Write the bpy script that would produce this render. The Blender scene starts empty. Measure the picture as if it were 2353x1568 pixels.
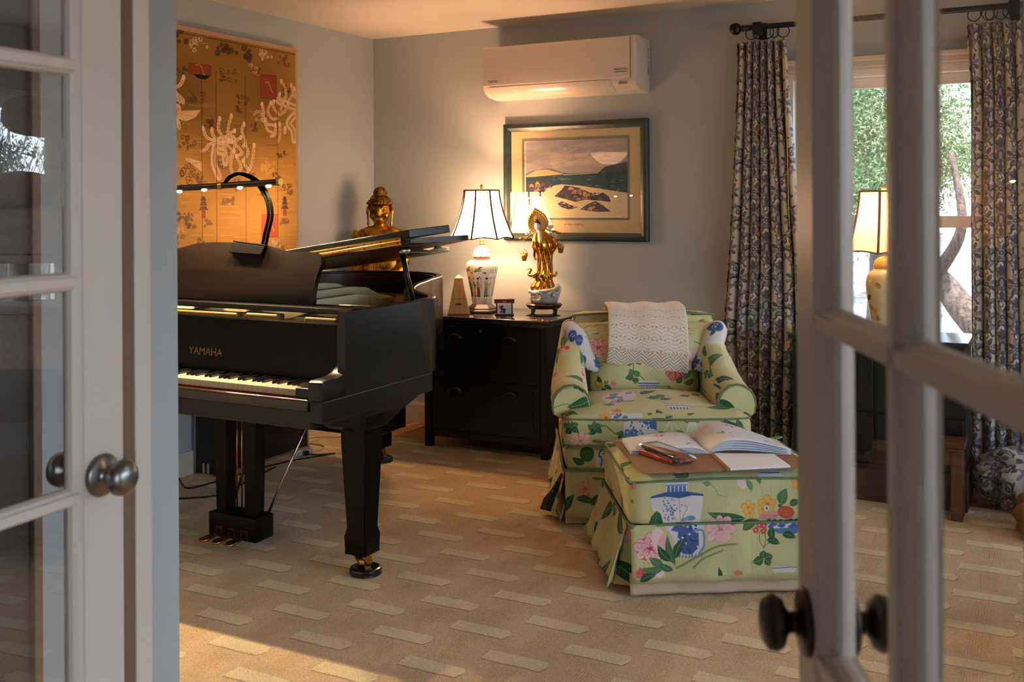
import bpy, bmesh, math, random
import numpy as np
from mathutils import Vector, Matrix

random.seed(4)
RNG = np.random.default_rng(7)
C = bpy.context.scene.collection
PI = math.pi
R = math.radians


# ------------------------------------------------------------------ materials
def sr(r, g, b):
    def f(c):
        c /= 255.0
        return c / 12.92 if c <= 0.04045 else ((c + 0.055) / 1.055) ** 2.4
    return (f(r), f(g), f(b), 1.0)


def new_mat(name):
    m = bpy.data.materials.new(name)
    m.use_nodes = True
    nt = m.node_tree
    return m, nt, nt.nodes['Principled BSDF']


def add_bump(nt, b, scale, strength, kind='NOISE', dist=0.01, detail=4.0, vec=None):
    n = nt.nodes
    tc = n.new('ShaderNodeTexCoord')
    if kind == 'NOISE':
        t = n.new('ShaderNodeTexNoise')
        t.inputs['Detail'].default_value = detail
        t.inputs['Scale'].default_value = scale
        out = t.outputs['Fac']
    else:
        t = n.new('ShaderNodeTexVoronoi')
        t.inputs['Scale'].default_value = scale
        out = t.outputs['Distance']
    nt.links.new(tc.outputs['Object'], t.inputs['Vector'])
    bp = n.new('ShaderNodeBump')
    bp.inputs['Strength'].default_value = strength
    bp.inputs['Distance'].default_value = dist
    nt.links.new(out, bp.inputs['Height'])
    nt.links.new(bp.outputs['Normal'], b.inputs['Normal'])
    return bp


def M(name, col, rough=0.5, metal=0.0, bump=None, col2=None, nscale=5.0, nlo=0.35, nhi=0.65,
      coat=0.0, sheen=0.0, spec=0.5, trans=0.0, stretch=None):
    """A principled material; col2 mixes in with an object-space noise."""
    m, nt, b = new_mat(name)
    b.inputs['Base Color'].default_value = col
    b.inputs['Roughness'].default_value = rough
    b.inputs['Metallic'].default_value = metal
    b.inputs['Specular IOR Level'].default_value = spec
    b.inputs['Coat Weight'].default_value = coat
    b.inputs['Coat Roughness'].default_value = 0.08
    b.inputs['Sheen Weight'].default_value = sheen
    b.inputs['Transmission Weight'].default_value = trans
    n = nt.nodes
    if col2 is not None:
        tc = n.new('ShaderNodeTexCoord')
        t = n.new('ShaderNodeTexNoise')
        t.inputs['Scale'].default_value = nscale
        t.inputs['Detail'].default_value = 5.0
        src = tc.outputs['Object']
        if stretch:
            mp = n.new('ShaderNodeMapping')
            mp.inputs['Scale'].default_value = stretch
            nt.links.new(src, mp.inputs['Vector'])
            src = mp.outputs['Vector']
        nt.links.new(src, t.inputs['Vector'])
        r = n.new('ShaderNodeValToRGB')
        r.color_ramp.elements[0].position = nlo
        r.color_ramp.elements[1].position = nhi
        r.color_ramp.elements[0].color = col
        r.color_ramp.elements[1].color = col2
        nt.links.new(t.outputs['Fac'], r.inputs['Fac'])
        nt.links.new(r.outputs['Color'], b.inputs['Base Color'])
    if bump:
        add_bump(nt, b, *bump)
    return m


def emissive(name, col, strength):
    m, nt, b = new_mat(name)
    b.inputs['Base Color'].default_value = col
    b.inputs['Emission Color'].default_value = col
    b.inputs['Emission Strength'].default_value = strength
    return m


def glass_mat(name, ior, gain, tint=(1, 1, 1, 1), rough=0.0):
    """Clear sheet: see-through, with a mirror share that follows Fresnel (front faces only)."""
    m = bpy.data.materials.new(name)
    m.use_nodes = True
    nt = m.node_tree
    n = nt.nodes
    n.clear()
    out = n.new('ShaderNodeOutputMaterial')
    tr = n.new('ShaderNodeBsdfTransparent')
    tr.inputs['Color'].default_value = tint
    gl = n.new('ShaderNodeBsdfGlossy')
    gl.inputs['Roughness'].default_value = rough
    fr = n.new('ShaderNodeFresnel')
    fr.inputs['IOR'].default_value = ior
    geo = n.new('ShaderNodeNewGeometry')
    inv = n.new('ShaderNodeMath'); inv.operation = 'SUBTRACT'
    inv.inputs[0].default_value = 1.0
    nt.links.new(geo.outputs['Backfacing'], inv.inputs[1])
    mu = n.new('ShaderNodeMath'); mu.operation = 'MULTIPLY'
    nt.links.new(fr.outputs['Fac'], mu.inputs[0])
    nt.links.new(inv.outputs[0], mu.inputs[1])
    g = n.new('ShaderNodeMath'); g.operation = 'MULTIPLY'; g.use_clamp = True
    g.inputs[1].default_value = gain
    nt.links.new(mu.outputs[0], g.inputs[0])
    mx = n.new('ShaderNodeMixShader')
    nt.links.new(g.outputs[0], mx.inputs['Fac'])
    nt.links.new(tr.outputs[0], mx.inputs[1])
    nt.links.new(gl.outputs[0], mx.inputs[2])
    nt.links.new(mx.outputs[0], out.inputs['Surface'])
    return m


# ------------------------------------------------------------------ painting
class Canvas:
    """A small painter: metres, origin bottom left, colours as 0-255 sRGB."""

    def __init__(s, w, h, ppm, bg):
        s.w, s.h, s.p = w, h, ppm
        s.W, s.H = int(round(w * ppm)), int(round(h * ppm))
        s.a = np.empty((s.H, s.W, 3), np.float32)
        s.a[:] = np.array(bg, np.float32) / 255.0

    def _blend(s, x0, x1, y0, y1, fn, col, al):
        i0, i1 = max(0, int(x0 * s.p) - 2), min(s.W, int(x1 * s.p) + 3)
        j0, j1 = max(0, int(y0 * s.p) - 2), min(s.H, int(y1 * s.p) + 3)
        if i1 <= i0 or j1 <= j0:
            return
        X, Y = np.meshgrid((np.arange(i0, i1) + 0.5) / s.p, (np.arange(j0, j1) + 0.5) / s.p)
        m = np.clip(fn(X, Y) * s.p + 0.5, 0, 1)[..., None] * al
        c = np.array(col, np.float32) / 255.0
        s.a[j0:j1, i0:i1] = s.a[j0:j1, i0:i1] * (1 - m) + c * m

    def ell(s, cx, cy, rx, ry, ang=0.0, col=(0, 0, 0), al=1.0):
        c, n = math.cos(ang), math.sin(ang)
        r = max(rx, ry)

        def fn(X, Y):
            u, v = (X - cx) * c + (Y - cy) * n, -(X - cx) * n + (Y - cy) * c
            return (1 - np.sqrt((u / rx) ** 2 + (v / ry) ** 2)) * min(rx, ry)
        s._blend(cx - r, cx + r, cy - r, cy + r, fn, col, al)

    def poly(s, pts, col, al=1.0):
        P = np.array(pts, float)
        n = len(P)

        def fn(X, Y):
            ins = np.zeros(X.shape, bool)
            d = np.full(X.shape, 1e9)
            for i in range(n):
                x1, y1 = P[i]; x2, y2 = P[(i + 1) % n]
                with np.errstate(divide='ignore', invalid='ignore'):
                    c = ((y1 > Y) != (y2 > Y)) & (X < (x2 - x1) * (Y - y1) / (y2 - y1 + 1e-12) + x1)
                ins ^= c
                L = (x2 - x1) ** 2 + (y2 - y1) ** 2 + 1e-12
                t = np.clip(((X - x1) * (x2 - x1) + (Y - y1) * (y2 - y1)) / L, 0, 1)
                d = np.minimum(d, np.hypot(X - x1 - t * (x2 - x1), Y - y1 - t * (y2 - y1)))
            return np.where(ins, d, -d)
        s._blend(P[:, 0].min(), P[:, 0].max(), P[:, 1].min(), P[:, 1].max(), fn, col, al)

    def line(s, pts, w, col, al=1.0, smooth=True, w1=None):
        if smooth and len(pts) > 2:
            pts = crv(pts, 5)
        k = len(pts) - 1
        for i in range(k):
            (x1, y1), (x2, y2) = pts[i], pts[i + 1]
            ww = w if w1 is None else w + (w1 - w) * i / max(1, k)

            def fn(X, Y):
                L = (x2 - x1) ** 2 + (y2 - y1) ** 2 + 1e-12
                t = np.clip(((X - x1) * (x2 - x1) + (Y - y1) * (y2 - y1)) / L, 0, 1)
                return ww / 2 - np.hypot(X - x1 - t * (x2 - x1), Y - y1 - t * (y2 - y1))
            s._blend(min(x1, x2) - ww, max(x1, x2) + ww, min(y1, y2) - ww, max(y1, y2) + ww, fn, col, al)

    def noise(s, amt, cell=1):
        h, w = s.H // cell + 2, s.W // cell + 2
        n = RNG.random((h, w)).astype(np.float32)
        n = np.kron(n, np.ones((cell, cell), np.float32))[:s.H, :s.W]
        s.a *= (1 + amt * (n - 0.5))[..., None]

    def soft(s, amt, cells):
        """smooth value noise with the given number of cells across"""
        gy = max(2, int(cells * s.h / s.w))
        g = RNG.random((gy + 1, cells + 1)).astype(np.float32)
        xs, ys = np.linspace(0, cells - 1e-3, s.W), np.linspace(0, gy - 1e-3, s.H)
        xi, yi = xs.astype(int), ys.astype(int)
        fx, fy = xs - xi, (ys - yi)[:, None]
        fx = fx * fx * (3 - 2 * fx); fy = fy * fy * (3 - 2 * fy)
        v = (g[yi][:, xi] * (1 - fx) + g[yi][:, xi + 1] * fx) * (1 - fy) + (g[yi + 1][:, xi] * (1 - fx) + g[yi + 1][:, xi + 1] * fx) * fy
        s.a *= (1 + amt * (v - 0.5))[..., None]

    def blur(s, k=1, mix=.6):
        for _ in range(k):
            a = s.a
            h = (np.roll(a, 1, 1) + 2 * a + np.roll(a, -1, 1)) / 4
            s.a = a * (1 - mix) + mix * (np.roll(h, 1, 0) + 2 * h + np.roll(h, -1, 0)) / 4

    def image(s, name, data=False):
        im = bpy.data.images.new(name, s.W, s.H)
        if data:
            im.colorspace_settings.name = 'Non-Color'
        px = np.ones((s.H, s.W, 4), np.float32)
        px[..., :3] = np.clip(s.a, 0, 1)
        im.pixels.foreach_set(px.ravel())
        im.update()
        im.pack()
        return im


def crv(pts, n=6):
    """Catmull-Rom through the points (any dimension)."""
    P = [np.array(p, float) for p in pts]
    P = [2 * P[0] - P[1]] + P + [2 * P[-1] - P[-2]]
    out = []
    for i in range(1, len(P) - 2):
        for k in range(n):
            t = k / n
            a, b, c, d = P[i - 1], P[i], P[i + 1], P[i + 2]
            out.append(tuple(0.5 * (2 * b + (c - a) * t + (2 * a - 5 * b + 4 * c - d) * t * t + (3 * b - a - 3 * c + d) * t ** 3)))
    out.append(tuple(P[-2]))
    return out


def leaf(cv, x, y, L, w, ang, col=(54, 98, 62), vein=(140, 166, 112)):
    c, s = math.cos(ang), math.sin(ang)
    top, bot = [], []
    for i in range(9):
        t = i / 8
        h = w * math.sin(PI * t ** 0.8) * 0.5
        px, py = t * L, 0.08 * L * math.sin(PI * t)
        top.append((x + (px) * c - (py + h) * s, y + px * s + (py + h) * c))
        bot.append((x + (px) * c - (py - h) * s, y + px * s + (py - h) * c))
    cv.poly(top + bot[::-1], col)
    cv.line([((a[0] + b[0]) / 2, (a[1] + b[1]) / 2) for a, b in zip(top, bot)], w * 0.06, vein, 0.8)
    for i in (2, 3, 4, 5, 6):
        m = ((top[i][0] + bot[i][0]) / 2, (top[i][1] + bot[i][1]) / 2)
        for e in (top, bot):
            q = e[min(8, i + 1)]
            cv.line([m, (m[0] * .25 + q[0] * .75, m[1] * .25 + q[1] * .75)], w * 0.035, vein, 0.55)


def peony(cv, x, y, r, deep=(196, 70, 78), pale=(240, 214, 204), mid=(226, 140, 140), n=9, tilt=0.0):
    """layered petals, each running from a deep root to a pale lip"""
    rn = random.Random(int((x * 7 + y * 13) * 1000) % 9973)
    cv.ell(x, y, r * .82, r * .70, tilt, deep, .55)
    for k, rr in enumerate((1.0, 0.78, 0.56, 0.36)):
        m = max(4, n - 2 * k)
        for i in range(m):
            a = tilt + 2 * PI * (i + rn.uniform(-.25, .25)) / m + k * 0.5
            q = rr * rn.uniform(.88, 1.1)
            px, py = x + math.cos(a) * r * q * 0.60, y + math.sin(a) * r * q * 0.50
            w, h = r * q * rn.uniform(.34, .44), r * q * rn.uniform(.26, .34)
            cv.ell(px, py, w, h, a, deep, .5)
            cv.ell(px + math.cos(a) * r * .02, py + math.sin(a) * r * .02, w * .92, h * .90, a, mid, .95)
            cv.ell(px + math.cos(a) * w * .22, py + math.sin(a) * w * .20, w * .70, h * .74, a, pale, .55 + .3 * rn.random())
            for e in (-.4, 0, .4):
                cv.line([(px - math.cos(a) * w * .5, py - math.sin(a) * w * .4), (px + math.cos(a + e) * w * .5, py + math.sin(a + e) * w * .42)], r * .018, deep, .28, smooth=False)
    cv.ell(x, y, r * 0.13, r * 0.10, 0, deep, .8)


def blossom(cv, x, y, r, col=(232, 178, 84), eye=(190, 110, 60)):
    for i in range(5):
        a = 2 * PI * i / 5 + 0.3
        cv.ell(x + math.cos(a) * r * .55, y + math.sin(a) * r * .55, r * .5, r * .42, a, (190, 130, 60), .8)
        cv.ell(x + math.cos(a) * r * .55, y + math.sin(a) * r * .55, r * .44, r * .37, a, col)
    cv.ell(x, y, r * .2, r * .2, 0, eye)


def blue_mottle(cv, x0, x1, y0, y1, n=30, cols=((62, 98, 160), (110, 142, 190))):
    for i in range(n):
        cx, cy = random.uniform(x0, x1), random.uniform(y0, y1)
        r = random.uniform(.006, .016)
        cv.ell(cx, cy, r, r * .7, random.uniform(0, 3), cols[i % len(cols)], .9)
        if i % 3 == 0:
            cv.ell(cx, cy, r * .35, r * .3, 0, (232, 228, 224))


def jar(cv, x, y, w, h, body=(228, 222, 214), blue=(72, 106, 164)):
    """a blue-and-white jar standing on (x, y)"""
    pts = [(x - w * .32, y), (x - w * .5, y + h * .35), (x - w * .5, y + h * .62), (x - w * .28, y + h * .8), (x - w * .2, y + h * .84), (x - w * .24, y + h),
           (x + w * .24, y + h), (x + w * .2, y + h * .84), (x + w * .28, y + h * .8), (x + w * .5, y + h * .62), (x + w * .5, y + h * .35), (x + w * .32, y)]
    cv.poly(pts, body)
    for i in range(12):
        cx, cy = x + random.uniform(-.38, .38) * w, y + random.uniform(.08, .7) * h
        cv.ell(cx, cy, w * random.uniform(.05, .12), h * random.uniform(.03, .07), random.uniform(0, 3), blue, .85)
        cv.ell(cx, cy, w * .03, h * .015, 0, body)
    cv.line([(x - w * .24, y + h * .98), (x + w * .24, y + h * .98)], h * .03, blue)
    cv.line([(x - w * .22, y + h * .84), (x + w * .22, y + h * .84)], h * .03, blue)
    cv.line([(x - w * .33, y + h * .03), (x + w * .33, y + h * .03)], h * .04, blue)


def img_mat(name, im, rough=0.8, bump=None, sheen=0.0, metal=0.0, spec=0.3, img_bump=0.0):
    m, nt, b = new_mat(name)
    t = nt.nodes.new('ShaderNodeTexImage')
    t.image = im
    uv = nt.nodes.new('ShaderNodeUVMap')
    nt.links.new(uv.outputs['UV'], t.inputs['Vector'])
    nt.links.new(t.outputs['Color'], b.inputs['Base Color'])
    b.inputs['Roughness'].default_value = rough
    b.inputs['Sheen Weight'].default_value = sheen
    b.inputs['Metallic'].default_value = metal
    b.inputs['Specular IOR Level'].default_value = spec
    bp = None
    if bump:
        bp = add_bump(nt, b, *bump)
    if img_bump:
        b2 = nt.nodes.new('ShaderNodeBump')
        b2.inputs['Strength'].default_value = img_bump
        b2.inputs['Distance'].default_value = 0.004
        nt.links.new(t.outputs['Color'], b2.inputs['Height'])
        if bp:
            nt.links.new(bp.outputs['Normal'], b2.inputs['Normal'])
        nt.links.new(b2.outputs['Normal'], b.inputs['Normal'])
    return m


# ------------------------------------------------------------------ meshes
def link(o, parent=None):
    C.objects.link(o)
    if parent is not None:
        o.parent = parent
    return o


def obj(name, bm, mat, parent=None, smooth=False, world=True, mods=(), angle=None):
    """One mesh object. world=True: vertices are in world space even under a parent."""
    me = bpy.data.meshes.new(name)
    bmesh.ops.recalc_face_normals(bm, faces=bm.faces[:])
    bm.to_mesh(me)
    bm.free()
    if smooth or angle:
        for p in me.polygons:
            p.use_smooth = True
        if angle:
            me.set_sharp_from_angle(angle=R(angle))
    if mat is not None:
        for x in (mat if isinstance(mat, (list, tuple)) else (mat,)):
            me.materials.append(x)
    o = bpy.data.objects.new(name, me)
    link(o, parent)
    if parent is not None and world:
        q = parent
        w = Matrix.Identity(4)
        while q is not None:
            w = (q.matrix_parent_inverse if q.parent else Matrix.Identity(4)) @ q.matrix_basis @ w
            q = q.parent
        o.matrix_parent_inverse = w.inverted()
    for kind, kw in mods:
        md = o.modifiers.new(kind.lower(), kind)
        for k, v in kw.items():
            setattr(md, k, v)
    return o


def tag(o, label, cat, group=None, kind=None):
    o['label'] = label
    o['category'] = cat
    if group:
        o['group'] = group
    if kind:
        o['kind'] = kind
    return o


def thing(name, label, cat, loc=(0, 0, 0), rz=0.0, group=None):
    o = bpy.data.objects.new(name, None)
    o.empty_display_size = 0.05
    C.objects.link(o)
    o.location = loc
    o.rotation_euler = (0, 0, rz)
    return tag(o, label, cat, group)


def struct(o):
    o['kind'] = 'structure'
    return o


def B():
    return bmesh.new()


def box(bm, x0, x1, y0, y1, z0, z1, bev=0.0, seg=2, mat=0, M4=None):
    vs = [bm.verts.new((x, y, z)) for z in (z0, z1) for y in (y0, y1) for x in (x0, x1)]
    fs = [bm.faces.new([vs[i] for i in q]) for q in ((0, 2, 3, 1), (4, 5, 7, 6), (0, 1, 5, 4), (2, 6, 7, 3), (0, 4, 6, 2), (1, 3, 7, 5))]
    for f in fs:
        f.material_index = mat
    geom = vs
    if bev > 0:
        es = list({e for f in fs for e in f.edges})
        r = bmesh.ops.bevel(bm, geom=es, offset=bev, segments=seg, affect='EDGES', profile=0.5)
        geom = list({v for f in r['faces'] for v in f.verts} | {v for v in vs if v.is_valid})
    if M4 is not None:
        bmesh.ops.transform(bm, matrix=M4, verts=geom)
    return geom


def prism(bm, pts, axis, t0, t1, bev=0.0, seg=2, mat=0, M4=None):
    """extrude a closed 2-D outline along an axis: 'x' -> pts are (y,z), 'y' -> (x,z), 'z' -> (x,y)"""
    def P(a, b, t):
        return {'x': (t, a, b), 'y': (a, t, b), 'z': (a, b, t)}[axis]
    lo = [bm.verts.new(P(a, b, t0)) for a, b in pts]
    hi = [bm.verts.new(P(a, b, t1)) for a, b in pts]
    n = len(pts)
    fs = [bm.faces.new(lo), bm.faces.new(hi[::-1])]
    for i in range(n):
        fs.append(bm.faces.new((lo[i], hi[i], hi[(i + 1) % n], lo[(i + 1) % n])))
    for f in fs:
        f.material_index = mat
    geom = lo + hi
    if bev > 0:
        es = [e for f in fs[:2] for e in f.edges]
        r = bmesh.ops.bevel(bm, geom=es, offset=bev, segments=seg, affect='EDGES', profile=0.5)
        geom = list({v for f in r['faces'] for v in f.verts} | {v for v in geom if v.is_valid})
    if M4 is not None:
        bmesh.ops.transform(bm, matrix=M4, verts=geom)
    return geom


def loft(bm, rings, closed=True, caps=True, mat=0):
    """rings of equal length -> skin"""
    V = [[bm.verts.new(p) for p in r] for r in rings]
    n = len(V[0])
    for a, b in zip(V[:-1], V[1:]):
        for i in range(n if closed else n - 1):
            j = (i + 1) % n
            try:
                f = bm.faces.new((a[i], a[j], b[j], b[i]))
                f.material_index = mat
            except ValueError:
                pass
    if caps and closed:
        for r in (V[0], V[-1][::-1]):
            try:
                bm.faces.new(r).material_index = mat
            except ValueError:
                pass
    return [v for r in V for v in r]


def lathe(bm, prof, c=(0, 0, 0), seg=24, mat=0, rot=0.0, caps=True, M4=None):
    """prof: (radius, z) from bottom to top, around a vertical axis at c"""
    rings = [[(c[0] + r * math.cos(2 * PI * i / seg + rot), c[1] + r * math.sin(2 * PI * i / seg + rot), c[2] + z) for i in range(seg)] for r, z in prof]
    vs = loft(bm, rings, True, caps, mat)
    if M4 is not None:
        bmesh.ops.transform(bm, matrix=M4, verts=vs)
    return vs


def tube(bm, pts, r, seg=8, mat=0, caps=True, closed=False):
    """round bar along points; r may be a list"""
    P = [Vector(p) for p in pts]
    n = len(P)
    rr = r if isinstance(r, (list, tuple)) else [r] * n
    T = []
    for i in range(n):
        if closed:
            d = P[(i + 1) % n] - P[i - 1]
        else:
            d = P[min(i + 1, n - 1)] - P[max(i - 1, 0)]
        T.append(d.normalized() if d.length > 1e-9 else Vector((0, 0, 1)))
    up = Vector((0, 0, 1)) if abs(T[0].z) < 0.9 else Vector((1, 0, 0))
    N = (up - T[0] * up.dot(T[0])).normalized()
    rings = []
    for i in range(n):
        N = (N - T[i] * N.dot(T[i]))
        N = N.normalized() if N.length > 1e-6 else T[i].orthogonal().normalized()
        Bn = T[i].cross(N)
        rings.append([tuple(P[i] + (N * math.cos(2 * PI * k / seg) + Bn * math.sin(2 * PI * k / seg)) * rr[i]) for k in range(seg)])
    if closed:
        rings.append(rings[0])
    return loft(bm, rings, True, caps and not closed, mat)


def ball(bm, c, r, seg=16, rings=10, scale=(1, 1, 1), M4=None, mat=0):
    vs = []
    prof = []
    for i in range(rings + 1):
        a = -PI / 2 + PI * i / rings
        prof.append((max(1e-4, math.cos(a)) * 1.0, math.sin(a)))
    rr = [[(c[0] + q * math.cos(2 * PI * k / seg) * r * scale[0], c[1] + q * math.sin(2 * PI * k / seg) * r * scale[1], c[2] + z * r * scale[2]) for k in range(seg)] for q, z in prof]
    vs = loft(bm, rr, True, True, mat)
    if M4 is not None:
        T = Matrix.Translation(Vector(c)) @ M4 @ Matrix.Translation(-Vector(c))
        bmesh.ops.transform(bm, matrix=T, verts=vs)
    return vs


def pbox(bm, c, h, r, n=8, bulge=(0, 0, 0), fn=None):
    """rounded, optionally bulging block: centre c, half sizes h, corner radius r"""
    start = len(bm.verts)
    t = bmesh.new()
    bmesh.ops.create_cube(t, size=2.0)
    bmesh.ops.subdivide_edges(t, edges=t.edges[:], cuts=n, use_grid_fill=True)
    for v in t.verts:
        u = v.co.copy()
        # crowd the grid towards the corners
        u = Vector([math.copysign(abs(a) ** 0.8, a) for a in u])
        p = Vector((u.x * h[0], u.y * h[1], u.z * h[2]))
        core = Vector([max(-(h[i] - r), min(h[i] - r, p[i])) for i in range(3)])
        d = p - core
        if d.length > 1e-9:
            p = core + d.normalized() * r
        q = Vector((u.x, u.y, u.z))
        for i in range(3):
            j, k = (i + 1) % 3, (i + 2) % 3
            w = max(0, 1 - q[j] ** 2) * max(0, 1 - q[k] ** 2)
            p[i] += bulge[i] * w * q[i]
        if fn:
            p = Vector(fn(p, q))
        v.co = p + Vector(c)
    me = bpy.data.meshes.new('tmp')
    t.to_mesh(me)
    t.free()
    bm.from_mesh(me)
    bpy.data.meshes.remove(me)
    bm.verts.ensure_lookup_table()
    return bm.verts[start:]


def sheet(bm, fn, nu, nv, uv=None, mat=0):
    """grid surface fn(s,t)->point; uv(s,t)->(u,v)"""
    V = [[bm.verts.new(fn(i / nu, j / nv)) for i in range(nu + 1)] for j in range(nv + 1)]
    L = bm.loops.layers.uv.verify() if uv else None
    for j in range(nv):
        for i in range(nu):
            f = bm.faces.new((V[j][i], V[j][i + 1], V[j + 1][i + 1], V[j + 1][i]))
            f.material_index = mat
            if uv:
                for lp, (a, b) in zip(f.loops, ((i, j), (i + 1, j), (i + 1, j + 1), (i, j + 1))):
                    lp[L].uv = uv(a / nu, b / nv)
    return V


def boxuv(bm, sx, sy, off=(0, 0), flip=False):
    """planar mapping by the face's main direction, in metres over a tile of sx x sy"""
    L = bm.loops.layers.uv.verify()
    bm.normal_update()
    for f in bm.faces:
        n = f.normal
        a = [abs(n.x), abs(n.y), abs(n.z)]
        k = a.index(max(a))
        for lp in f.loops:
            p = lp.vert.co
            q = (p.y, p.z) if k == 0 else ((p.x, p.z) if k == 1 else (p.x, p.y))
            lp[L].uv = ((q[0] + off[0] + (.37 if k == 0 else 0)) / sx, (q[1] + off[1] + (.23 if k == 2 else 0)) / sy)


def planar_uv(bm, fn):
    L = bm.loops.layers.uv.verify()
    for f in bm.faces:
        for lp in f.loops:
            lp[L].uv = fn(lp.vert.co)


def copy_tree(o, parent=None):
    c = o.copy()
    C.objects.link(c)
    if parent is not None:
        c.parent = parent
    for ch in list(o.children):
        copy_tree(ch, c)
    return c


def rot_m(axis, ang, about=(0, 0, 0)):
    a = Vector(about)
    return Matrix.Translation(a) @ Matrix.Rotation(ang, 4, axis) @ Matrix.Translation(-a)


def text_bm(s, size, depth, M4):
    """lettering as mesh, built from the built-in font"""
    cu = bpy.data.curves.new('letters', 'FONT')
    cu.body = s
    cu.size = size
    cu.extrude = depth
    cu.space_character = 1.0
    o = bpy.data.objects.new('letters', cu)
    C.objects.link(o)
    dg = bpy.context.evaluated_depsgraph_get()
    me = bpy.data.meshes.new_from_object(o.evaluated_get(dg))
    bpy.data.objects.remove(o)
    bpy.data.curves.remove(cu)
    bm = B()
    bm.from_mesh(me)
    bpy.data.meshes.remove(me)
    bm.transform(M4)
    return bm


# ------------------------------------------------------------------ shared materials
WHITE = M('white_paint', sr(196, 184, 170), 0.38, bump=(60, .05))
WALLP = M('wall_paint', sr(167, 173, 174), 0.75, bump=(220, .12, 'NOISE', 0.002))
CEILP = M('ceiling_paint', sr(214, 204, 192), 0.85, bump=(150, .1, 'NOISE', 0.002))
BLACK = M('black_lacquer', sr(12, 12, 13), 0.22, coat=0.3)
EBONY = M('ebony_satin', sr(7, 7, 8), 0.3, col2=sr(12, 11, 11), nscale=3, stretch=(8, 8, .5), spec=.16)
BLACKM = M('black_metal', sr(18, 18, 19), 0.4, metal=0.3)
BRASS = M('brass', sr(206, 156, 78), 0.25, metal=1.0)
NICKEL = M('brushed_nickel', sr(132, 128, 124), 0.28, metal=1.0, bump=(300, .05))
BRONZE = M('dark_bronze', sr(62, 54, 48), 0.35, metal=0.9)
CHROME = M('chrome', sr(200, 200, 204), 0.12, metal=1.0)
RED_FELT = M('red_felt', sr(150, 30, 28), 0.95)
GOLD = M('gilt', sr(226, 160, 66), 0.26, metal=1.0, bump=(90, .3, 'NOISE', 0.004), col2=sr(164, 98, 30), nscale=14)
PORCELAIN = M('porcelain', sr(232, 224, 214), 0.2, coat=0.4)
ROSEWOOD = M('rosewood', sr(58, 28, 20), 0.3, col2=sr(86, 44, 28), nscale=8, stretch=(1, 6, 6))
# ------------------------------------------------------------------ the room
XL, XR, YF, YB, ZC = -3.90, 2.30, 0.55, 5.49, 2.44

wood, nt, b = new_mat('wood_floor')
n = nt.nodes
tc = n.new('ShaderNodeTexCoord')
br = n.new('ShaderNodeTexBrick')
br.inputs['Scale'].default_value = 1.0
br.inputs['Brick Width'].default_value = 0.9
br.inputs['Row Height'].default_value = 0.08
br.inputs['Mortar Size'].default_value = 0.002
br.inputs['Color1'].default_value = sr(168, 110, 62)
br.inputs['Color2'].default_value = sr(188, 128, 78)
br.inputs['Mortar'].default_value = sr(90, 56, 30)
nt.links.new(tc.outputs['Object'], br.inputs['Vector'])
nt.links.new(br.outputs['Color'], b.inputs['Base Color'])
b.inputs['Roughness'].default_value = 0.4

bm = B(); box(bm, -4.1, 2.5, -2.8, 5.7, -.15, -.014)
struct(obj('floor', bm, wood))
bm = B(); box(bm, -4.1, 2.5, -2.8, 5.7, ZC, ZC + .12)
struct(obj('ceiling', bm, CEILP))

# back wall with the window opening
WX0, WX1, WZ0, WZ1 = -1.26, .42, .60, 2.055
bm = B()
box(bm, -4.1, WX0, YB, YB + .14, -.014, ZC); box(bm, WX1, 2.5, YB, YB + .14, -.014, ZC)
box(bm, WX0, WX1, YB, YB + .14, -.014, WZ0); box(bm, WX0, WX1, YB, YB + .14, WZ1, ZC)
struct(obj('wall_back', bm, WALLP))
bm = B(); box(bm, XL - .12, XL, 1.81, YB, -.014, ZC)
struct(obj('wall_left', bm, WALLP))
# right wall with the second window
VY0, VY1, VZ0, VZ1 = .85, 4.95, .40, 2.05
bm = B()
box(bm, XR, XR + .14, YF, VY0, -.014, ZC); box(bm, XR, XR + .14, VY1, YB, -.014, ZC)
box(bm, XR, XR + .14, VY0, VY1, -.014, VZ0); box(bm, XR, XR + .14, VY0, VY1, VZ1, ZC)
struct(obj('wall_right', bm, WALLP))
# front wall with the double-door opening
DX0, DX1, DZ = -1.345, .085, 2.06
bm = B()
box(bm, -2.05, DX0, YF - .1, YF, -.014, ZC); box(bm, DX1, XR + .14, YF - .1, YF, -.014, ZC); box(bm, DX0, DX1, YF - .1, YF, DZ, ZC)
struct(obj('wall_front', bm, WALLP))
# closet wall beside the left leaf, with a closet door in it
bm = B()
box(bm, -2.05, -1.95, 1.497, 1.897, -.014, ZC); box(bm, -2.05, -1.95, YF, .62, -.014, ZC); box(bm, -2.05, -1.95, .62, 1.497, 2.06, ZC)
struct(obj('wall_closet', bm, WALLP))
bm = B(); box(bm, -3.9, -2.05, 1.81, 1.897, -.014, ZC)
struct(obj('wall_alcove', bm, WALLP))
DARKDOOR = M('dark_stained_door', sr(44, 40, 34), 0.5, col2=sr(56, 50, 42), nscale=4, stretch=(1, 1, .1))
bm = B(); box(bm, -2.00, -1.962, .63, 1.485, .0, 2.04)
d3 = obj('door_3', bm, DARKDOOR); struct(d3)
bm = B()
for z0, z1 in ((.0, .12), (.92, 1.02), (1.745, 1.775), (1.95, 2.04)):
    box(bm, -1.963, -1.956, .63, 1.485, z0, z1, .002)
for y0, y1 in ((.63, .72), (1.40, 1.485)):
    box(bm, -1.963, -1.955, y0, y1, 0, 2.04, .002)
obj('door_rail', bm, DARKDOOR, d3)
TRIMW = M('oak_casing', sr(128, 100, 76), 0.45, col2=sr(108, 82, 60), nscale=5, stretch=(4, 4, .4))
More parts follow.
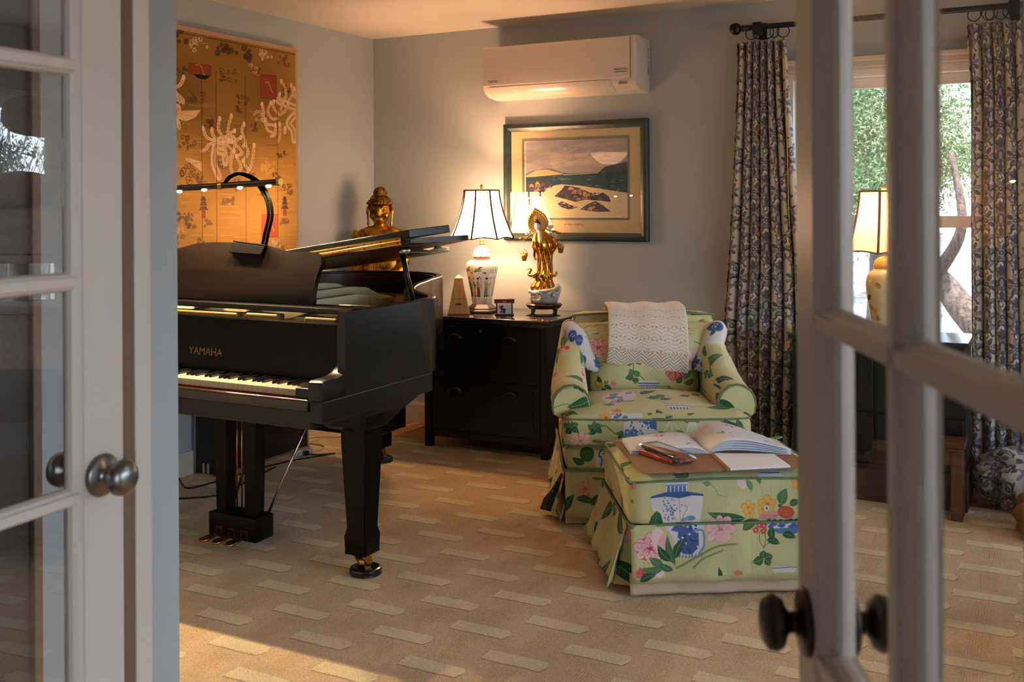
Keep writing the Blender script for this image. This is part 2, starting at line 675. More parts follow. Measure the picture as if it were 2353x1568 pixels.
bm = B(); box(bm, -1.975, -1.940, 1.476, 1.498, -.012, 2.08, .004); box(bm, -1.975, -1.938, .6, .63, -.012, 2.08, .004); box(bm, -1.975, -1.938, .6, 1.498, 2.045, 2.08, .004)
struct(obj('trim_1', bm, TRIMW))

# hall the picture is taken from
HX0, HX1, HY0 = -2.6, 1.9, -2.6
bm = B()
box(bm, HX0 - .12, HX0, HY0, YF - .1, -.014, ZC)
struct(obj('wall_hall_left', bm, WALLP))
bm = B(); box(bm, HX0 - .12, HX1 + .12, HY0 - .12, HY0, -.014, ZC)
struct(obj('wall_hall_back', bm, WALLP))
bm = B(); box(bm, HX0, -2.05, YF - .1, YF, -.014, ZC)
struct(obj('wall_hall_front', bm, WALLP))
bm = B()
box(bm, HX1, HX1 + .12, HY0, -2.4, -.014, ZC); box(bm, HX1, HX1 + .12, .1, YF - .1, -.014, ZC)
box(bm, HX1, HX1 + .12, -2.4, .1, -.014, .1); box(bm, HX1, HX1 + .12, -2.4, .1, 2.2, ZC)
struct(obj('wall_hall_right', bm, WALLP))

# baseboards
BASE = M('baseboard_paint', sr(206, 196, 180), 0.4)


def base_prof(s):
    return [(0, -.013), (0, .105), (s * .006, .115), (s * .012, .118), (s * .016, .10), (s * .016, -.013)]


bm = B(); prism(bm, [(XL + a, z) for a, z in base_prof(1)], 'y', 1.92, YB - .02)
struct(obj('baseboard_left', bm, BASE))
bm = B()
prism(bm, [(YB - a, z) for a, z in base_prof(1)], 'x', XL + .02, XR)
struct(obj('baseboard_back', bm, BASE))


# windows -----------------------------------------------------------
VINYL = M('window_vinyl', sr(232, 230, 224), 0.35)
WGLASS = glass_mat('window_glass', 1.45, 0.7)


def window(name, along, a0, a1, z0, z1, w0, depth, rail=None, mull=None, sgn=1):
    """along 'x': the opening runs in x at y=w0..w0+depth; along 'y': in y at x=w0..; one frame mesh, sashes and panes as parts"""
    def bx(bm, p0, p1, q0, q1, za, zb, bev=.003):
        if along == 'x':
            box(bm, p0, p1, q0, q1, za, zb, bev)
        else:
            box(bm, q0, q1, p0, p1, za, zb, bev)
    fw = .045
    bm = B()
    bx(bm, a0, a0 + fw, w0, w0 + depth, z0, z1); bx(bm, a1 - fw, a1, w0, w0 + depth, z0, z1)
    bx(bm, a0 + fw, a1 - fw, w0, w0 + depth, z1 - fw, z1); bx(bm, a0 + fw, a1 - fw, w0, w0 + depth, z0, z0 + fw)
    win = struct(obj(name, bm, VINYL))
    cells = [(a0 + fw, a1 - fw)]
    if mull:
        bm = B()
        for m in mull:
            bx(bm, m - .035, m + .035, w0 + .01, w0 + depth - .01, z0 + fw, z1 - fw)
        obj('mullion', bm, VINYL, win)
        e = [a0 + fw] + [v for m in mull for v in (m - .035, m + .035)] + [a1 - fw]
        cells = [(e[i], e[i + 1]) for i in range(0, len(e), 2)]
    for c0, c1 in cells:
        spans = [(z0 + fw, z1 - fw)] if rail is None else [(z0 + fw, rail + .03), (rail - .03, z1 - fw)]
        for k, (s0, s1) in enumerate(spans):
            q = w0 + .035 + (.03 if k == 1 else 0.0)
            bm = B()
            sw = .045
            bx(bm, c0, c0 + sw, q, q + .028, s0, s1); bx(bm, c1 - sw, c1, q, q + .028, s0, s1)
            bx(bm, c0 + sw, c1 - sw, q, q + .028, s1 - sw * 1.2, s1); bx(bm, c0 + sw, c1 - sw, q, q + .028, s0, s0 + sw * 1.3)
            sash = obj('window_sash', bm, VINYL, win)
            bm = B()
            bx(bm, c0 + sw, c1 - sw, q + .012, q + .016, s0 + sw * 1.3, s1 - sw * 1.2, 0)
            obj('pane', bm, WGLASS, sash)
    return win


window('window_1', 'x', WX0, WX1, WZ0, WZ1, YB + .02, .11, rail=1.265)
window('window_2', 'y', VY0, VY1, VZ0, VZ1, XR + .02, .11, mull=[2.2, 3.6])
window('added_window_3', 'y', -2.4, .1, .10, 2.2, HX1 + .01, .1, mull=[-1.15])  # unseen hall window, added to bring in daylight from the right
# casings
bm = B()
cas = [(YB, WZ1 - .012), (YB - .012, WZ1 - .012), (YB - .014, WZ1 - .002), (YB - .02, WZ1 + .004), (YB - .022, WZ1 + .03), (YB - .03, WZ1 + .038), (YB - .034, WZ1 + .054), (YB, WZ1 + .056)]
prism(bm, cas, 'x', WX0 - .075, WX1 + .075)
box(bm, WX0 - .065, WX0 + .004, YB - .02, YB, WZ0 - .05, WZ1 - .012, .004); box(bm, WX1 - .004, WX1 + .065, YB - .02, YB, WZ0 - .05, WZ1 - .012, .004)
box(bm, WX0 - .09, WX1 + .09, YB - .05, YB + .02, WZ0 - .03, WZ0, .005)
struct(obj('trim_2', bm, WHITE))
bm = B()
box(bm, XR - .02, XR, VY0 - .07, VY0, VZ0 - .05, VZ1 + .07, .004); box(bm, XR - .02, XR, VY1, VY1 + .07, VZ0 - .05, VZ1 + .07, .004)
box(bm, XR - .02, XR, VY0 - .07, VY1 + .07, VZ1, VZ1 + .07, .004); box(bm, XR - .05, XR + .02, VY0 - .09, VY1 + .09, VZ0 - .03, VZ0, .004)
struct(obj('trim_3', bm, WHITE))
bm = B()
for x0, x1 in ((DX0, DX0 + .03), (DX1 - .03, DX1)):
    box(bm, x0, x1, YF - .11, YF + .008, -.012, DZ, .003)
box(bm, DX0, DX1, YF - .11, YF + .008, DZ - .03, DZ, .003)
struct(obj('trim_4', bm, WHITE))

# carpet -----------------------------------------------------------
PXc, PYc = 0.405, 0.295
cv = Canvas(PXc, PYc, 1500, (218, 188, 146))
ht = Canvas(PXc, PYc, 1500, (110, 110, 110))
for ox, oy in ((0, 0), (PXc / 2, PYc / 2)):
    for dx in (-PXc, 0, PXc):
        for dy in (-PYc, 0, PYc):
            cx, cy = ox + dx + .1, oy + dy + .07
            # ribbed bar lying across (y direction), looped pile
            ax, ay = cx + .0, cy + PYc / 2
            ht.poly([(ax - .032, ay - .085), (ax + .032, ay - .085), (ax + .032, ay + .085), (ax - .032, ay + .085)], (70, 70, 70), .9)
            cv.poly([(ax - .032, ay - .085), (ax + .032, ay - .085), (ax + .032, ay + .085), (ax - .032, ay + .085)], (208, 170, 118), .6)
            for k in range(7):
                q = ax - .027 + k * .009
                ht.line([(q, ay - .083), (q, ay + .083)], .004, (150, 150, 150), .8, smooth=False)
                cv.line([(q, ay - .083), (q, ay + .083)], .0035, (240, 208, 160), .55, smooth=False)
            # raised cut-pile bar along x
            pts = [(cx - .104, cy - .032), (cx + .092, cy - .032), (cx + .106, cy), (cx + .092, cy + .032), (cx - .104, cy + .032)]
            cv.poly([(a + .003, b_ - .007) for a, b_ in pts], (140, 108, 74), .5)  # offset dark copy paints shade along the bar's lower edge
            ht.poly(pts, (235, 235, 235))
            cv.poly(pts, (255, 228, 182), .95)
cv.noise(.34, 1); cv.noise(.26, 3); ht.noise(.35, 2); ht.noise(.3, 4)
im_c, im_h = cv.image('carpet_colour'), ht.image('carpet_pile', True)
CARPET, nt, b = new_mat('carved_pile_carpet')
n = nt.nodes
tc = n.new('ShaderNodeTexCoord')
mp = n.new('ShaderNodeMapping')
mp.inputs['Scale'].default_value = (1 / PXc, 1 / PYc, 1)
mp.inputs['Location'].default_value = (-(-1.82 - .1) / PXc, -(3.03 - .07) / PYc, 0)
nt.links.new(tc.outputs['Object'], mp.inputs['Vector'])
t1 = n.new('ShaderNodeTexImage'); t1.image = im_c
t2 = n.new('ShaderNodeTexImage'); t2.image = im_h
wob = n.new('ShaderNodeTexNoise'); wob.inputs['Scale'].default_value = 10.0; wob.inputs['Detail'].default_value = 8.0; wob.inputs['Roughness'].default_value = .68
nt.links.new(tc.outputs['Object'], wob.inputs['Vector'])
wm = n.new('ShaderNodeVectorMath'); wm.operation = 'MULTIPLY_ADD'
wm.inputs[1].default_value = (.07, .07, 0)
nt.links.new(wob.outputs['Color'], wm.inputs[0])
nt.links.new(mp.outputs['Vector'], wm.inputs[2])
for t in (t1, t2):
    nt.links.new(wm.outputs[0], t.inputs['Vector'])
big = n.new('ShaderNodeTexNoise'); big.inputs['Scale'].default_value = 3.5; big.inputs['Detail'].default_value = 6
nt.links.new(tc.outputs['Object'], big.inputs['Vector'])
rp = n.new('ShaderNodeValToRGB')
rp.color_ramp.elements[0].position = .36; rp.color_ramp.elements[1].position = .64
rp.color_ramp.elements[0].color = (1.0, .98, .95, 1); rp.color_ramp.elements[1].color = (1.24, 1.22, 1.19, 1)
nt.links.new(big.outputs['Fac'], rp.inputs['Fac'])
mx = n.new('ShaderNodeMix'); mx.data_type = 'RGBA'; mx.blend_type = 'MULTIPLY'; mx.inputs['Factor'].default_value = 1.0
nt.links.new(t1.outputs['Color'], mx.inputs[6]); nt.links.new(rp.outputs['Color'], mx.inputs[7])
nt.links.new(mx.outputs[2], b.inputs['Base Color'])
b.inputs['Roughness'].default_value = 1.0
b.inputs['Specular IOR Level'].default_value = 0.05
b.inputs['Sheen Weight'].default_value = 0.25
b.inputs['Sheen Roughness'].default_value = 0.6
fz = n.new('ShaderNodeTexNoise'); fz.inputs['Scale'].default_value = 420.0
nt.links.new(tc.outputs['Object'], fz.inputs['Vector'])
b1 = n.new('ShaderNodeBump'); b1.inputs['Strength'].default_value = .5; b1.inputs['Distance'].default_value = .003
nt.links.new(fz.outputs['Fac'], b1.inputs['Height'])
b2 = n.new('ShaderNodeBump'); b2.inputs['Strength'].default_value = .75; b2.inputs['Distance'].default_value = .012
nt.links.new(t2.outputs['Color'], b2.inputs['Height'])
nt.links.new(b1.outputs['Normal'], b2.inputs['Normal'])
nt.links.new(b2.outputs['Normal'], b.inputs['Normal'])
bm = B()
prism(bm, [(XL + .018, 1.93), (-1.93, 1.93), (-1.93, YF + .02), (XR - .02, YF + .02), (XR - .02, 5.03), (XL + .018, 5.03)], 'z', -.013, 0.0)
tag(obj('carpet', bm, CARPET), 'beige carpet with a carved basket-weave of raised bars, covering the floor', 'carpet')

# ------------------------------------------------------------------ the two glazed leaves
DGLASS = glass_mat('door_glass', 1.95, 1.6)
DGLASS2 = glass_mat('door_glass_edge', 1.42, 0.55)
LITE = .3333


def french_door(name, E, t, W, stile, glass, knob_mat, astragal, label, knob_l, kz=.942, ksc=1.0):
    """E: corner at the free edge on the face we see; t: unit vector towards the hinge. Local frame: l along t, k into the leaf, z up"""
    t = Vector((t[0], t[1], 0)).normalized()
    nrm = Vector((-t.y, t.x, 0))                    # candidate normal of the visible face
    cam = Vector((0, 0, 0)) - Vector((E[0], E[1], 0))
    if nrm.dot(cam) < 0:
        nrm = -nrm
    root = None
    T = .040
    M4 = Matrix(((t.x, -nrm.x, 0, E[0]), (t.y, -nrm.y, 0, E[1]), (0, 0, 1, 0), (0, 0, 0, 1)))  # l, depth, z -> world

    def put(nm, bm, mat, parent, **kw):
        bm.transform(M4)
        return obj(nm, bm, mat, parent, **kw)
    z0, z1 = .012, 2.03
    zb, zt = .25, .25 + 5 * LITE
    bm = B()
    box(bm, 0, stile, 0, T, z0, z1, .002); box(bm, W - stile, W, 0, T, z0, z1, .002)
    box(bm, stile, W - stile, 0, T, z0, zb - .0, 0); box(bm, stile, W - stile, 0, T, zt, z1, 0)
    root = put(name, bm, WHITE, None)
    struct(root)
    root['label'] = label
    root['category'] = 'door'
    # sticking around and between the lites
    mid = (stile + W - stile) / 2
    mw = .030

    def bar_prof(w):
        return [(-w / 2, .017), (-w / 2 + .003, .010), (-w / 2 + .009, .006), (-w * .22, .0015), (w * .22, .0015), (w / 2 - .009, .006), (w / 2 - .003, .010), (w / 2, .017),
                (w / 2, T - .017), (w / 2 - .003, T - .010), (w / 2 - .009, T - .006), (w * .22, T - .0015), (-w * .22, T - .0015), (-w / 2 + .009, T - .006), (-w / 2 + .003, T - .010), (-w / 2, T - .017)]
    bm = B()
    prism(bm, [(mid + a, k) for a, k in bar_prof(mw)], 'z', zb, zt)
    put('vertical_muntin', bm, WHITE, root)
    for i in range(1, 5):
        bm = B()
        z = zb + i * LITE
        prism(bm, [(k, z + a) for a, k in bar_prof(mw)], 'x', stile, W - stile)
        put('cross_muntin', bm, WHITE, root)
    bm = B()
    s = .016
    st = [(0, .002), (0, T - .002), (s * .4, T - .006), (s * .8, T - .011), (s, T - .017), (s, .017), (s * .8, .011), (s * .4, .006)]
    prism(bm, [(stile + a, k) for a, k in st], 'z', zb, zt)
    prism(bm, [(W - stile - a, k) for a, k in st], 'z', zb, zt)
    prism(bm, [(k, zb + a) for a, k in st], 'x', stile, W - stile)
    prism(bm, [(k, zt - a) for a, k in st], 'x', stile, W - stile)
    put('glazing_bead', bm, WHITE, root)
    for i in range(5):
        for l0, l1 in ((stile + s, mid - mw / 2), (mid + mw / 2, W - stile - s)):
            bm = B()
            box(bm, l0, l1, T / 2 - .002, T / 2 + .002, zb + i * LITE + .012, zb + (i + 1) * LITE - .012)
            put('glass_pane', bm, glass, root)
    if astragal:
        bm = B()
        box(bm, 0, astragal, -.005, .0005, z0, z1, .002, 3)
        put('astragal', bm, WHITE, root)
        bm = B()
        box(bm, astragal, astragal + .022, -.002, .001, z0, z1, .0008)  # brown strip puts the shade of the astragal's groove into colour
        put('groove_shade_strip', bm, M('groove_shade', sr(112, 84, 62), .7), root)
    # knobs on both faces
    for side in (0, 1):
        bm = B()
        prof = [(.0, 0), (.033, 0), (.034, .004), (.030, .009), (.016, .012), (.0115, .016), (.0105, .022), (.0145, .027), (.0245, .032), (.0285, .041), (.027, .051), (.019, .058), (.008, .0605), (.0, .061)]
        lathe(bm, [(max(r, 1e-4), z * ksc) for r, z in prof], seg=28)
        # turn so that the axis points out of the face
        bm.transform(Matrix.Rotation(R(90), 4, 'X') if side == 0 else Matrix.Rotation(R(-90), 4, 'X'))
        bm.transform(Matrix.Translation((knob_l, 0 if side == 0 else T, kz)))
        put('door_knob', bm, knob_mat, root, smooth=True)
    for z in (.25, 1.02, 1.8):
        bm = B()
        lathe(bm, [(.006, -.045), (.006, .045)], (W + .004, -.003, z), 10)
        put('hinge', bm, NICKEL, root, smooth=True)
    return root


french_door('door_1', (-1.3396, 1.2388), (.0655, -.9978), .69, .139, DGLASS, NICKEL, .036,
            'white glazed door leaf standing open at the left edge, polished nickel knob, room mirrored in its panes', .104)
french_door('door_2', (-.2392, 1.0946), (.419, -.908), .610, .074, DGLASS2, BRONZE, 0,
            'white glazed door leaf seen nearly edge-on at right, dark bronze knobs', .04, ksc=.78)
# ------------------------------------------------------------------ grand piano
MAHOG = M('mahogany_inside', sr(58, 22, 16), 0.35, col2=sr(84, 34, 22), nscale=3, stretch=(1, 1, 14))
PLATE = M('cast_plate_gold', sr(232, 220, 164), 0.4)
IVORY = M('key_white', sr(198, 180, 152), 0.3, spec=.3)
KEYBLK = M('key_black', sr(10, 10, 10), 0.25, coat=.4)
PBLK = M('piano_black', sr(7, 7, 7), 0.27, col2=sr(14, 14, 13), nscale=2.2, stretch=(3, .6, 22), spec=.44)
DESKBLK = M('piano_desk_satin', sr(14, 9, 7), 0.34, col2=sr(24, 16, 11), nscale=2, stretch=(.5, 6, 10), spec=.2)
PINB = M('pin_block_gold', sr(150, 124, 62), .5)
STEEL = M('string_steel', sr(150, 140, 120), 0.3, metal=1.0)

piano = thing('grand_piano', 'black satin grand piano with its lid propped low and keyboard open', 'piano', (-2.93, 3.6, 0))
XS, XT = -3.68, -2.186     # spine and treble sides
outer = [(XT, 2.90), (XT, 3.30), (-2.188, 3.42), (-2.20, 3.50), (-2.245, 3.585), (-2.36, 3.685), (-2.47, 3.79), (-2.56, 3.92), (-2.64, 4.08), (-2.70, 4.24), (-2.755, 4.38), (-2.80, 4.52),
         (-2.87, 4.66), (-2.98, 4.77), (-3.13, 4.835), (-3.28, 4.84), (-3.45, 4.80), (-3.58, 4.71), (-3.655, 4.58), (XS, 4.42), (XS, 4.0), (XS, 3.5), (XS, 2.90)]
outer = crv(outer, 4)


def offset(path, d):
    out = []
    for i, p in enumerate(path):
        a, b_ = path[max(0, i - 1)], path[min(len(path) - 1, i + 1)]
        tx, ty = b_[0] - a[0], b_[1] - a[1]
        l = math.hypot(tx, ty)
        out.append((p[0] - ty / l * d, p[1] + tx / l * d))
    return out


inner = offset(outer, .034)
inner2 = offset(outer, .052)


def band(bm, A, Bp, z0, z1, bev=.003):
    rings = []
    for (x, y), (u, v) in zip(A, Bp):
        dx, dy = (u - x), (v - y)
        l = math.hypot(dx, dy); dx /= l; dy /= l
        rings.append([(x, y, z0), (x, y, z1 - bev), (x + dx * bev, y + dy * bev, z1), (u - dx * bev, v - dy * bev, z1), (u, v, z1 - bev), (u, v, z0)])
    loft(bm, rings)


bm = B(); band(bm, outer, inner, .70, .993)
obj('rim', bm, PBLK, piano, angle=40)
in_a = [(a, b_) for a, b_ in zip(offset(outer, .035), inner2) if a[1] > 3.02]
bm = B(); band(bm, [q[0] for q in in_a], [q[1] for q in in_a], .74, .985)
obj('inner_rim', bm, MAHOG, piano, angle=40)
# lower moulding of the case, front to the bend
for x0, x1 in ((XT - .05, XT + .004), (XS - .004, XS + .05)):
    bm = B(); box(bm, x0, x1, 2.768, 3.462, .627, .70, .003)
    obj('lower_rail', bm, PBLK, piano)
# arms
armp = [(2.772, .695), (2.772, .752), (2.776, .763), (2.786, .769), (2.84, .769), (2.868, .771), (2.896, .778), (2.920, .795), (2.938, .815), (2.950, .842), (2.955, .872), (2.952, .90), (2.946, .922), (2.945, .95), (2.952, .993), (3.02, .993), (3.02, .695)]
for x0, x1 in ((XT - .062, XT), (XS, XS + .062)):
    bm = B()
    prism(bm, armp, 'x', x0, x1, .004, 2)
    obj('arm', bm, PBLK, piano, angle=35)
# key blocks
for x0, x1 in ((XT - .14, XT - .063), (XS + .063, XS + .14)):
    bm = B(); box(bm, x0, x1, 2.80, 2.95, .66, .735, .004)
    obj('key_block', bm, PBLK, piano)
# keybed and underside
bm = B(); box(bm, XS + .05, XT - .05, 2.775, 3.20, .60, .664, .004)
obj('keybed', bm, PBLK, piano)
bm = B(); box(bm, XS + .065, XT - .065, 2.776, 2.802, .652, .700, .010, 3)
obj('key_slip', bm, M('slip_gloss', sr(44, 30, 24), 0.16, coat=.5), piano, angle=40)
# keyboard
kx0, kx1 = XS + .142, XT - .142
kw = (kx1 - kx0) / 52
bm = B(); box(bm, kx0, kx1, 2.83, 2.97, .664, .70)
kb = obj('keyboard', bm, RED_FELT, piano)
bm = B(); box(bm, 0, kw - .0009, 2.822, 2.972, .700, .724, .0014, 2)
k0 = obj('white_key', bm, IVORY, kb)
k0.location.x = kx0
for i in range(1, 52):
    k = k0.copy(); C.objects.link(k); k.location.x = kx0 + i * kw
bm = B(); prism(bm, [(2.874, .722), (2.880, .734), (2.972, .736), (2.972, .722)], 'x', -.0055, .0055, .0016)
bk = obj('black_key', bm, KEYBLK, kb)
pos = [i for i in range(1, 52) if (i % 7) in (1, 3, 4, 6, 0) ][:36]
first = True
for i in pos:
    k = bk if first else bk.copy()
    if not first:
        C.objects.link(k)
    first = False
    k.location.x = kx0 + i * kw + kw * .0
# fallboard
bm = B()
prism(bm, [(2.974, .724), (2.976, .736), (2.990, .932), (2.994, .938), (3.004, .938), (3.008, .93), (3.012, .72)], 'x', XS + .063, XT - .063, .002)
fb = obj('fallboard', bm, M('fallboard_gloss', sr(7, 8, 8), 0.26, spec=.14), piano)
bm = text_bm('YAMAHA', .042, .0006, Matrix.Translation((-3.012, 2.9789, .786)) @ Matrix.Rotation(R(86), 4, 'X') @ Matrix.Diagonal((1.0, 1, 1, 1)))
# spread the letters
xs = [v.co.x for v in bm.verts]
for v in bm.verts:
    v.co.x = -3.004 + (v.co.x - min(xs)) * 1.0
obj('lettering', bm, M('inlaid_brass', sr(104, 78, 48), .6), fb)
# plate, pins, strings and dampers under the lid
bm = B()
prism(bm, [p for p in inner2 if p[1] > 3.025], 'z', .842, .852)
obj('soundboard', bm, M('spruce_board', sr(150, 104, 58), .5, col2=sr(128, 86, 46), nscale=3, stretch=(12, .6, 1)), piano)
bm = B()
in3 = [p for p in offset(outer, .062) if p[1] > 3.025]
prism(bm, in3, 'z', .872, .884)
plate = obj('iron_plate', bm, M('plate_dark_gold', sr(120, 92, 44), .4, metal=.7), piano)
for x, w, ye in ((-2.52, .05, 3.60), (-2.80, .05, 4.02), (-3.08, .05, 4.36), (-3.36, .05, 4.50)):
    bm = B()
    prism(bm, [(3.06, .945), (3.3, .962), (ye - .25, .964), (ye - .12, .952), (ye - .03, .915), (ye + .06, .892), (ye + .14, .888), (ye + .14, .882), (3.06, .882)], 'x', x - w / 2, x + w / 2, .006, 2)
    obj('plate_strut', bm, PLATE, plate, angle=40)
for x0, x1, h in ((-3.55, -2.80, .950), (-2.755, -2.60, .953), (-2.47, -2.32, .950)):
    bm = B(); box(bm, x0, x1, 3.025, 3.075, .905, h, .006)
    obj('pin_block', bm, PINB, plate)
bm = B()
for i in range(90):
    x = XS + .10 + i * .0148
    if x > XT - .08:
        break
    yb = 3.55 + 1.15 * ((XT - x) / (XT - XS)) ** .8
    tube(bm, [(x, 3.12, .905), (x - .02, yb - .08, .897)], .0011, 4)
obj('strings', bm, STEEL, piano)
bm = B()
tube(bm, crv([(-2.3, 3.50, .90), (-2.40, 3.60, .90), (-2.5, 3.66, .90), (-2.55, 3.80, .90), (-2.66, 3.95, .90), (-2.74, 4.2, .90)]), .012, 6)
obj('damper_felt', bm, RED_FELT, piano)
# music shelf and desk
bm = B(); box(bm, XS + .06, XT - .07, 3.035, 3.16, .964, .985, .004)
obj('music_shelf', bm, PBLK, piano)
mx = -2.93
half = [(.0, 1.222), (.12, 1.221), (.19, 1.214), (.26, 1.198), (.33, 1.190), (.40, 1.1905), (.445, 1.186), (.468, 1.172), (.474, 1.155), (.462, 1.125), (.452, 1.08), (.449, 1.04), (.452, 1.00), (.447, .984)]
prof = crv(half, 4)
out = [(mx + a, z) for a, z in prof] + [(mx - a, z) for a, z in prof[::-1][:-1]]
bm = B()
prism(bm, out, 'y', 3.085, 3.107, .004)
bm.transform(rot_m('X', R(-12), (0, 3.09, .984)))
obj('music_desk', bm, DESKBLK, piano, angle=40)
# lid: hinged on the spine, propped low
LA = R(8.3)
LM = rot_m('Y', -LA, (XS, 0, .995))
lo = offset(outer, -.045)
HY = 3.275
lidpts = crv([(XT + .045, HY), (XT + .050, 3.50), (XT + .054, 3.64), (XT + .040, 3.72), (XT - .02, 3.79), (-2.33, 3.86)], 4) + [p for p in lo if p[1] > 3.92 and p[0] > XS] + [(XS - .01, 4.3), (XS - .01, HY)]
bm = B()
prism(bm, lidpts, 'z', .996, 1.016, .003, 2)
bm.transform(LM)
lid = obj('lid', bm, [PBLK], piano, angle=35)
bm = B()
prism(bm, [(x * .985 + XS * .015, y) for x, y in [(XT - .01, HY + .025)] + [p for p in offset(outer, .02) if p[1] > HY + .04] + [(XS + .02, HY + .025)]], 'z', .9935, .996)
bm.transform(LM)
obj('lid_underside', bm, MAHOG, lid)
bm = B()
box(bm, XS - .01, XT + .043, HY, HY + .30, 1.0185, 1.050, .003)
bm.transform(rot_m('X', R(2.4), (0, HY, 1.018)))
bm.transform(LM)
obj('lid_flap', bm, PBLK, lid)
bm = B()
for z0, z1 in ((.996, 1.0115), (1.0135, 1.0265)):
    box(bm, XS + .05, XT + .005, HY - .007, HY - .0005, z0, z1, .0015)
tube(bm, [(XS + .05, HY - .004, 1.0125), (XT + .005, HY - .004, 1.0125)], .0035, 8)
bm.transform(LM)
hg = obj('lid_hinge', bm, BRASS, lid, angle=40)
for i in range(19):
    x = XT - .010 - i * .078
    for z in (1.004, 1.020):
        bm = B()
        lathe(bm, [(.0035, 0), (.003, .0015), (.0001, .0015)], (0, 0, 0), 8, M4=Matrix.Translation((x, HY - .007, z)) @ Matrix.Rotation(R(90), 4, 'X'))
        bm.transform(LM)
        obj('screw', bm, BRONZE, hg)
bm = B()
tube(bm, [(-2.225, 3.385, .985), (-2.262, 3.365, 1.195)], [.013, .010], 8)
obj('lid_prop', bm, PBLK, piano, smooth=True)
bm = B(); lathe(bm, [(.0001, 0), (.034, .002), (.036, .007), (.018, .010), (.012, .022), (.0001, .022)], (-2.24, 3.62, .966), 20); bm.transform(LM)
obj('reflection_disc', bm, M('reflection_cream', sr(210, 196, 170), .4), lid, smooth=True)  # cream disc stands in for light reflected under the lid
bm = B(); tube(bm, [(-2.205, 3.30, .975), (-2.205, 3.33, .975)], .011, 10); tube(bm, [(-2.205, 3.332, .975), (-2.205, 3.347, .975)], .014, 10); bm.transform(LM)
obj('lid_catch', bm, CHROME, lid, smooth=True)
# legs
for lx, ly in ((-2.262, 3.098), (-3.60, 3.098), (-3.17, 4.50)):
    rear = ly > 4
    bm = B()
    rings = []
    for z, w in ((.60, .064), (.56, .062), (.553, .056), (.5, .054), (.178, .042), (.150, .049), (.095, .047), (.085, .045)):
        rings.append([(lx - w, ly - w, z), (lx + w, ly - w, z), (lx + w, ly + w, z), (lx - w, ly + w, z)])
    loft(bm, rings)
    bmesh.ops.bevel(bm, geom=[e for e in bm.edges if abs(e.verts[0].co.z - e.verts[1].co.z) > .02], offset=.005, segments=2, affect='EDGES')
    leg = obj('leg', bm, EBONY, piano, angle=30)
    # bracket block
    bm = B()
    if not rear:
        br_ = [(2.83, .605), (2.86, .60), (2.915, .592), (2.955, .575), (2.985, .557), (3.035, .548), (3.17, .548), (3.20, .56), (3.27, .585), (3.33, .602), (3.42, .628), (2.83, .628)]
        prism(bm, br_, 'x', lx - .062, lx + .062, .004)
    else:
        box(bm, lx - .15, lx + .15, ly - .35, ly + .12, .60, .70, .006)
    obj('leg_bracket', bm, PBLK, leg, angle=40)
    bm = B()
    lathe(bm, [(.022, .075), (.018, .088)], (lx, ly, 0), 12)
    prism(bm, [(ly - .03, .078), (ly + .014, .078), (ly + .038, .045), (ly + .03, .030), (ly + .008, .032), (ly - .005, .05)], 'x', lx - .020, lx - .013)
    prism(bm, [(ly - .03, .078), (ly + .014, .078), (ly + .038, .045), (ly + .03, .030), (ly + .008, .032), (ly - .005, .05)], 'x', lx + .013, lx + .020)
    tube(bm, [(lx - .012, ly + .02, .042), (lx + .012, ly + .02, .042)], .026, 18)
    obj('caster', bm, BRASS, leg, angle=40)
bm = B(); box(bm, -3.30, -2.88, 4.05, 4.32, .25, .60, .006)
obj('tone_box', bm, EBONY, piano)
bm = B()
for (x0, y0), (x1, y1) in (((-3.6, 3.2), (-3.2, 4.6)), ((-2.35, 3.2), (-3.0, 4.5)), ((-2.95, 3.2), (-3.1, 4.6))):
    a = math.atan2(y1 - y0, x1 - x0); L_ = math.hypot(x1 - x0, y1 - y0)
    box(bm, 0, L_, -.045, .045, .60, .72, .004, M4=Matrix.Translation((x0, y0, 0)) @ Matrix.Rotation(a, 4, 'Z'))
obj('under_beams', bm, M('beam_wood', sr(36, 26, 20), .6), piano)
# pedal lyre
lyx, lyy = -2.915, 3.165
bm = B()
box(bm, lyx - .125, lyx + .125, lyy - .05, lyy + .06, .03, .128, .008, 2)
lyre = obj('pedal_lyre', bm, EBONY, piano, angle=40)
for dx in (-.075, .075):
    bm = B()
    rings = [[(lyx + dx * (1 + q * .15) - w, lyy - .028, z), (lyx + dx * (1 + q * .15) + w, lyy - .028, z), (lyx + dx * (1 + q * .15) + w, lyy + .03, z), (lyx + dx * (1 + q * .15) - w, lyy + .03, z)] for z, w, q in ((.125, .024, 0), (.45, .030, .3), (.52, .034, .4), (.60, .036, .4))]
    loft(bm, rings)
    obj('lyre_post', bm, EBONY, lyre)
bm = B(); box(bm, lyx - .16, lyx + .16, lyy - .07, lyy + .08, .575, .602, .004)
obj('lyre_block', bm, EBONY, lyre)
for dx in (-.034, -.008, .04):
    bm = B(); tube(bm, [(lyx + dx, lyy + .02, .12), (lyx + dx, lyy + .02, .58)], .003, 6)
    obj('pedal_rod', bm, BRASS, lyre, smooth=True)
for dx in (-.10, .105):
    bm = B(); tube(bm, [(lyx + dx * .95, lyy + .055, .12), (lyx + dx * 1.4, lyy + .36, .60)], .006, 8)
    obj('lyre_brace', bm, CHROME if dx > 0 else BLACKM, lyre, smooth=True)
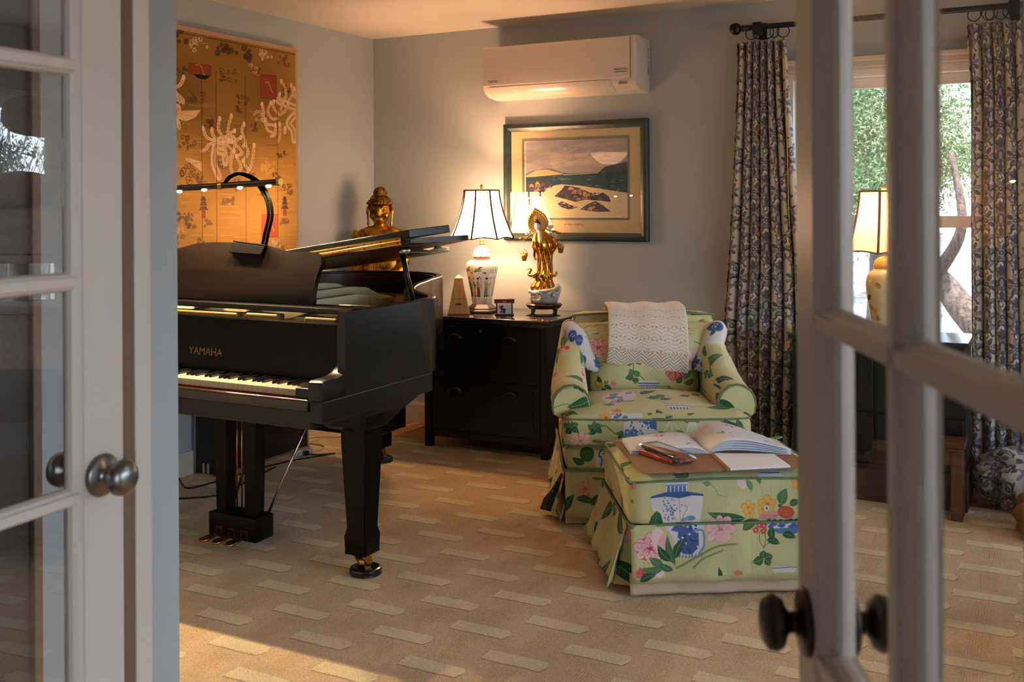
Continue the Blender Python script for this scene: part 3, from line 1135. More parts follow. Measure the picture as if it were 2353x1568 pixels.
for dx in (-.066, 0, .066):
    bm = B()
    prism(bm, crv([(lyx + dx - .012, lyy - .045), (lyx + dx - .012, lyy - .09), (lyx + dx - .021, lyy - .115), (lyx + dx - .018, lyy - .142), (lyx + dx, lyy - .152), (lyx + dx + .018, lyy - .142), (lyx + dx + .021, lyy - .115), (lyx + dx + .012, lyy - .09), (lyx + dx + .012, lyy - .045)], 3), 'z', .046, .054, .002)
    bm.transform(rot_m('X', R(4), (0, lyy - .05, .05)))
    obj('pedal', bm, BRASS, lyre, angle=40)
    bm = B(); box(bm, lyx + dx - .017, lyx + dx + .017, lyy - .0515, lyy - .0497, .068, .074); box(bm, lyx + dx - .017, lyx + dx - .0145, lyy - .0515, lyy - .0497, .036, .074); box(bm, lyx + dx + .0145, lyx + dx + .017, lyy - .0515, lyy - .0497, .036, .074)
    obj('pedal_felt', bm, M('dark_red_felt', sr(96, 14, 14), .95), lyre)
# small control box under the keybed
bm = B(); box(bm, -2.72, -2.56, 2.95, 3.10, .575, .602, .003)
cb = obj('control_box', bm, BLACKM, piano)
bm = B(); lathe(bm, [(.0025, 0), (.002, .003), (.0001, .0035)], seg=10); bm.transform(Matrix.Translation((-2.69, 2.95, .588)) @ Matrix.Rotation(R(90), 4, 'X'))
obj('indicator_light', bm, emissive('green_led', (.2, 1, .25, 1), 6), cb)
for k in range(3):
    bm = B(); lathe(bm, [(.004, 0), (.004, .005), (.0001, .006)], seg=10); bm.transform(Matrix.Translation((-2.665 + k * .03, 2.95, .588)) @ Matrix.Rotation(R(90), 4, 'X'))
    obj('control_knob', bm, NICKEL, cb)

# caster cups
CUP = M('caster_cup_black', sr(14, 15, 17), .28, coat=.3)


def cup(x, y, label):
    bm = B()
    lathe(bm, [(.0001, 0), (.057, 0), (.060, .004), (.058, .012), (.060, .018), (.057, .024), (.050, .026), (.044, .021), (.0001, .019)], (x, y, .0), 36)
    return tag(obj('caster_cup', bm, CUP, smooth=False, angle=35), label, 'caster cup', 'caster cups under the piano')


cup(-2.262, 3.118, 'round black caster cup under the near right leg of the grand piano')
cup(-3.17, 4.52, 'round black caster cup under the rear leg of the grand piano')
cup(-3.60, 3.118, 'round black caster cup under the bass-side front leg of the grand piano')

# ------------------------------------------------------------------ piano lamp on the desk
pl = thing('piano_lamp', 'black gooseneck piano lamp with a long horizontal bar clipped over the music desk', 'lamp', (-2.80, 3.11, 1.2))
bm = B()
M4d = rot_m('X', R(-12), (0, 3.09, .984))
prism(bm, [(-2.905, 1.222), (-2.735, 1.206), (-2.752, 1.172), (-2.918, 1.180)], 'y', 3.070, 3.084, .002, M4=M4d)
prism(bm, [(-2.905, 1.224), (-2.735, 1.208), (-2.735, 1.212), (-2.905, 1.228)], 'y', 3.070, 3.16, .001, M4=M4d)
obj('lamp_base', bm, M('lamp_base_bronze', sr(9, 6, 5), .85, spec=.06), pl)
for q in (0, .018):
    bm = B()
    tube(bm, crv([(-2.80 + q, 3.17, 1.19), (-2.775 + q, 3.16, 1.25), (-2.745 + q, 3.15, 1.33), (-2.745 + q, 3.13, 1.40), (-2.785 + q, 3.11, 1.465), (-2.85 + q * .6, 3.10, 1.492), (-2.905 + q * .4, 3.10, 1.478), (-2.935 + q * .2, 3.10, 1.448)], 8), .0062, 10)
    obj('gooseneck', bm, M('gooseneck_black', sr(5, 5, 5), .7, bump=(260, .6), spec=.0), pl, smooth=True)
bm = B()
bx0, bx1 = -3.245, -2.652
zb_ = 1.448


def barz(x):
    return 1.446 + (x + 2.946) * .035


prof_b = []
for sec in ((bx0, .0001), (bx0, .0125), (bx1, .0125), (bx1, .0001)):
    prof_b.append([(sec[0], 3.10 + sec[1] * math.cos(a), barz(sec[0]) + sec[1] * math.sin(a)) for a in [2 * PI * k / 16 for k in range(16)]])
loft(bm, prof_b)
obj('lamp_bar', bm, BLACKM, pl, angle=50)
for x0, x1 in ((-2.955, -2.935), (bx1, bx1 + .012), (bx0 - .012, bx0)):
    bm = B(); tube(bm, [(x0, 3.10, barz(x0)), (x1, 3.10, barz(x1))], .0142, 18)
    obj('brass_collar', bm, BRASS, pl, angle=50)
BULB = emissive('halogen_bulb', (1.0, .78, .5, 1), 60)
for x in (-3.171, -3.035, -2.845, -2.699):
    bm = B(); ball(bm, (x, 3.098, barz(x) - .0125), .0085, 10, 8, (1.5, .9, .8))
    obj('bulb', bm, BULB, pl, smooth=True)
# ------------------------------------------------------------------ printed chintz
GREEN = (206, 202, 148)
TS = 0.92
cz = Canvas(TS, TS, 900, GREEN)
cz.soft(.10, 9)


def tiled(fn):
    """draw a motif so that it wraps over the tile edges"""
    for dx in (-TS, 0, TS):
        for dy in (-TS, 0, TS):
            st = random.getstate()
            fn(dx, dy)
            random.setstate(st)


def motif_a(dx, dy):
    x, y = dx + .20, dy + .22
    cz.line([(x, y), (x - .02, y + .14), (x + .05, y + .30)], .005, (96, 122, 70))
    leaf(cz, x - .02, y + .10, .12, .06, 2.5)
    leaf(cz, x, y + .05, .13, .06, .5, (70, 118, 78))
    leaf(cz, x - .01, y - .02, .12, .05, -2.4, (44, 88, 58))
    peony(cz, x, y, .075)
    jar(cz, dx + .46, dy + .08, .13, .24)
    leaf(cz, dx + .38, dy + .12, .10, .05, 2.0, (40, 84, 54))
    leaf(cz, dx + .55, dy + .10, .13, .055, .3, (60, 106, 70))


def motif_b(dx, dy):
    peony(cz, dx + .72, dy + .34, .07, (200, 84, 84), (244, 222, 210), (232, 160, 150), tilt=.5)
    leaf(cz, dx + .66, dy + .40, .12, .05, 2.2, (52, 96, 62))
    leaf(cz, dx + .78, dy + .36, .12, .055, .7, (66, 112, 74))
    leaf(cz, dx + .70, dy + .26, .11, .05, -1.9, (44, 88, 58))
    cz.line([(dx + .62, dy + .10), (dx + .74, dy + .16), (dx + .88, dy + .14)], .009, (132, 152, 86))
    blossom(cz, dx + .12, dy + .52, .026)
    blossom(cz, dx + .17, dy + .56, .022, (226, 150, 132), (190, 70, 60))
    leaf(cz, dx + .08, dy + .50, .07, .035, 3.4, (46, 92, 60))
    leaf(cz, dx + .16, dy + .49, .08, .035, -.7, (58, 104, 70))


def motif_c(dx, dy):
    # bowl and a spray of fruit
    x, y = dx + .44, dy + .56
    cz.poly([(x - .055, y + .055), (x + .055, y + .055), (x + .036, y), (x - .036, y)], (228, 222, 214))
    cz.line([(x - .052, y + .045), (x + .052, y + .045)], .006, (88, 116, 164))
    for k in range(6):
        cz.line([(x - .034 + k * .0135, y + .006), (x - .036 + k * .0145, y + .026)], .007, (88, 116, 164))
    cz.line([(x + .05, y + .03), (x + .12, y + .05), (x + .17, y + .02)], .003, (110, 132, 80))
    cz.line([(x - .04, y + .06), (x - .08, y + .12), (x - .06, y + .20)], .003, (110, 132, 80))
    for a, q in ((2.2, .11), (1.0, .13), (.2, .10), (3.0, .12)):
        leaf(cz, x - .07, y + q + .02, .06, .04, a, (62, 108, 70))
    peony(cz, dx + .74, dy + .70, .085, (206, 90, 92), (246, 226, 216), (236, 168, 158), tilt=.2)
    leaf(cz, dx + .80, dy + .62, .15, .06, -.6, (40, 84, 54))
    leaf(cz, dx + .68, dy + .64, .13, .055, 3.5, (54, 100, 66))
    leaf(cz, dx + .80, dy + .74, .13, .05, .4, (72, 120, 80))
    jar(cz, dx + .20, dy + .66, .15, .26)
    leaf(cz, dx + .30, dy + .76, .13, .05, .9, (50, 96, 62))
    for k in range(3):
        cz.ell(dx + .54 + k * .02, dy + .84 + (k % 2) * .018, .012, .012, 0, (204, 80, 70))
    leaf(cz, dx + .56, dy + .86, .08, .04, 1.2, (60, 106, 70))
    leaf(cz, dx + .52, dy + .82, .08, .035, 4.0, (48, 92, 58))


def motif_d(dx, dy):
    rn = random.Random(21)
    for i in range(16):
        x, y = rn.uniform(0, TS), rn.uniform(0, TS)
        k = rn.random(); a = rn.uniform(0, 6.2)
        x += dx; y += dy
        if k < .45:
            cz.line([(x, y), (x + .05 * math.cos(a), y + .05 * math.sin(a)), (x + .10 * math.cos(a + .5), y + .10 * math.sin(a + .5))], .003, (112, 134, 84), .8)
            for q in (.9, -.9, .1):
                leaf(cz, x + .05 * math.cos(a), y + .05 * math.sin(a), .055, .030, a + q, ((66, 108, 72), (92, 132, 92), (50, 94, 62))[i % 3])
        elif k < .7:
            peony(cz, x, y, .030, (204, 100, 96), (244, 220, 206), (232, 160, 148), 6, a)
            leaf(cz, x + .02, y, .06, .03, a, (70, 112, 76))
        else:
            cz.line([(x, y), (x + .06, y + .02), (x + .12, y)], .006, (150, 162, 100), .9)


for f_ in (motif_d, motif_a, motif_b, motif_c):
    tiled(f_)
cz.blur(2); cz.soft(.10, 7); cz.noise(.06, 1)
im_cz = cz.image('chintz_print')
CHINTZ = img_mat('printed_chintz', im_cz, .78, bump=(26, .25, 'NOISE', .006), sheen=.1, spec=.25)
PIPE = M('green_piping', sr(122, 138, 98), .8, bump=(400, .4))
PLAINF = M('plain_green_fabric', sr(170, 170, 108), .8, col2=sr(186, 186, 122), nscale=8, bump=(30, .25))
LINING = M('oatmeal_lining', sr(216, 194, 162), .9, bump=(120, .2))
BLUEWH = Canvas(.5, .5, 700, (226, 220, 212))
for i_ in range(26):
    px_, py_ = random.uniform(0, .5), random.uniform(0, .5)
    r_ = random.uniform(.022, .045)
    for dx_ in (-.5, 0, .5):
        for dy_ in (-.5, 0, .5):
            BLUEWH.ell(px_ + dx_, py_ + dy_, r_, r_ * .7, i_, (84, 110, 158))
            BLUEWH.ell(px_ + dx_, py_ + dy_, r_ * .75, r_ * .5, i_, (68, 90, 136))
            for k in range(4):
                BLUEWH.ell(px_ + dx_ + r_ * .3 * math.cos(k * 1.6), py_ + dy_ + r_ * .22 * math.sin(k * 1.6), r_ * .12, r_ * .1, 0, (206, 208, 214))
BLUEF = img_mat('blue_white_print', BLUEWH.image('blue_white_print'), .78, bump=(26, .25, 'NOISE', .006), spec=.25)


# chair fronts painted as they lie on the chair
CF = Canvas(.90, .50, 1100, GREEN)
CF.soft(.08, 10)
CBK = Canvas(.80, .42, 1100, GREEN)
CBK.soft(.08, 9)


def cq(x, y):
    return ((1250 + x / 3.733 - 1507) / 543 + .45, .455 - (660 + y / 3.733 - 965) / 520)


def bq(x, y):
    return ((1250 + x / 3.733 - 1478) / 482 + .38, .455 - (660 + y / 3.733 - 915) / 515 - .42)


def lf(cv, f, x0, y0, x1, y1, w, col):
    a, b_ = f(x0, y0), f(x1, y1)
    leaf(cv, a[0], a[1], math.hypot(b_[0] - a[0], b_[1] - a[1]), w / 2000, math.atan2(b_[1] - a[1], b_[0] - a[0]), col)


for i_ in range(60):
    x_, y_ = random.uniform(0, .9), random.uniform(0, .45)
    CF.line([(x_, y_), (x_ + .004, y_ + .05), (x_ - .002, y_ + .10)], .0014, (160, 160, 104), .35)
for cx_, cy_, sp_ in ((210, 1220, 1.0), (415, 1225, .95), (640, 1275, .6)):
    for a_ in (-2.6, -1.6, -.6, .6, 2.2):
        lf(CF, cq, cx_, cy_, cx_ + 80 * sp_ * math.cos(a_), cy_ + 66 * sp_ * math.sin(a_), 52 * sp_, ((40, 82, 52), (58, 104, 64), (76, 118, 76))[int(a_ * 3) % 3])
CF.line([cq(*p) for p in ((210, 1240), (330, 1270), (415, 1240), (500, 1200), (580, 1260), (640, 1280))], .004, (96, 120, 70))
q_ = cq(290, 1325); peony(CF, q_[0], q_[1], .042, (200, 130, 112), (242, 222, 204), (230, 186, 160), 8)
q_ = cq(190, 1150); peony(CF, q_[0], q_[1], .018, (200, 90, 90), (240, 200, 190), (224, 140, 130), 6)
CF.poly([cq(*p) for p in ((690, 1150), (945, 1150), (945, 1275), (660, 1292), (668, 1165))], (226, 222, 220))
CF.poly([cq(*p) for p in ((675, 1230), (770, 1225), (780, 1285), (662, 1290))], (104, 134, 186))
CF.poly([cq(*p) for p in ((800, 1150), (945, 1150), (945, 1240), (890, 1215), (830, 1180))], (84, 116, 172))
for i_ in range(26):
    q_ = cq(random.uniform(690, 930), random.uniform(1160, 1275)); CF.ell(q_[0], q_[1], .005, .0035, i_, (70, 100, 160) if i_ % 3 else (226, 224, 224))
for x_ in (1040, 1075, 1110):
    CF.line([cq(1075, 1155), cq(x_, 1200), cq(x_ + (x_ - 1075) * 1.3, 1270)], .008, (224, 218, 196))
lf(CF, cq, 1060, 1280, 960, 1245, 40, (76, 112, 70)); lf(CF, cq, 1090, 1280, 1180, 1250, 40, (84, 120, 76))
CF.poly([cq(*p) for p in ((1160, 1150), (1340, 1150), (1310, 1180), (1200, 1182))], (112, 146, 92))
for k in range(5):
    CF.line([cq(1225 + k * 13, 1180), cq(1205 + k * 22, 1250)], .006, (226, 222, 208))
lf(CF, cq, 1720, 1250, 1510, 1150, 70, (44, 88, 56)); lf(CF, cq, 1680, 1240, 1640, 1150, 60, (56, 102, 64)); lf(CF, cq, 1560, 1230, 1500, 1160, 44, (88, 128, 84))
CF.ell(cq(350, 1450)[0], cq(350, 1450)[1], .030, .034, 0, (62, 108, 62)); lf(CF, cq, 330, 1530, 220, 1480, 60, (48, 92, 58))
CF.poly([cq(*p) for p in ((415, 1395), (530, 1395), (530, 1560), (425, 1560))], (224, 222, 224))
CF.line([cq(*p) for p in ((470, 1550), (480, 1500), (455, 1450), (490, 1410))], .005, (60, 70, 110))
for i_ in range(10):
    q_ = cq(random.uniform(430, 520), random.uniform(1400, 1480)); CF.ell(q_[0], q_[1], .004, .003, 0, (70, 100, 160))
q_ = (.14, .150); peony(CF, q_[0], q_[1], .040, (180, 90, 76), (236, 194, 172), (220, 150, 130), 8)
leaf(CF, .10, .11, .09, .03, -.2, (70, 100, 62)); leaf(CF, .16, .09, .08, .035, .4, (52, 90, 56)); leaf(CF, .20, .13, .08, .03, -.6, (40, 80, 54))
jar(CF, .24, .03, .09, .13); leaf(CF, .05, .06, .08, .035, 1.0, (48, 90, 58)); leaf(CF, .30, .05, .09, .035, .8, (66, 106, 66))
peony(CF, .45, .12, .045); leaf(CF, .48, .16, .09, .04, .4, (60, 104, 66)); leaf(CF, .40, .10, .08, .035, 3.4, (48, 92, 58)); blossom(CF, .62, .13, .026); blossom(CF, .66, .10, .02); peony(CF, .76, .13, .04, tilt=.4); leaf(CF, .70, .12, .08, .035, 2.9, (60, 104, 66))
CF.blur(2); CF.soft(.10, 7); CF.noise(.06, 1)
CFRONT = img_mat('chintz_chair_front', CF.image('chintz_chair_front'), .78, bump=(24, .3, 'NOISE', .007), spec=.25)
q_ = bq(480, 530); peony(CBK, q_[0], q_[1], .055, (190, 78, 78), (240, 206, 196), (220, 126, 124), 9)
for a_ in ((770, 770, 700, 800), (775, 765, 740, 715), (775, 770, 830, 750), (780, 790, 790, 850), (770, 660, 700, 640), (790, 660, 870, 640)):
    lf(CBK, bq, *a_, 62, ((62, 108, 70), (78, 122, 80))[a_[0] % 2])
CBK.line([bq(*p) for p in ((775, 640), (770, 700), (775, 770), (830, 780), (860, 810))], .004, (104, 128, 78))
CBK.poly([bq(*p) for p in ((812, 822), (990, 822), (955, 925), (835, 925))], (228, 222, 216)); CBK.line([bq(815, 845), bq(985, 845)], .006, (76, 108, 168)); CBK.line([bq(822, 868), bq(975, 868)], .005, (76, 108, 168))
for k in range(6):
    CBK.line([bq(842 + k * 21, 925), bq(838 + k * 24, 892)], .008, (70, 100, 160))
CBK.line([bq(*p) for p in ((970, 880), (1060, 875), (1100, 900), (1130, 915))], .003, (104, 128, 78)); lf(CBK, bq, 1060, 875, 1090, 895, 30, (120, 150, 98))
q_ = bq(480, 865); CBK.ell(q_[0], q_[1], .020, .019, 0, (206, 158, 60)); CBK.ell(q_[0] - .004, q_[1] + .004, .010, .009, 0, (226, 186, 92))
lf(CBK, bq, 500, 850, 470, 790, 40, (40, 74, 48)); lf(CBK, bq, 520, 870, 590, 910, 40, (50, 90, 56)); lf(CBK, bq, 500, 900, 540, 930, 34, (44, 84, 52)); lf(CBK, bq, 520, 860, 560, 830, 34, (110, 146, 92))
q_ = bq(600, 850); peony(CBK, q_[0], q_[1], .017, (190, 84, 76), (236, 176, 160), (220, 130, 116), 6)
CBK.line([bq(*p) for p in ((410, 690), (520, 660), (610, 660))], .006, (150, 162, 100)); CBK.line([bq(*p) for p in ((420, 725), (520, 690))], .005, (150, 162, 100))
q_ = bq(1150, 735); peony(CBK, q_[0], q_[1], .060, (160, 48, 52), (226, 140, 132), (196, 76, 78), 9)
q_ = bq(1270, 660); peony(CBK, q_[0], q_[1], .066, (220, 130, 126), (248, 228, 218), (240, 190, 180), 9, .4)
for a_ in ((1200, 820, 1300, 740), (1280, 720, 1360, 690), (1330, 740, 1300, 640), (1350, 730, 1420, 600), (1190, 800, 1130, 840), (1300, 830, 1200, 850), (1340, 770, 1440, 720)):
    lf(CBK, bq, *a_, 56, ((44, 88, 60), (92, 134, 92), (64, 110, 74))[a_[1] % 3])
lf(CBK, bq, 1230, 390, 1320, 410, 50, (84, 128, 84)); CBK.line([bq(*p) for p in ((1310, 480), (1380, 510))], .004, (120, 140, 90))
CBK.blur(2); CBK.soft(.10, 7); CBK.noise(.06, 1)
CBACK = img_mat('chintz_chair_back', CBK.image('chintz_chair_back'), .78, bump=(24, .3, 'NOISE', .007), spec=.25)


def front_faces(bm, lim, fn):
    L = bm.loops.layers.uv.verify()
    bm.normal_update()
    for f in bm.faces:
        if f.normal.y < -.45 and f.normal.z < lim:
            f.material_index = 1
            for lp in f.loops:
                lp[L].uv = fn(lp.vert.co)


def cf_uv(co):
    return ((co.x + .45) / .90, co.z / .50)


def cb_uv(co):
    return ((co.x + .38) / .80, (co.z - .42) / .42)


def chz(nm, bm, parent, mat=None, off=(0, 0), sc=TS, **kw):
    boxuv(bm, sc, sc, off)
    return obj(nm, bm, mat or CHINTZ, parent, world=False, **kw)


def skirt_panel(bm, p0, p1, nrm, ztop, zbot, flare, ripple, n=24, ph=0.0, rows=8, lift=0.0):
    """hanging cloth between two plan points"""
    P0, P1, N = Vector((p0[0], p0[1], 0)), Vector((p1[0], p1[1], 0)), Vector((nrm[0], nrm[1], 0))
    D = (P1 - P0)

    def fn(s, t):
        q = P0 + D * s + N * (flare * t ** 1.3 + ripple * t * math.sin(s * 17 + ph) + ripple * .6 * t * math.sin(s * 41 + ph * 2))
        return (q.x, q.y, ztop + (zbot - ztop) * t + lift * t * abs(math.sin(s * 9 + ph)) * .3)
    sheet(bm, fn, n, rows)


# ------------------------------------------------------------------ armchair (front edge at local y = 0)
ch = thing('armchair', 'green floral chintz armchair with rolled arms, loose cushions and a skirt', 'armchair', (-1.500, 4.172, 0), R(27.5))
# body under the seat
bm = B(); pbox(bm, (0, .41, .27), (.392, .40, .06), .03, 6)
boxuv(bm, TS, TS, (.1, .05)); front_faces(bm, 2, cf_uv)
obj('seat_rail', bm, [CHINTZ, CFRONT], ch, world=False, smooth=True)
# T-shaped seat cushion


def tcush(p, q):
    x, y, z = p
    if y > -.17:
        x *= 1 - .27 * min(1, (y + .17) / .05)
    return (x, y, z)


bm = B(); pbox(bm, (0, .28, .392), (.402, .305, .072), .045, 16, (0, .006, .045), tcush)
boxuv(bm, TS, TS, (.34, .30)); front_faces(bm, .6, cf_uv)
obj('seat_cushion', bm, [CHINTZ, CFRONT], ch, world=False, smooth=True)
for z_, k in ((.448, 1), (.336, 1)):
    bm = B()
    pts = [(-.28, .20, z_), (-.30, .118, z_), (-.385, .112, z_), (-.402, .08, z_), (-.402, .03, z_), (-.37, -.012, z_), (-.2, -.026, z_ + .0), (0, -.03, z_), (.2, -.026, z_), (.37, -.012, z_), (.402, .03, z_), (.402, .08, z_), (.385, .112, z_), (.30, .118, z_), (.28, .20, z_)]
    tube(bm, crv(pts, 4), .0042, 6)
    obj('seat_piping', bm, PIPE, ch, world=False, smooth=True)
# arms
for s in (-1, 1):
    rings = []
    for y, zt, cx, r, wo in ((.105, .560, .362, .078, .395), (.12, .572, .362, .084, .398), (.2, .58, .362, .086, .40), (.3, .595, .360, .085, .40), (.4, .63, .356, .080, .395), (.5, .69, .348, .068, .385), (.58, .745, .342, .056, .375), (.66, .785, .338, .046, .365), (.74, .79, .335, .04, .36)):
        zc = zt - r
        ring = [(.288, y, .30), (.283, y, .40), (cx - r * .98, y, zc - .03)]
        for k in range(9):
            a = PI - PI * k / 8
            ring.append((cx + r * math.cos(a), y, zc + r * math.sin(a)))
        ring += [(cx + r * .93, y, zc - .04), (wo - .006, y, .42), (wo, y, .34), (wo, y, .30)]
        rings.append([(s * a, b_, c_) for a, b_, c_ in ring])
    bm = B(); loft(bm, rings)
    chz('arm', bm, ch, off=(.55 if s > 0 else .02, .12), smooth=False, angle=50)
    bm = B()
    f = [(p[0], p[1] - .003, p[2]) for p in rings[1]][2:]
    tube(bm, [(p[0], .112, p[2]) for p in f], .0042, 6)
    obj('arm_piping', bm, PIPE, ch, world=False, smooth=True)
# back
bm = B()


def recl(p, q):
    x, y, z = p
    return (x * (1 - .02 * q.z), y + .075 * (z + .26) / .5, z)


pbox(bm, (.035, .73, .552), (.362, .075, .265), .035, 8, (0, .01, .006), recl)
chz('back', bm, ch, off=(.6, .50), smooth=True)
bm = B()
tube(bm, crv([(-.317, .735, .49), (-.317, .75, .69), (-.310, .745, .79), (-.290, .742, .812), (.035, .742, .820), (.360, .742, .812), (.380, .745, .79), (.387, .75, .69), (.387, .735, .49)], 4), .005, 6)
obj('back_piping', bm, PIPE, ch, world=False, smooth=True)
# loose back cushion with wing-like upper corners
bm = B()


def bcush(p, q):
    x, y, z = p
    w = .262 + .09 * max(0.0, min(1.0, (z + .02) / .10)) ** 1.0
    ears = max(0, (abs(q.x) - .72) / .28)
    z2 = z - .012 * (1 - ears) * max(0, q.z) - .02 * ears * max(0, -q.z)
    x2 = x * (w / .355)
    y2 = y * (1 - .35 * ears) + .085 * (z + .17) / .34 - .03 * (1 - q.x ** 2) * (1 - q.z ** 2)
    return (x2, y2, z2)


pbox(bm, (.02, .585, .612), (.355, .075, .172), .06, 14, (0, .02, .012), bcush)
boxuv(bm, TS, TS, (.44, .105)); front_faces(bm, .7, cb_uv)
bc = obj('back_cushion', bm, [CHINTZ, CBACK], ch, world=False, smooth=True)
for s in (-1, 1):
    bm = B()

    def ear(p, q, s=s):
        x, y, z = p
        return (x, y + .02 * z / .1, z)
    pbox(bm, (0, 0, 0), (.052, .070, .108), .045, 6, (.006, .006, .01), lambda p, q, s=s: (p[0] + s * .35 * p[2] - s * 2.2 * max(0, -p[2] - .02) * .12, p[1] + .22 * p[2], p[2]))
    bmesh.ops.transform(bm, matrix=Matrix.Translation((.02 + s * .318, .580, .676)), verts=bm.verts[:])
    chz('cushion_corner', bm, bc, BLUEF, sc=.5, off=(.1, .0), smooth=True)
# skirt
for nm, p0, p1, nr in (('skirt', (-.395, .005), (.395, .005), (0, -1)), ('skirt', (.40, .01), (.40, .80), (1, 0)), ('skirt', (-.40, .80), (-.40, .01), (-1, 0)), ('skirt', (.395, .805), (-.395, .805), (0, 1))):
    bm = B(); skirt_panel(bm, p0, p1, nr, .228, .034, .045, .008, 30, p0[0] * 5)
    boxuv(bm, TS, TS, (.36, .5))
    if nr[1] < 0:
        planar_uv(bm, cf_uv)
    obj(nm, bm, CFRONT if nr[1] < 0 else CHINTZ, ch, world=False, smooth=True, mods=(('SOLIDIFY', dict(thickness=.004)),))
    bm = B(); skirt_panel(bm, p0, p1, nr, .08, .006, .02, .003, 20, 1)
    obj('skirt_lining', bm, LINING, ch, world=False, smooth=True, mods=(('SOLIDIFY', dict(thickness=.003)),))
bm = B()
tube(bm, [(-.40, -.002, .230), (.40, -.002, .230)], .0055, 6); tube(bm, [(-.402, 0, .230), (-.402, .80, .230)], .0055, 6); tube(bm, [(.402, 0, .230), (.402, .80, .230)], .0055, 6)
obj('skirt_piping', bm, PIPE, ch, world=False, smooth=True)
# dark pleat swinging out at the near-left corner
bm = B()
loft(bm, [[(-.402, .03, .20), (-.41, .06, .20), (-.40, .05, .20)], [(-.43, .06, .12), (-.45, .10, .12), (-.42, .10, .12)], [(-.45, .07, .07), (-.485, .13, .07), (-.44, .13, .06)], [(-.455, .07, .03), (-.50, .14, .022), (-.45, .14, .015)]])
NAVY = M('navy_floral', sr(26, 32, 52), .85, col2=sr(84, 92, 104), nscale=42, nlo=.55, nhi=.62)
obj('corner_pleat', bm, NAVY, ch, world=False, smooth=True)
for s in (-1, 1):
    for y in (.05, .75):
        bm = B(); lathe(bm, [(.018, .0), (.022, .05), (.024, .21)], (s * .35, y, 0), 10)
        obj('foot', bm, ROSEWOOD, ch, world=False, smooth=True)

# ------------------------------------------------------------------ crocheted throw over the chair back
bm = B()
KN = Canvas(.40, .46, 900, (246, 234, 212))
KH = Canvas(.40, .46, 900, (150, 150, 150))
for r_ in range(46):
    y_ = r_ * .0102
    for c_ in range(60):
        x_ = c_ * .40 / 60
        zz = .018 * (abs(((x_ / .066) % 1) - .5) * 2)
        lace = (y_ < .10)
        yy = y_ + zz
        hole = (lace and (r_ + c_) % 2 == 0) or (not lace and r_ % 7 == 3 and c_ % 3 == 0)
        if hole:
            KN.ell(x_, yy, .0028, .0032, 0, (140, 118, 92), .9); KH.ell(x_, yy, .0030, .0036, 0, (20, 20, 20), .95)
    if r_ % 2 == 0 and y_ > .09:
        pts = [(k * .033, y_ + .018 * (k % 2)) for k in range(13)]
        KH.line(pts, .006, (220, 220, 220), .8, smooth=False); KN.line([(a, b_ - .004) for a, b_ in pts], .0022, (176, 154, 124), .55, smooth=False)
KN.noise(.08, 2); KH.noise(.3, 2)
m_, nt, b = new_mat('cream_crochet')
uvn = nt.nodes.new('ShaderNodeUVMap')
ta, tb = nt.nodes.new('ShaderNodeTexImage'), nt.nodes.new('ShaderNodeTexImage')
ta.image, tb.image = KN.image('crochet_colour'), KH.image('crochet_relief', True)
for t in (ta, tb):
    nt.links.new(uvn.outputs['UV'], t.inputs['Vector'])
nt.links.new(ta.outputs['Color'], b.inputs['Base Color'])
b.inputs['Roughness'].default_value = .95; b.inputs['Sheen Weight'].default_value = .3
bp = nt.nodes.new('ShaderNodeBump'); bp.inputs['Strength'].default_value = .8; bp.inputs['Distance'].default_value = .006
nt.links.new(tb.outputs['Color'], bp.inputs['Height']); nt.links.new(bp.outputs['Normal'], b.inputs['Normal'])
prof = crv([(.515, .588), (.500, .66), (.508, .73), (.545, .80), (.585, .835), (.64, .852), (.74, .856), (.825, .85), (.85, .80), (.857, .70)], 5)   # (y, z) down the front, over the top and behind


def throw_fn(s, t):
    f = t * (len(prof) - 1)
    i = min(int(f), len(prof) - 2)
    y = prof[i][0] + (prof[i + 1][0] - prof[i][0]) * (f - i)
    z = prof[i][1] + (prof[i + 1][1] - prof[i][1]) * (f - i)
    front = max(0, 1 - t / .45)
    x = -.155 + .375 * s + front * (-.016 + .014 * s)
    z += front * (.020 - .055 * s) + .004 * math.sin(s * 15) * (1 - front)
    y += -.006 * math.sin(s * 11 + 1) * front
    return (x, y, z)


sheet(bm, throw_fn, 40, 60, uv=lambda s, t: (s, min(1, t * 1.9) if t < .526 else 1 - (t - .526) * 1.5))
th = obj('crocheted_throw', bm, m_, None, world=False, smooth=True, mods=(('SOLIDIFY', dict(thickness=.012, offset=1.0)), ('SUBSURF', dict(levels=1, render_levels=1))))
th.location = ch.location; th.rotation_euler = ch.rotation_euler
tag(th, 'cream crocheted throw folded over the back of the green floral armchair', 'throw blanket')

# ------------------------------------------------------------------ ottoman (front edge at local y = 0)
OW, OD = .71, .60
ot = thing('ottoman', 'green floral chintz ottoman with a split skirt, papers lying on top', 'ottoman', (-1.0075, 3.539, 0), R(31.5))
FC = Canvas(.72, .44, 1500, (206, 202, 148))
FC.soft(.08, 10)


def zq(x, y):
    return ((1250 + x / 3.646 - 1447) / 647.5 + .005, .396 - (950 + y / 3.646 - 1108) / 660.7)


def zpoly(pts, col, al=1.0):
    FC.poly([zq(*p) for p in pts], col, al)


def zline(pts, w, col, al=1.0):
    FC.line([zq(*p) for p in pts], w / 2360, col, al)


def zleaf(x0, y0, x1, y1, w, col):
    a, b_ = zq(x0, y0), zq(x1, y1)
    leaf(FC, a[0], a[1], math.hypot(b_[0] - a[0], b_[1] - a[1]), w / 2360, math.atan2(b_[1] - a[1], b_[0] - a[0]), col)


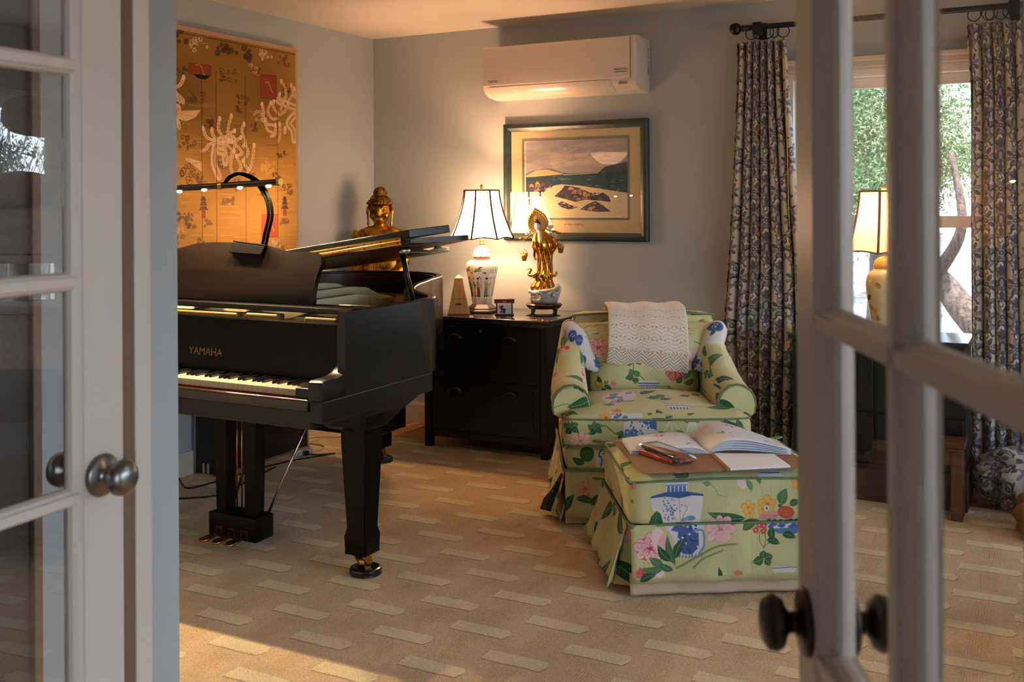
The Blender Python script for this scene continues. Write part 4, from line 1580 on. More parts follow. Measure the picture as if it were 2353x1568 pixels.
for i_ in range(70):     # faint moire lines of the cloth
    x_ = random.uniform(.0, .72); y_ = random.uniform(0, .4)
    FC.line([(x_, y_), (x_ + .004, y_ + .05), (x_ - .002, y_ + .10)], .0012, (150, 156, 96), .35)
# square jar
zpoly([(1030, 690), (1195, 690), (1210, 575), (1018, 575)], (224, 220, 216))
zline([(1018, 580), (1208, 578)], 14, (84, 118, 172)); zline([(1025, 612), (1200, 610)], 10, (110, 140, 188))
for k in range(5):
    zpoly([(1032 + k * 33, 690), (1060 + k * 33, 690), (1056 + k * 33, 622), (1044 + k * 33, 610), (1034 + k * 33, 625)], (88, 122, 176))
zpoly([(895, 720), (900, 700), (1020, 668), (1205, 666), (1335, 690), (1338, 706), (1240, 700), (1135, 724), (1020, 705)], (70, 96, 148))
zpoly([(897, 716), (1020, 704), (1135, 722), (1240, 700), (1336, 706), (1326, 800), (1300, 960), (1020, 960), (1000, 915), (906, 800)], (226, 220, 214))
zline([(1135, 724), (1140, 900)], 5, (170, 172, 180))
for i_ in range(46):
    a, b_ = random.gauss(1055, 42), random.gauss(815, 55)
    q = zq(a, b_)
    FC.ell(q[0], q[1], .0032, .0018, random.uniform(0, 3), (76, 104, 162))
zline([(1000, 740), (1030, 800), (1080, 860), (1110, 900)], 4, (92, 118, 170))
zline([(1160, 895), (1175, 850), (1200, 810), (1185, 780), (1178, 790)], 6, (150, 150, 160))
q = zq(1225, 890); FC.ell(q[0], q[1], .018, .009, 0, (120, 150, 192)); q = zq(1180, 900); FC.ell(q[0], q[1], .016, .007, .3, (140, 164, 200))
zpoly([(1005, 935), (1330, 935), (1336, 1000), (1338, 1090), (1320, 1160), (1290, 1195), (1130, 1205), (1095, 1170), (1080, 1060), (1040, 990)], (216, 214, 216))
zpoly([(1110, 925), (1225, 925), (1250, 1000), (1290, 1010), (1290, 1120), (1230, 1185), (1150, 1175), (1110, 1090), (1120, 1000), (1060, 985)], (78, 102, 150))
for i_ in range(26):
    q = zq(random.uniform(1120, 1290), random.uniform(930, 1175)); FC.ell(q[0], q[1], .005, .004, 0, (214, 216, 222) if i_ % 2 else (42, 66, 120), .9)
zline([(1255, 990), (1320, 990), (1335, 1040), (1330, 1120), (1290, 1180)], 16, (110, 146, 196))
for k in range(8):
    zline([(1125 + k * 26, 1205), (1130 + k * 26, 1188)], 10, (96, 124, 176))
# leaves, blossoms and fruit
zpoly([(880, 930), (900, 870), (945, 822), (980, 850), (1000, 930)], (62, 104, 70)); zline([(945, 830), (935, 925)], 4, (130, 160, 110))
zleaf(1690, 905, 1365, 845, 95, (58, 104, 68)); zleaf(1990, 800, 2035, 655, 92, (84, 128, 80)); zleaf(2060, 800, 2150, 770, 60, (60, 106, 66))
for x_, y_, r_ in ((1712, 815, 62), (1870, 790, 78), (1840, 830, 55), (1725, 860, 45)):
    q = zq(x_, y_); blossom(FC, q[0], q[1], r_ / 2360, (232, 184, 92), (206, 130, 60))
q = zq(1868, 822); FC.ell(q[0], q[1], .010, .010, 0, (232, 228, 220)); FC.ell(q[0], q[1], .0045, .0045, 0, (70, 110, 170))
q = zq(1895, 885); FC.ell(q[0], q[1], .040, .014, .1, (222, 156, 146)); FC.line([zq(1830, 880), zq(1960, 890)], .002, (190, 110, 110))
q = zq(2030, 860); FC.ell(q[0], q[1], .030, .022, -.2, (202, 92, 66))
for i_ in range(30):
    a, b_ = q[0] + random.uniform(-.024, .024), q[1] + random.uniform(-.016, .016); FC.ell(a, b_, .0012, .0012, 0, (226, 150, 110))
zleaf(2000, 815, 1960, 790, 30, (60, 106, 66))
zpoly([(2060, 912), (2170, 890), (2170, 912)], (222, 190, 110))
for x_, y_, r_ in ((2140, 600, 70), (2160, 645, 45)):
    q = zq(x_, y_); blossom(FC, q[0], q[1], r_ / 2360, (232, 178, 84), (200, 96, 50))
zpoly([(1810, 928), (2170, 928), (2170, 1040), (2080, 1045), (1960, 1030), (1870, 985)], (222, 220, 220))
for i_ in range(22):
    q = zq(random.uniform(1870, 2160), random.uniform(930, 985)); FC.ell(q[0], q[1], .010, .006, random.random(), (74, 104, 164), .9)
zpoly([(1880, 992), (2170, 988), (2170, 1012), (2080, 1045), (1960, 1032)], (96, 126, 178))
q = zq(1475, 985); peony(FC, q[0], q[1], .056, (206, 120, 122), (242, 208, 200), (228, 166, 160), 8)
q = zq(1475, 1075); FC.poly([zq(1400, 1030), zq(1560, 1030), zq(1520, 1090), zq(1480, 1096)], (236, 190, 182))
q = zq(885, 1130); peony(FC, q[0], q[1], .058, (186, 66, 74), (246, 226, 218), (224, 132, 134), 9, .3)
q = zq(960, 1060); FC.ell(q[0], q[1], .026, .040, .2, (240, 206, 196)); FC.ell(q[0] + .012, q[1] - .012, .016, .032, -.2, (232, 176, 170))
q = zq(820, 1330); peony(FC, q[0], q[1], .026, (178, 58, 62), (226, 140, 130), (200, 86, 84))
q = zq(965, 1340); FC.ell(q[0], q[1], .016, .011, .4, (240, 216, 206))
zleaf(1090, 1270, 1030, 1020, 60, (76, 118, 82)); zleaf(1090, 1215, 1165, 1055, 70, (48, 92, 60)); zleaf(1055, 1240, 945, 1100, 70, (42, 86, 56)); zleaf(990, 1260, 870, 1200, 66, (86, 124, 86))
zleaf(1000, 1290, 800, 1290, 60, (84, 122, 84)); zleaf(790, 1390, 930, 1340, 60, (44, 90, 60)); zleaf(1070, 1310, 950, 1250, 56, (70, 114, 76))
zline([(1100, 1290), (1250, 1215), (1430, 1130), (1600, 1112)], 18, (140, 152, 92)); zline([(1240, 1290), (1330, 1215), (1490, 1160)], 16, (140, 152, 92))
zleaf(1660, 1000, 1800, 915, 80, (76, 116, 74))
for x_, y_ in ((1770, 1000), (1800, 960), (1840, 965), (1835, 1010)):
    q = zq(x_, y_); blossom(FC, q[0], q[1], .012, (208, 92, 88), (240, 220, 200))
zline([(1800, 1010), (1800, 1090), (1830, 1150)], 5, (104, 124, 74)); zline([(1840, 1010), (1850, 1080), (1830, 1150)], 5, (104, 124, 74)); zline([(1830, 1145), (1900, 1080)], 5, (104, 124, 74))
zleaf(1905, 1080, 1910, 965, 62, (48, 94, 62)); zleaf(1990, 1040, 2110, 1075, 60, (44, 90, 58)); zleaf(1860, 1080, 1970, 1120, 60, (52, 98, 64))
zleaf(1825, 1230, 1730, 1265, 74, (66, 108, 66)); zleaf(1830, 1230, 1830, 1165, 66, (60, 104, 64)); zleaf(1830, 1235, 1905, 1215, 66, (64, 108, 66)); zleaf(1835, 1240, 1880, 1290, 60, (62, 106, 66))
zpoly([(1600, 545), (1680, 545), (1700, 640), (1660, 655), (1630, 620)], (236, 208, 200)); zleaf(1700, 580, 1740, 680, 46, (110, 146, 96)); zleaf(1780, 545, 1815, 620, 40, (84, 128, 82))
zline([(1205, 588), (1340, 590), (1430, 640), (1460, 700), (1530, 720)], 4, (112, 138, 84)); zleaf(1400, 600, 1330, 595, 46, (118, 150, 98))
q = zq(750, 620); peony(FC, q[0], q[1], .013, (190, 80, 80), (236, 190, 180), (220, 130, 124)); zleaf(720, 730, 760, 760, 30, (120, 150, 96))
zpoly([(1885, 1300), (2105, 1300), (2085, 1350), (1905, 1345)], (224, 220, 214)); zline([(1890, 1310), (2100, 1310)], 8, (120, 130, 160))
zpoly([(1440, 1360), (1445, 1290), (1475, 1330), (1480, 1365)], (52, 96, 62)); q = zq(1610, 1345); FC.ell(q[0], q[1], .016, .008, 0, (220, 130, 116))
FC.blur(2); FC.soft(.10, 7); FC.noise(.06, 1)
OTT = img_mat('chintz_ottoman_front', FC.image('chintz_front'), .78, bump=(22, .35, 'NOISE', .008), spec=.25)


def front_uv(co):
    return ((co.x + OW / 2) / .72 + .007, co.z / .44)


# upper box
bm = B(); pbox(bm, (0, OD / 2, .325), (OW / 2, OD / 2, .085), .022, 10, (0, 0, .028))
L_ = bm.loops.layers.uv.verify()
boxuv(bm, TS, TS, (.05, .62))
bm.normal_update()
for f in bm.faces:
    if f.normal.y < -.6:
        f.material_index = 1
        for lp in f.loops:
            lp[L_].uv = front_uv(lp.vert.co)
obj('cushion_top', bm, [CHINTZ, OTT], ot, world=False, smooth=True)
bm = B()
e = OW / 2 + .001
for z_ in (.398, .246):
    tube(bm, crv([(-e + .02, .0, z_ - .004), (0, -.002, z_ + (.004 if z_ > .3 else 0)), (e - .02, .0, z_ - .004), (e, .02, z_), (e, OD - .02, z_), (e - .02, OD, z_), (-e + .02, OD, z_), (-e, OD - .02, z_), (-e, .02, z_), (-e + .02, 0, z_ - .004)], 5), .0042, 6, closed=False)
obj('piping', bm, PIPE, ot, world=False, smooth=True)
# skirt panels
bm = B(); skirt_panel(bm, (-OW / 2 + .004, -.004), (OW / 2, -.004), (0, -1), .246, .050, .022, .004, 36, 2.0, lift=.01)
planar_uv(bm, front_uv)
obj('skirt', bm, OTT, ot, world=False, smooth=True, mods=(('SOLIDIFY', dict(thickness=.004)),))
bm = B(); skirt_panel(bm, (-OW / 2 - .002, OD), (-OW / 2 - .002, .05), (-1, 0), .246, .045, .070, .006, 30, 1.2)
chz('skirt', bm, ot, off=(.12, .4), smooth=True, mods=(('SOLIDIFY', dict(thickness=.004)),))
bm = B(); skirt_panel(bm, (OW / 2 + .002, .03), (OW / 2 + .002, OD), (1, 0), .246, .045, .04, .01, 30, .4)
chz('skirt', bm, ot, off=(.5, .1), smooth=True, mods=(('SOLIDIFY', dict(thickness=.004)),))
bm = B(); skirt_panel(bm, (OW / 2, OD + .003), (-OW / 2, OD + .003), (0, 1), .246, .045, .045, .01, 30, 2.4)
chz('skirt', bm, ot, off=(.3, .7), smooth=True, mods=(('SOLIDIFY', dict(thickness=.004)),))
# the split corner: a flap turned out with its pale lining
bm = B()
sheet(bm, lambda s, t: (-OW / 2 - .004 - t * (.052 + .03 * s), .05 - s * .055 * t - .01 * s, .243 - .205 * t), 6, 10)
chz('skirt_flap', bm, ot, off=(.2, .33), smooth=True, mods=(('SOLIDIFY', dict(thickness=.004)),))
bm = B()
sheet(bm, lambda s, t: (-OW / 2 + .002 - .05 * t * (1 - s) + .02 * s, .022 + .03 * (1 - s) * 1.0, .24 - .215 * t), 6, 8)
chz('corner_pleat', bm, ot, off=(.3, .52), smooth=True, mods=(('SOLIDIFY', dict(thickness=.003)),))
bm = B()
skirt_panel(bm, (-OW / 2 - .002, -.012), (OW / 2, -.012), (0, -1), .085, .010, .006, .003, 40, .7)
skirt_panel(bm, (-OW / 2 - .03, OD - .03), (-OW / 2 - .03, .08), (-1, 0), .08, .012, .015, .004, 24, .2)
obj('skirt_lining', bm, LINING, ot, world=False, smooth=True, mods=(('SOLIDIFY', dict(thickness=.004)),))
for s in (-1, 1):
    for y in (.06, OD - .06):
        bm = B(); lathe(bm, [(.016, .0), (.020, .10), (.022, .25)], (s * .29, y, 0), 10)
        obj('foot', bm, ROSEWOOD, ot, world=False, smooth=True)

# ------------------------------------------------------------------ papers on the ottoman
ZT = .447
CARD = M('brown_card', sr(148, 112, 82), .8, col2=sr(138, 102, 74), nscale=12)
PAPER = M('white_paper', sr(226, 228, 236), .7)
bm = B(); prism(bm, [(-1.514, 3.704), (-1.243, 3.311), (-.742, 3.655), (-1.013, 4.05)], 'z', ZT - .006, ZT - .001, .001)
tag(obj('backing_board', bm, CARD), 'flat brown cardboard sheet lying under the open book on the ottoman', 'cardboard')
bm = B(); prism(bm, [(-1.106, 3.656), (-.992, 3.470), (-.812, 3.607), (-.905, 3.752)], 'z', ZT - .001, ZT + .006, .001)
np_ = thing('notepad', 'blank white pad lying on the cardboard in front of the open book', 'notepad', (-.96, 3.63, ZT))
obj('pages', bm, PAPER, np_)
bm = B(); prism(bm, [(-1.110, 3.657), (-.993, 3.466), (-.985, 3.472), (-1.101, 3.662)], 'z', ZT - .001, ZT + .0065, .0008)
obj('spine_edge', bm, CARD, np_)
# open book: page sheets curling up from the fold
bk_ = thing('open_book', 'open spiral-thin picture book with white pages curling up on the ottoman', 'book', (-1.2, 3.75, ZT))
A0, A1 = Vector((-1.474, 3.700)), Vector((-1.372, 3.530))     # left page outer edge, back and front
F0, F1 = Vector((-1.262, 3.895)), Vector((-1.118, 3.668))     # fold, back and front
D0, D1 = Vector((-1.012, 3.990)), Vector((-.850, 3.792))      # right page outer edge
PG = Canvas(.4, .3, 1200, (228, 228, 234))
for r_ in range(5):
    y_ = .06 + r_ * .045
    x_ = .03
    while x_ < .36:
        w_ = random.uniform(.008, .03)
        PG.line([(x_, y_), (x_ + w_, y_ + random.uniform(-.002, .002))], .0016, (150, 150, 168), .6, smooth=False)
        x_ += w_ + .012
for cx_, cy_ in ((.20, .25), (.10, .12)):
    for i_ in range(16):
        PG.ell(cx_ + random.gauss(0, .018), cy_ + random.gauss(0, .006), .006, .004, i_, ((70, 40, 40), (206, 110, 90), (120, 80, 150), (226, 180, 90))[i_ % 4])
for i_ in range(12):
    PG.ell(random.uniform(.16, .3), random.uniform(.16, .24), .003, .003, 0, (206, 130, 130))
PG.line([(.30, .06), (.335, .10)], .006, (90, 120, 180)); PG.line([(.31, .10), (.34, .07)], .004, (120, 140, 200))
PAGE = img_mat('printed_page', PG.image('printed_page'), .65)


def page(nm, O0, O1, base, hump, edge, nlay=5, flip=False):
    for k in range(nlay):
        bm = B()
        top = k == nlay - 1

        def fn(s, t, k=k):
            p = (F0 + (O0 - F0) * s) * (1 - t) + (F1 + (O1 - F1) * s) * t
            f = k / max(1, nlay - 1)
            z = ZT + base + f * (.010 * min(1, s * 6)) + (hump * (.35 + .65 * f)) * math.sin(PI * min(1, s * 1.02) ** .62) * (1 - .25 * t) + edge * s * f
            return (p.x, p.y, z)
        sheet(bm, fn, 22, 6, uv=lambda s, t: (((1 - s) if flip else s), 1 - t))
        obj(nm, bm, PAGE if top else PAPER, bk_, smooth=True, mods=(('SOLIDIFY', dict(thickness=.0012)),))


page('left_page', A0, A1, .002, .014, .002, 4, True)
page('right_page', D0, D1, .002, .050, .006, 5)
bm = B()
prism(bm, [tuple(A0), tuple(A1), tuple(F1), tuple(D1), tuple(D0), tuple(F0)], 'z', ZT - .0008, ZT + .002)
obj('cover', bm, M('book_cover', sr(196, 170, 160), .5), bk_)
# packet of markers
pk = thing('marker_packet', 'clear plastic packet of red and black markers beside the open book', 'pens', (-1.2, 3.54, ZT))
pa, pb = Vector((-1.330, 3.578, ZT + .010)), Vector((-1.143, 3.460, ZT + .010))
dr = (pb - pa).normalized(); sd = Vector((-dr.y, dr.x, 0))
for i_, (colr, up_) in enumerate((((168, 30, 34), 0), ((30, 34, 36), 0), ((44, 60, 52), 0), ((180, 34, 36), 0), ((196, 44, 40), 1), ((70, 66, 64), 1))):
    o_ = (i_ - 1.5) * .0192 if not up_ else (-.010 + (i_ - 4) * .0195)
    st_ = pa + sd * (-o_) + Vector((0, 0, 0.0165 if up_ else 0)) - dr * .01 * (i_ % 2)
    bm = B()
    tube(bm, [st_, st_ + dr * .01, st_ + dr * .012, st_ + dr * .15, st_ + dr * .152, st_ + dr * .19], [.0068, .0080, .0095, .0095, .0082, .0076], 12)
    obj('marker', bm, M('marker_%d' % i_, sr(*colr), .3), pk, smooth=True)
bm = B()
c0 = (pa + pb) / 2
h_ = (pb - pa).length / 2 + .018
ang = math.atan2(dr.y, dr.x)
pbox(bm, (0, 0, 0), (h_, .046, .0205), .016, 6, (0, 0, .003), lambda p, q: (p[0], p[1] * (1 + .05 * math.sin(q.x * 7)), p[2] * (1 - .75 * max(0, abs(q.x) - .8) / .2) + .0015 * math.sin(q.x * 23 + q.y * 9)))
bm.transform(Matrix.Translation((c0.x, c0.y, ZT + .0215)) @ Matrix.Rotation(ang, 4, 'Z'))
obj('plastic_sleeve', bm, glass_mat('clear_film', 1.6, 2.2, (.90, .90, .90, 1), .10), pk, smooth=True)
# ------------------------------------------------------------------ wall hanging
TAILS = [[(0.737, 0.813), (0.757, 0.774), (0.8, 0.759), (0.84, 0.764)], [(0.8, 0.811), (0.808, 0.783), (0.828, 0.769)], [(0.857, 0.873), (0.845, 0.819), (0.881, 0.781), (0.914, 0.771)], [(0.944, 0.893), (0.922, 0.836), (0.918, 0.783), (0.947, 0.761)], [(0.968, 0.815), (0.93, 0.795), (0.947, 0.767)], [(1.041, 0.856), (1.023, 0.819), (1.049, 0.76), (1.031, 0.735)], [(1.118, 0.745), (1.109, 0.684), (1.091, 0.629), (1.06, 0.592)], [(1.015, 0.782), (0.98, 0.763), (0.963, 0.72)], [(1.049, 0.745), (1.07, 0.701), (1.031, 0.658)], [(0.922, 0.765), (0.881, 0.752), (0.784, 0.735), (0.76, 0.711), (0.729, 0.698)], [(0.947, 0.761), (0.989, 0.733), (1.022, 0.699), (0.98, 0.68)], [(0.963, 0.708), (0.938, 0.637), (0.946, 0.59)], [(0.98, 0.68), (1.013, 0.627), (0.996, 0.591)], [(1.031, 0.658), (1.065, 0.611)], [(0.848, 0.75), (0.897, 0.717), (0.88, 0.67)], [(0.881, 0.752), (0.946, 0.708), (0.913, 0.648)], [(1.345, 1.118), (1.378, 1.08), (1.383, 1.03), (1.34, 1.007)], [(1.431, 1.104), (1.446, 1.061), (1.406, 1.013)], [(1.456, 1.087), (1.46, 1.037)], [(1.183, 0.975), (1.196, 0.933), (1.191, 0.89), (1.227, 0.868), (1.292, 0.866)], [(1.256, 0.988), (1.232, 0.942), (1.264, 0.901), (1.311, 0.905)], [(1.283, 1.002), (1.274, 0.97), (1.32, 0.93)], [(1.209, 0.891), (1.227, 0.837), (1.282, 0.822)], [(1.329, 0.875), (1.333, 0.812), (1.314, 0.774)], [(1.292, 0.866), (1.291, 0.816), (1.254, 0.802)], [(1.376, 0.853), (1.371, 0.827)], [(1.331, 1.044), (1.311, 1.005)], [(1.406, 1.0), (1.377, 0.954), (1.33, 0.925)], [(1.358, 0.996), (1.339, 0.957)], [(0.606, 1.061), (0.587, 1.026), (0.554, 1.006)], [(0.554, 0.978), (0.594, 0.954), (0.601, 0.932)], [(0.567, 0.835), (0.574, 0.803)], [(0.55, 0.967), (0.579, 0.936)]]
BODY = [[(0.955, 0.77), (0.848, 0.753), (0.816, 0.696), (0.815, 0.633), (0.847, 0.57)], [(0.848, 0.703), (0.888, 0.694), (0.896, 0.647)], [(1.321, 1.006), (1.387, 0.992), (1.46, 0.979)], [(1.454, 0.934), (1.405, 0.886), (1.444, 0.844), (1.453, 0.793)], [(0.564, 0.902), (0.556, 0.868)]]
WINGS = [[(0.61, 0.649), (0.629, 0.66), (0.728, 0.641), (0.728, 0.59), (0.697, 0.606)], [(0.557, 0.912), (0.594, 0.893), (0.723, 0.908), (0.684, 0.866), (0.616, 0.841), (0.564, 0.852)]]
CLOUDS = [(0.71, 1.237, 'w', 0.085), (1.212, 1.248, 'w', 0.075), (0.893, 1.249, 'd', 0.085), (1.035, 1.238, 'd', 0.085), (0.574, 1.268, 'd', 0.08), (1.37, 1.237, 'o', 0.07), (0.692, 0.957, 'o', 0.075), (0.769, 0.843, 'r', 0.06), (1.033, 0.981, 'o', 0.06), (0.637, 0.734, 'o', 0.08), (1.234, 0.628, 'p', 0.07), (1.347, 0.706, 'o', 0.05), (0.644, 0.588, 'o', 0.09), (0.925, 1.107, 'o', 0.08), (0.588, 1.104, 'o', 0.05), (0.65, 0.331, 'd', 0.06), (0.589, 0.358, 'd', 0.05), (1.393, 0.51, 'o', 0.06), (1.229, 0.617, 'p', 0.07), (0.59, 0.58, 'o', 0.1), (0.921, 0.443, 'd', 0.05), (1.291, 0.202, 'w', 0.05), (1.001, 0.527, 'o', 0.06), (1.381, 0.325, 'd', 0.04)]
REDS = [[(0.64, 1.138), (0.795, 1.142), (0.795, 1.088), (0.644, 1.085)], [(1.17, 1.138), (1.303, 1.144), (1.302, 1.011), (1.172, 1.009)], [(1.176, 0.366), (1.311, 0.364), (1.31, 0.236), (1.173, 0.24)]]
BLK = [[(0.67, 1.085), (0.787, 1.086), (0.755, 1.065), (0.701, 1.068)]]
PAG = [(0.737, 0.403), (1.37, 0.406)]
SEAM = [(0.831, 1.096), (1.052, 1.12), (1.311, 0.961), (0.728, 0.63)]
TW, TH = 1.495, 1.323          # y 3.20-4.695, z .95-2.273
tp = Canvas(TW, TH, 800, (152, 114, 50))
tp.soft(.3, 5)
for i_ in range(260):          # random lighter and darker streaks along the gold thread
    y_, z_ = random.uniform(0, TW), random.uniform(0, .95)
    w_ = random.uniform(.03, .16)
    tp.line([(y_, z_), (y_ + w_, z_ + random.uniform(-.004, .004))], random.uniform(.003, .010), (206, 152, 70) if i_ % 3 else (120, 78, 26), random.uniform(.12, .4), smooth=False)


def cloud(x, y, kind, s):
    col = {'w': (206, 178, 150), 'd': (74, 52, 30), 'o': (96, 64, 28), 'r': (92, 40, 28), 'p': (196, 150, 96)}[kind]
    st = random.Random(int(x * 1000 + y * 7))
    for i in range(9):
        cx, cy = x + st.uniform(-.9, .9) * s * .8, y + st.uniform(-.6, .6) * s * .7
        r = s * st.uniform(.12, .26)
        if kind == 'd':
            tp.ell(cx, cy, r * 1.1, r * .8, st.random(), col, .75)
        else:
            pts = [(cx + r * (1 - k / 11) * math.cos(k * .75 + i), cy + r * (1 - k / 11) * .8 * math.sin(k * .75 + i)) for k in range(10)]
            tp.line(pts, .0055 if kind in 'w' else .0042, col, .9)
            if i % 2:
                tp.line([(cx, cy - r), (cx + st.uniform(-1, 1) * s * .8, cy - r * .6)], .004, col, .7)


for c_ in CLOUDS:
    cloud(*c_)
for i_ in range(46):
    cloud(random.uniform(.05, 1.42), random.uniform(.02, .62) if i_ < 30 else random.uniform(.6, 1.2), random.choice('ooop'), random.uniform(.035, .065))
CREAM = (214, 176, 132)
for w_ in WINGS:
    tp.poly(w_, CREAM)
    for k in range(8):
        a = w_[k % len(w_)]
        b_ = ((w_[0][0] + w_[-1][0]) / 2, (w_[0][1] + w_[-1][1]) / 2)
        tp.line([a, b_], .002, (130, 92, 50), .6, smooth=False)
for l_ in BODY:
    tp.line(l_, .046, CREAM); tp.line(l_, .010, (156, 112, 66), .6); tp.line([(a + .012, b_) for a, b_ in l_], .003, (120, 84, 46), .6)
for l_ in TAILS:
    tp.line(l_, .017, CREAM); tp.line(l_, .003, (150, 106, 60), .8)
    q = crv(l_, 6)
    for k in range(1, len(q), 2):
        tp.ell(q[k][0] + .009, q[k][1], .005, .004, 0, CREAM); tp.ell(q[k][0] - .009, q[k][1], .005, .004, 0, CREAM)
    tp.ell(l_[0][0], l_[0][1], .012, .014, 0, (222, 190, 150))
for l_ in REDS:
    tp.poly(l_, (146, 66, 42))
    cx_, cy_ = sum(p[0] for p in l_) / 4, sum(p[1] for p in l_) / 4
    tp.line([(cx_ - .03, cy_ + .02), (cx_, cy_ + .025), (cx_ + .02, cy_ - .01), (cx_ + .035, cy_ - .03)], .008, (206, 130, 90), .8)
    tp.line(l_ + [l_[0]], .003, (110, 40, 26), .8, smooth=False)
for l_ in BLK:
    tp.poly(l_, (20, 18, 18))
for x_, y_ in PAG:
    for k, (w_, h_) in enumerate(((.034, .010), (.026, .012), (.020, .012))):
        tp.poly([(x_ - w_, y_ - .01 + k * .024), (x_ + w_, y_ - .01 + k * .024), (x_ + w_ * .5, y_ + h_ + k * .024), (x_ - w_ * .5, y_ + h_ + k * .024)], (66, 36, 22))
    tp.poly([(x_ - .015, y_ - .05), (x_ + .015, y_ - .05), (x_ + .012, y_ - .01), (x_ - .012, y_ - .01)], (110, 50, 28))
for x_, y_ in SEAM:
    tp.line([(x_, 1.12 if x_ < 1.2 else .97), (x_, 0)], .0035, (64, 42, 20), .9, smooth=False)
tp.line([(0, TH - .04), (TW, TH - .04)], .004, (70, 46, 22), .8, smooth=False)
# woven rib
jj, ii = np.mgrid[0:tp.H, 0:tp.W]
tp.a *= (1 + .17 * np.sin((ii + jj) * 2 * PI / 6.0) * np.sin((ii - jj * 2) * 2 * PI / 9.0))[..., None].astype(np.float32)
tp.noise(.12, 1)
TAPM = img_mat('gold_brocade', tp.image('gold_brocade'), .36, metal=.65, spec=.5, img_bump=.5)
tap = thing('wall_hanging', 'gold brocade wall hanging with pale phoenixes on the left wall behind the piano', 'tapestry', (-3.87, 3.95, 1.6))
bm = B(); box(bm, -3.898, -3.866, 3.20, 4.695, .95, 2.273, .003)
obj('stretcher_panel', bm, M('tan_canvas', sr(186, 148, 112), .85, bump=(200, .2)), tap)
bm = B(); box(bm, -3.866, -3.862, 3.225, 4.668, .975, 2.246)
L_ = bm.loops.layers.uv.verify()
planar_uv(bm, lambda co: ((co.y - 3.2) / TW, (co.z - .95) / TH))
obj('brocade', bm, TAPM, tap)

# ------------------------------------------------------------------ framed print
pic = thing('framed_picture', 'dark green framed beach print with wide cream mat, under the air conditioner', 'picture', (-2.47, 5.48, 1.5))
FG = M('green_frame', sr(24, 42, 41), .42, col2=sr(36, 56, 52), nscale=4, stretch=(1, 1, 8), coat=.2)
px0, px1, pz0, pz1 = -2.932, -2.012, 1.149, 1.846
fw = .048
bm = B()
fp = [(0, 0), (0, .026), (.010, .032), (.026, .032), (.040, .022), (fw, .018), (fw, 0)]   # (inwards, out of the wall)


def ring_at(a, h):
    return [(px0 + a, YB - h, pz0 + a), (px1 - a, YB - h, pz0 + a), (px1 - a, YB - h, pz1 - a), (px0 + a, YB - h, pz1 - a)]


loft(bm, [ring_at(a, h) for a, h in fp], True, False)
obj('frame', bm, FG, pic)
MATB = M('cream_mat', sr(206, 184, 142), .9)
bm = B()
mx0, mx1, mz0, mz1 = -2.798, -2.141, 1.284, 1.740
loft(bm, [[(px0 + fw, YB - .013, pz0 + fw), (px1 - fw, YB - .013, pz0 + fw), (px1 - fw, YB - .013, pz1 - fw), (px0 + fw, YB - .013, pz1 - fw)],
          [(mx0 - .006, YB - .013, mz0 - .006), (mx1 + .006, YB - .013, mz0 - .006), (mx1 + .006, YB - .013, mz1 + .006), (mx0 - .006, YB - .013, mz1 + .006)]], True, False)
obj('mat_board', bm, MATB, pic)
bm = B()
loft(bm, [[(mx0 - .014, YB - .0145, mz0 - .014), (mx1 + .014, YB - .0145, mz0 - .014), (mx1 + .014, YB - .0145, mz1 + .014), (mx0 - .014, YB - .0145, mz1 + .014)],
          [(mx0 - .002, YB - .0125, mz0 - .002), (mx1 + .002, YB - .0125, mz0 - .002), (mx1 + .002, YB - .0125, mz1 + .002), (mx0 - .002, YB - .0125, mz1 + .002)]], True, False)
obj('mat_fillet', bm, M('grey_fillet', sr(120, 116, 100), .6), pic)
pw, ph = mx1 - mx0, mz1 - mz0
pcv = Canvas(pw, ph, 1500, (226, 214, 190))


def pz(x, y):
    return ((x - 386) / 680 * pw, (1322 - y) / (1322 - 818) * ph)


def pp(pts, col, al=1.0):
    pcv.poly([pz(*q) for q in pts], col, al)


pp([(396, 826), (1066, 800), (1066, 1040), (396, 1060)], (176, 164, 166))
for i_ in range(130):
    x_, y_ = random.uniform(390, 1060), random.uniform(825, 1000)
    q = pz(x_, y_)
    warm = (y_ > 900 and x_ > 560)
    pcv.ell(q[0], q[1], random.uniform(.02, .06), random.uniform(.006, .014), random.uniform(-.1, .25), random.choice(((212, 192, 172), (226, 204, 176)) if warm else ((150, 140, 150), (166, 152, 158), (190, 176, 172))), .35)
pp([(396, 1030), (560, 1000), (640, 1030), (700, 1035), (880, 1030), (1066, 1010), (1066, 1110), (396, 1090)], (56, 88, 92))
pp([(396, 1030), (440, 1012), (520, 1002), (570, 998), (620, 1018), (650, 1036), (396, 1050)], (128, 122, 138))
pp([(396, 1050), (430, 1030), (470, 1010), (540, 1008), (600, 1024), (660, 1040), (396, 1056)], (226, 186, 128))
pp([(650, 1042), (880, 1032), (880, 1040), (660, 1048)], (232, 206, 160))
pp([(880, 1036), (920, 1000), (960, 990), (1010, 980), (1066, 968), (1066, 1030), (900, 1042)], (74, 80, 100))
pp([(396, 1056), (1066, 1030), (1066, 1170), (760, 1130), (396, 1100)], (44, 76, 82))
for i_ in range(90):
    x_, y_ = random.uniform(420, 1060), random.uniform(1050, 1165)
    q = pz(x_, y_)
    pcv.line([q, (q[0] + random.uniform(.01, .05), q[1] + random.uniform(-.002, .002))], random.uniform(.001, .0032), random.choice(((206, 210, 200), (120, 150, 150), (70, 108, 112), (226, 222, 206))), .6, smooth=False)
pp([(396, 1180), (520, 1120), (640, 1105), (760, 1115), (1066, 1165), (1066, 1322), (396, 1322)], (228, 206, 164))
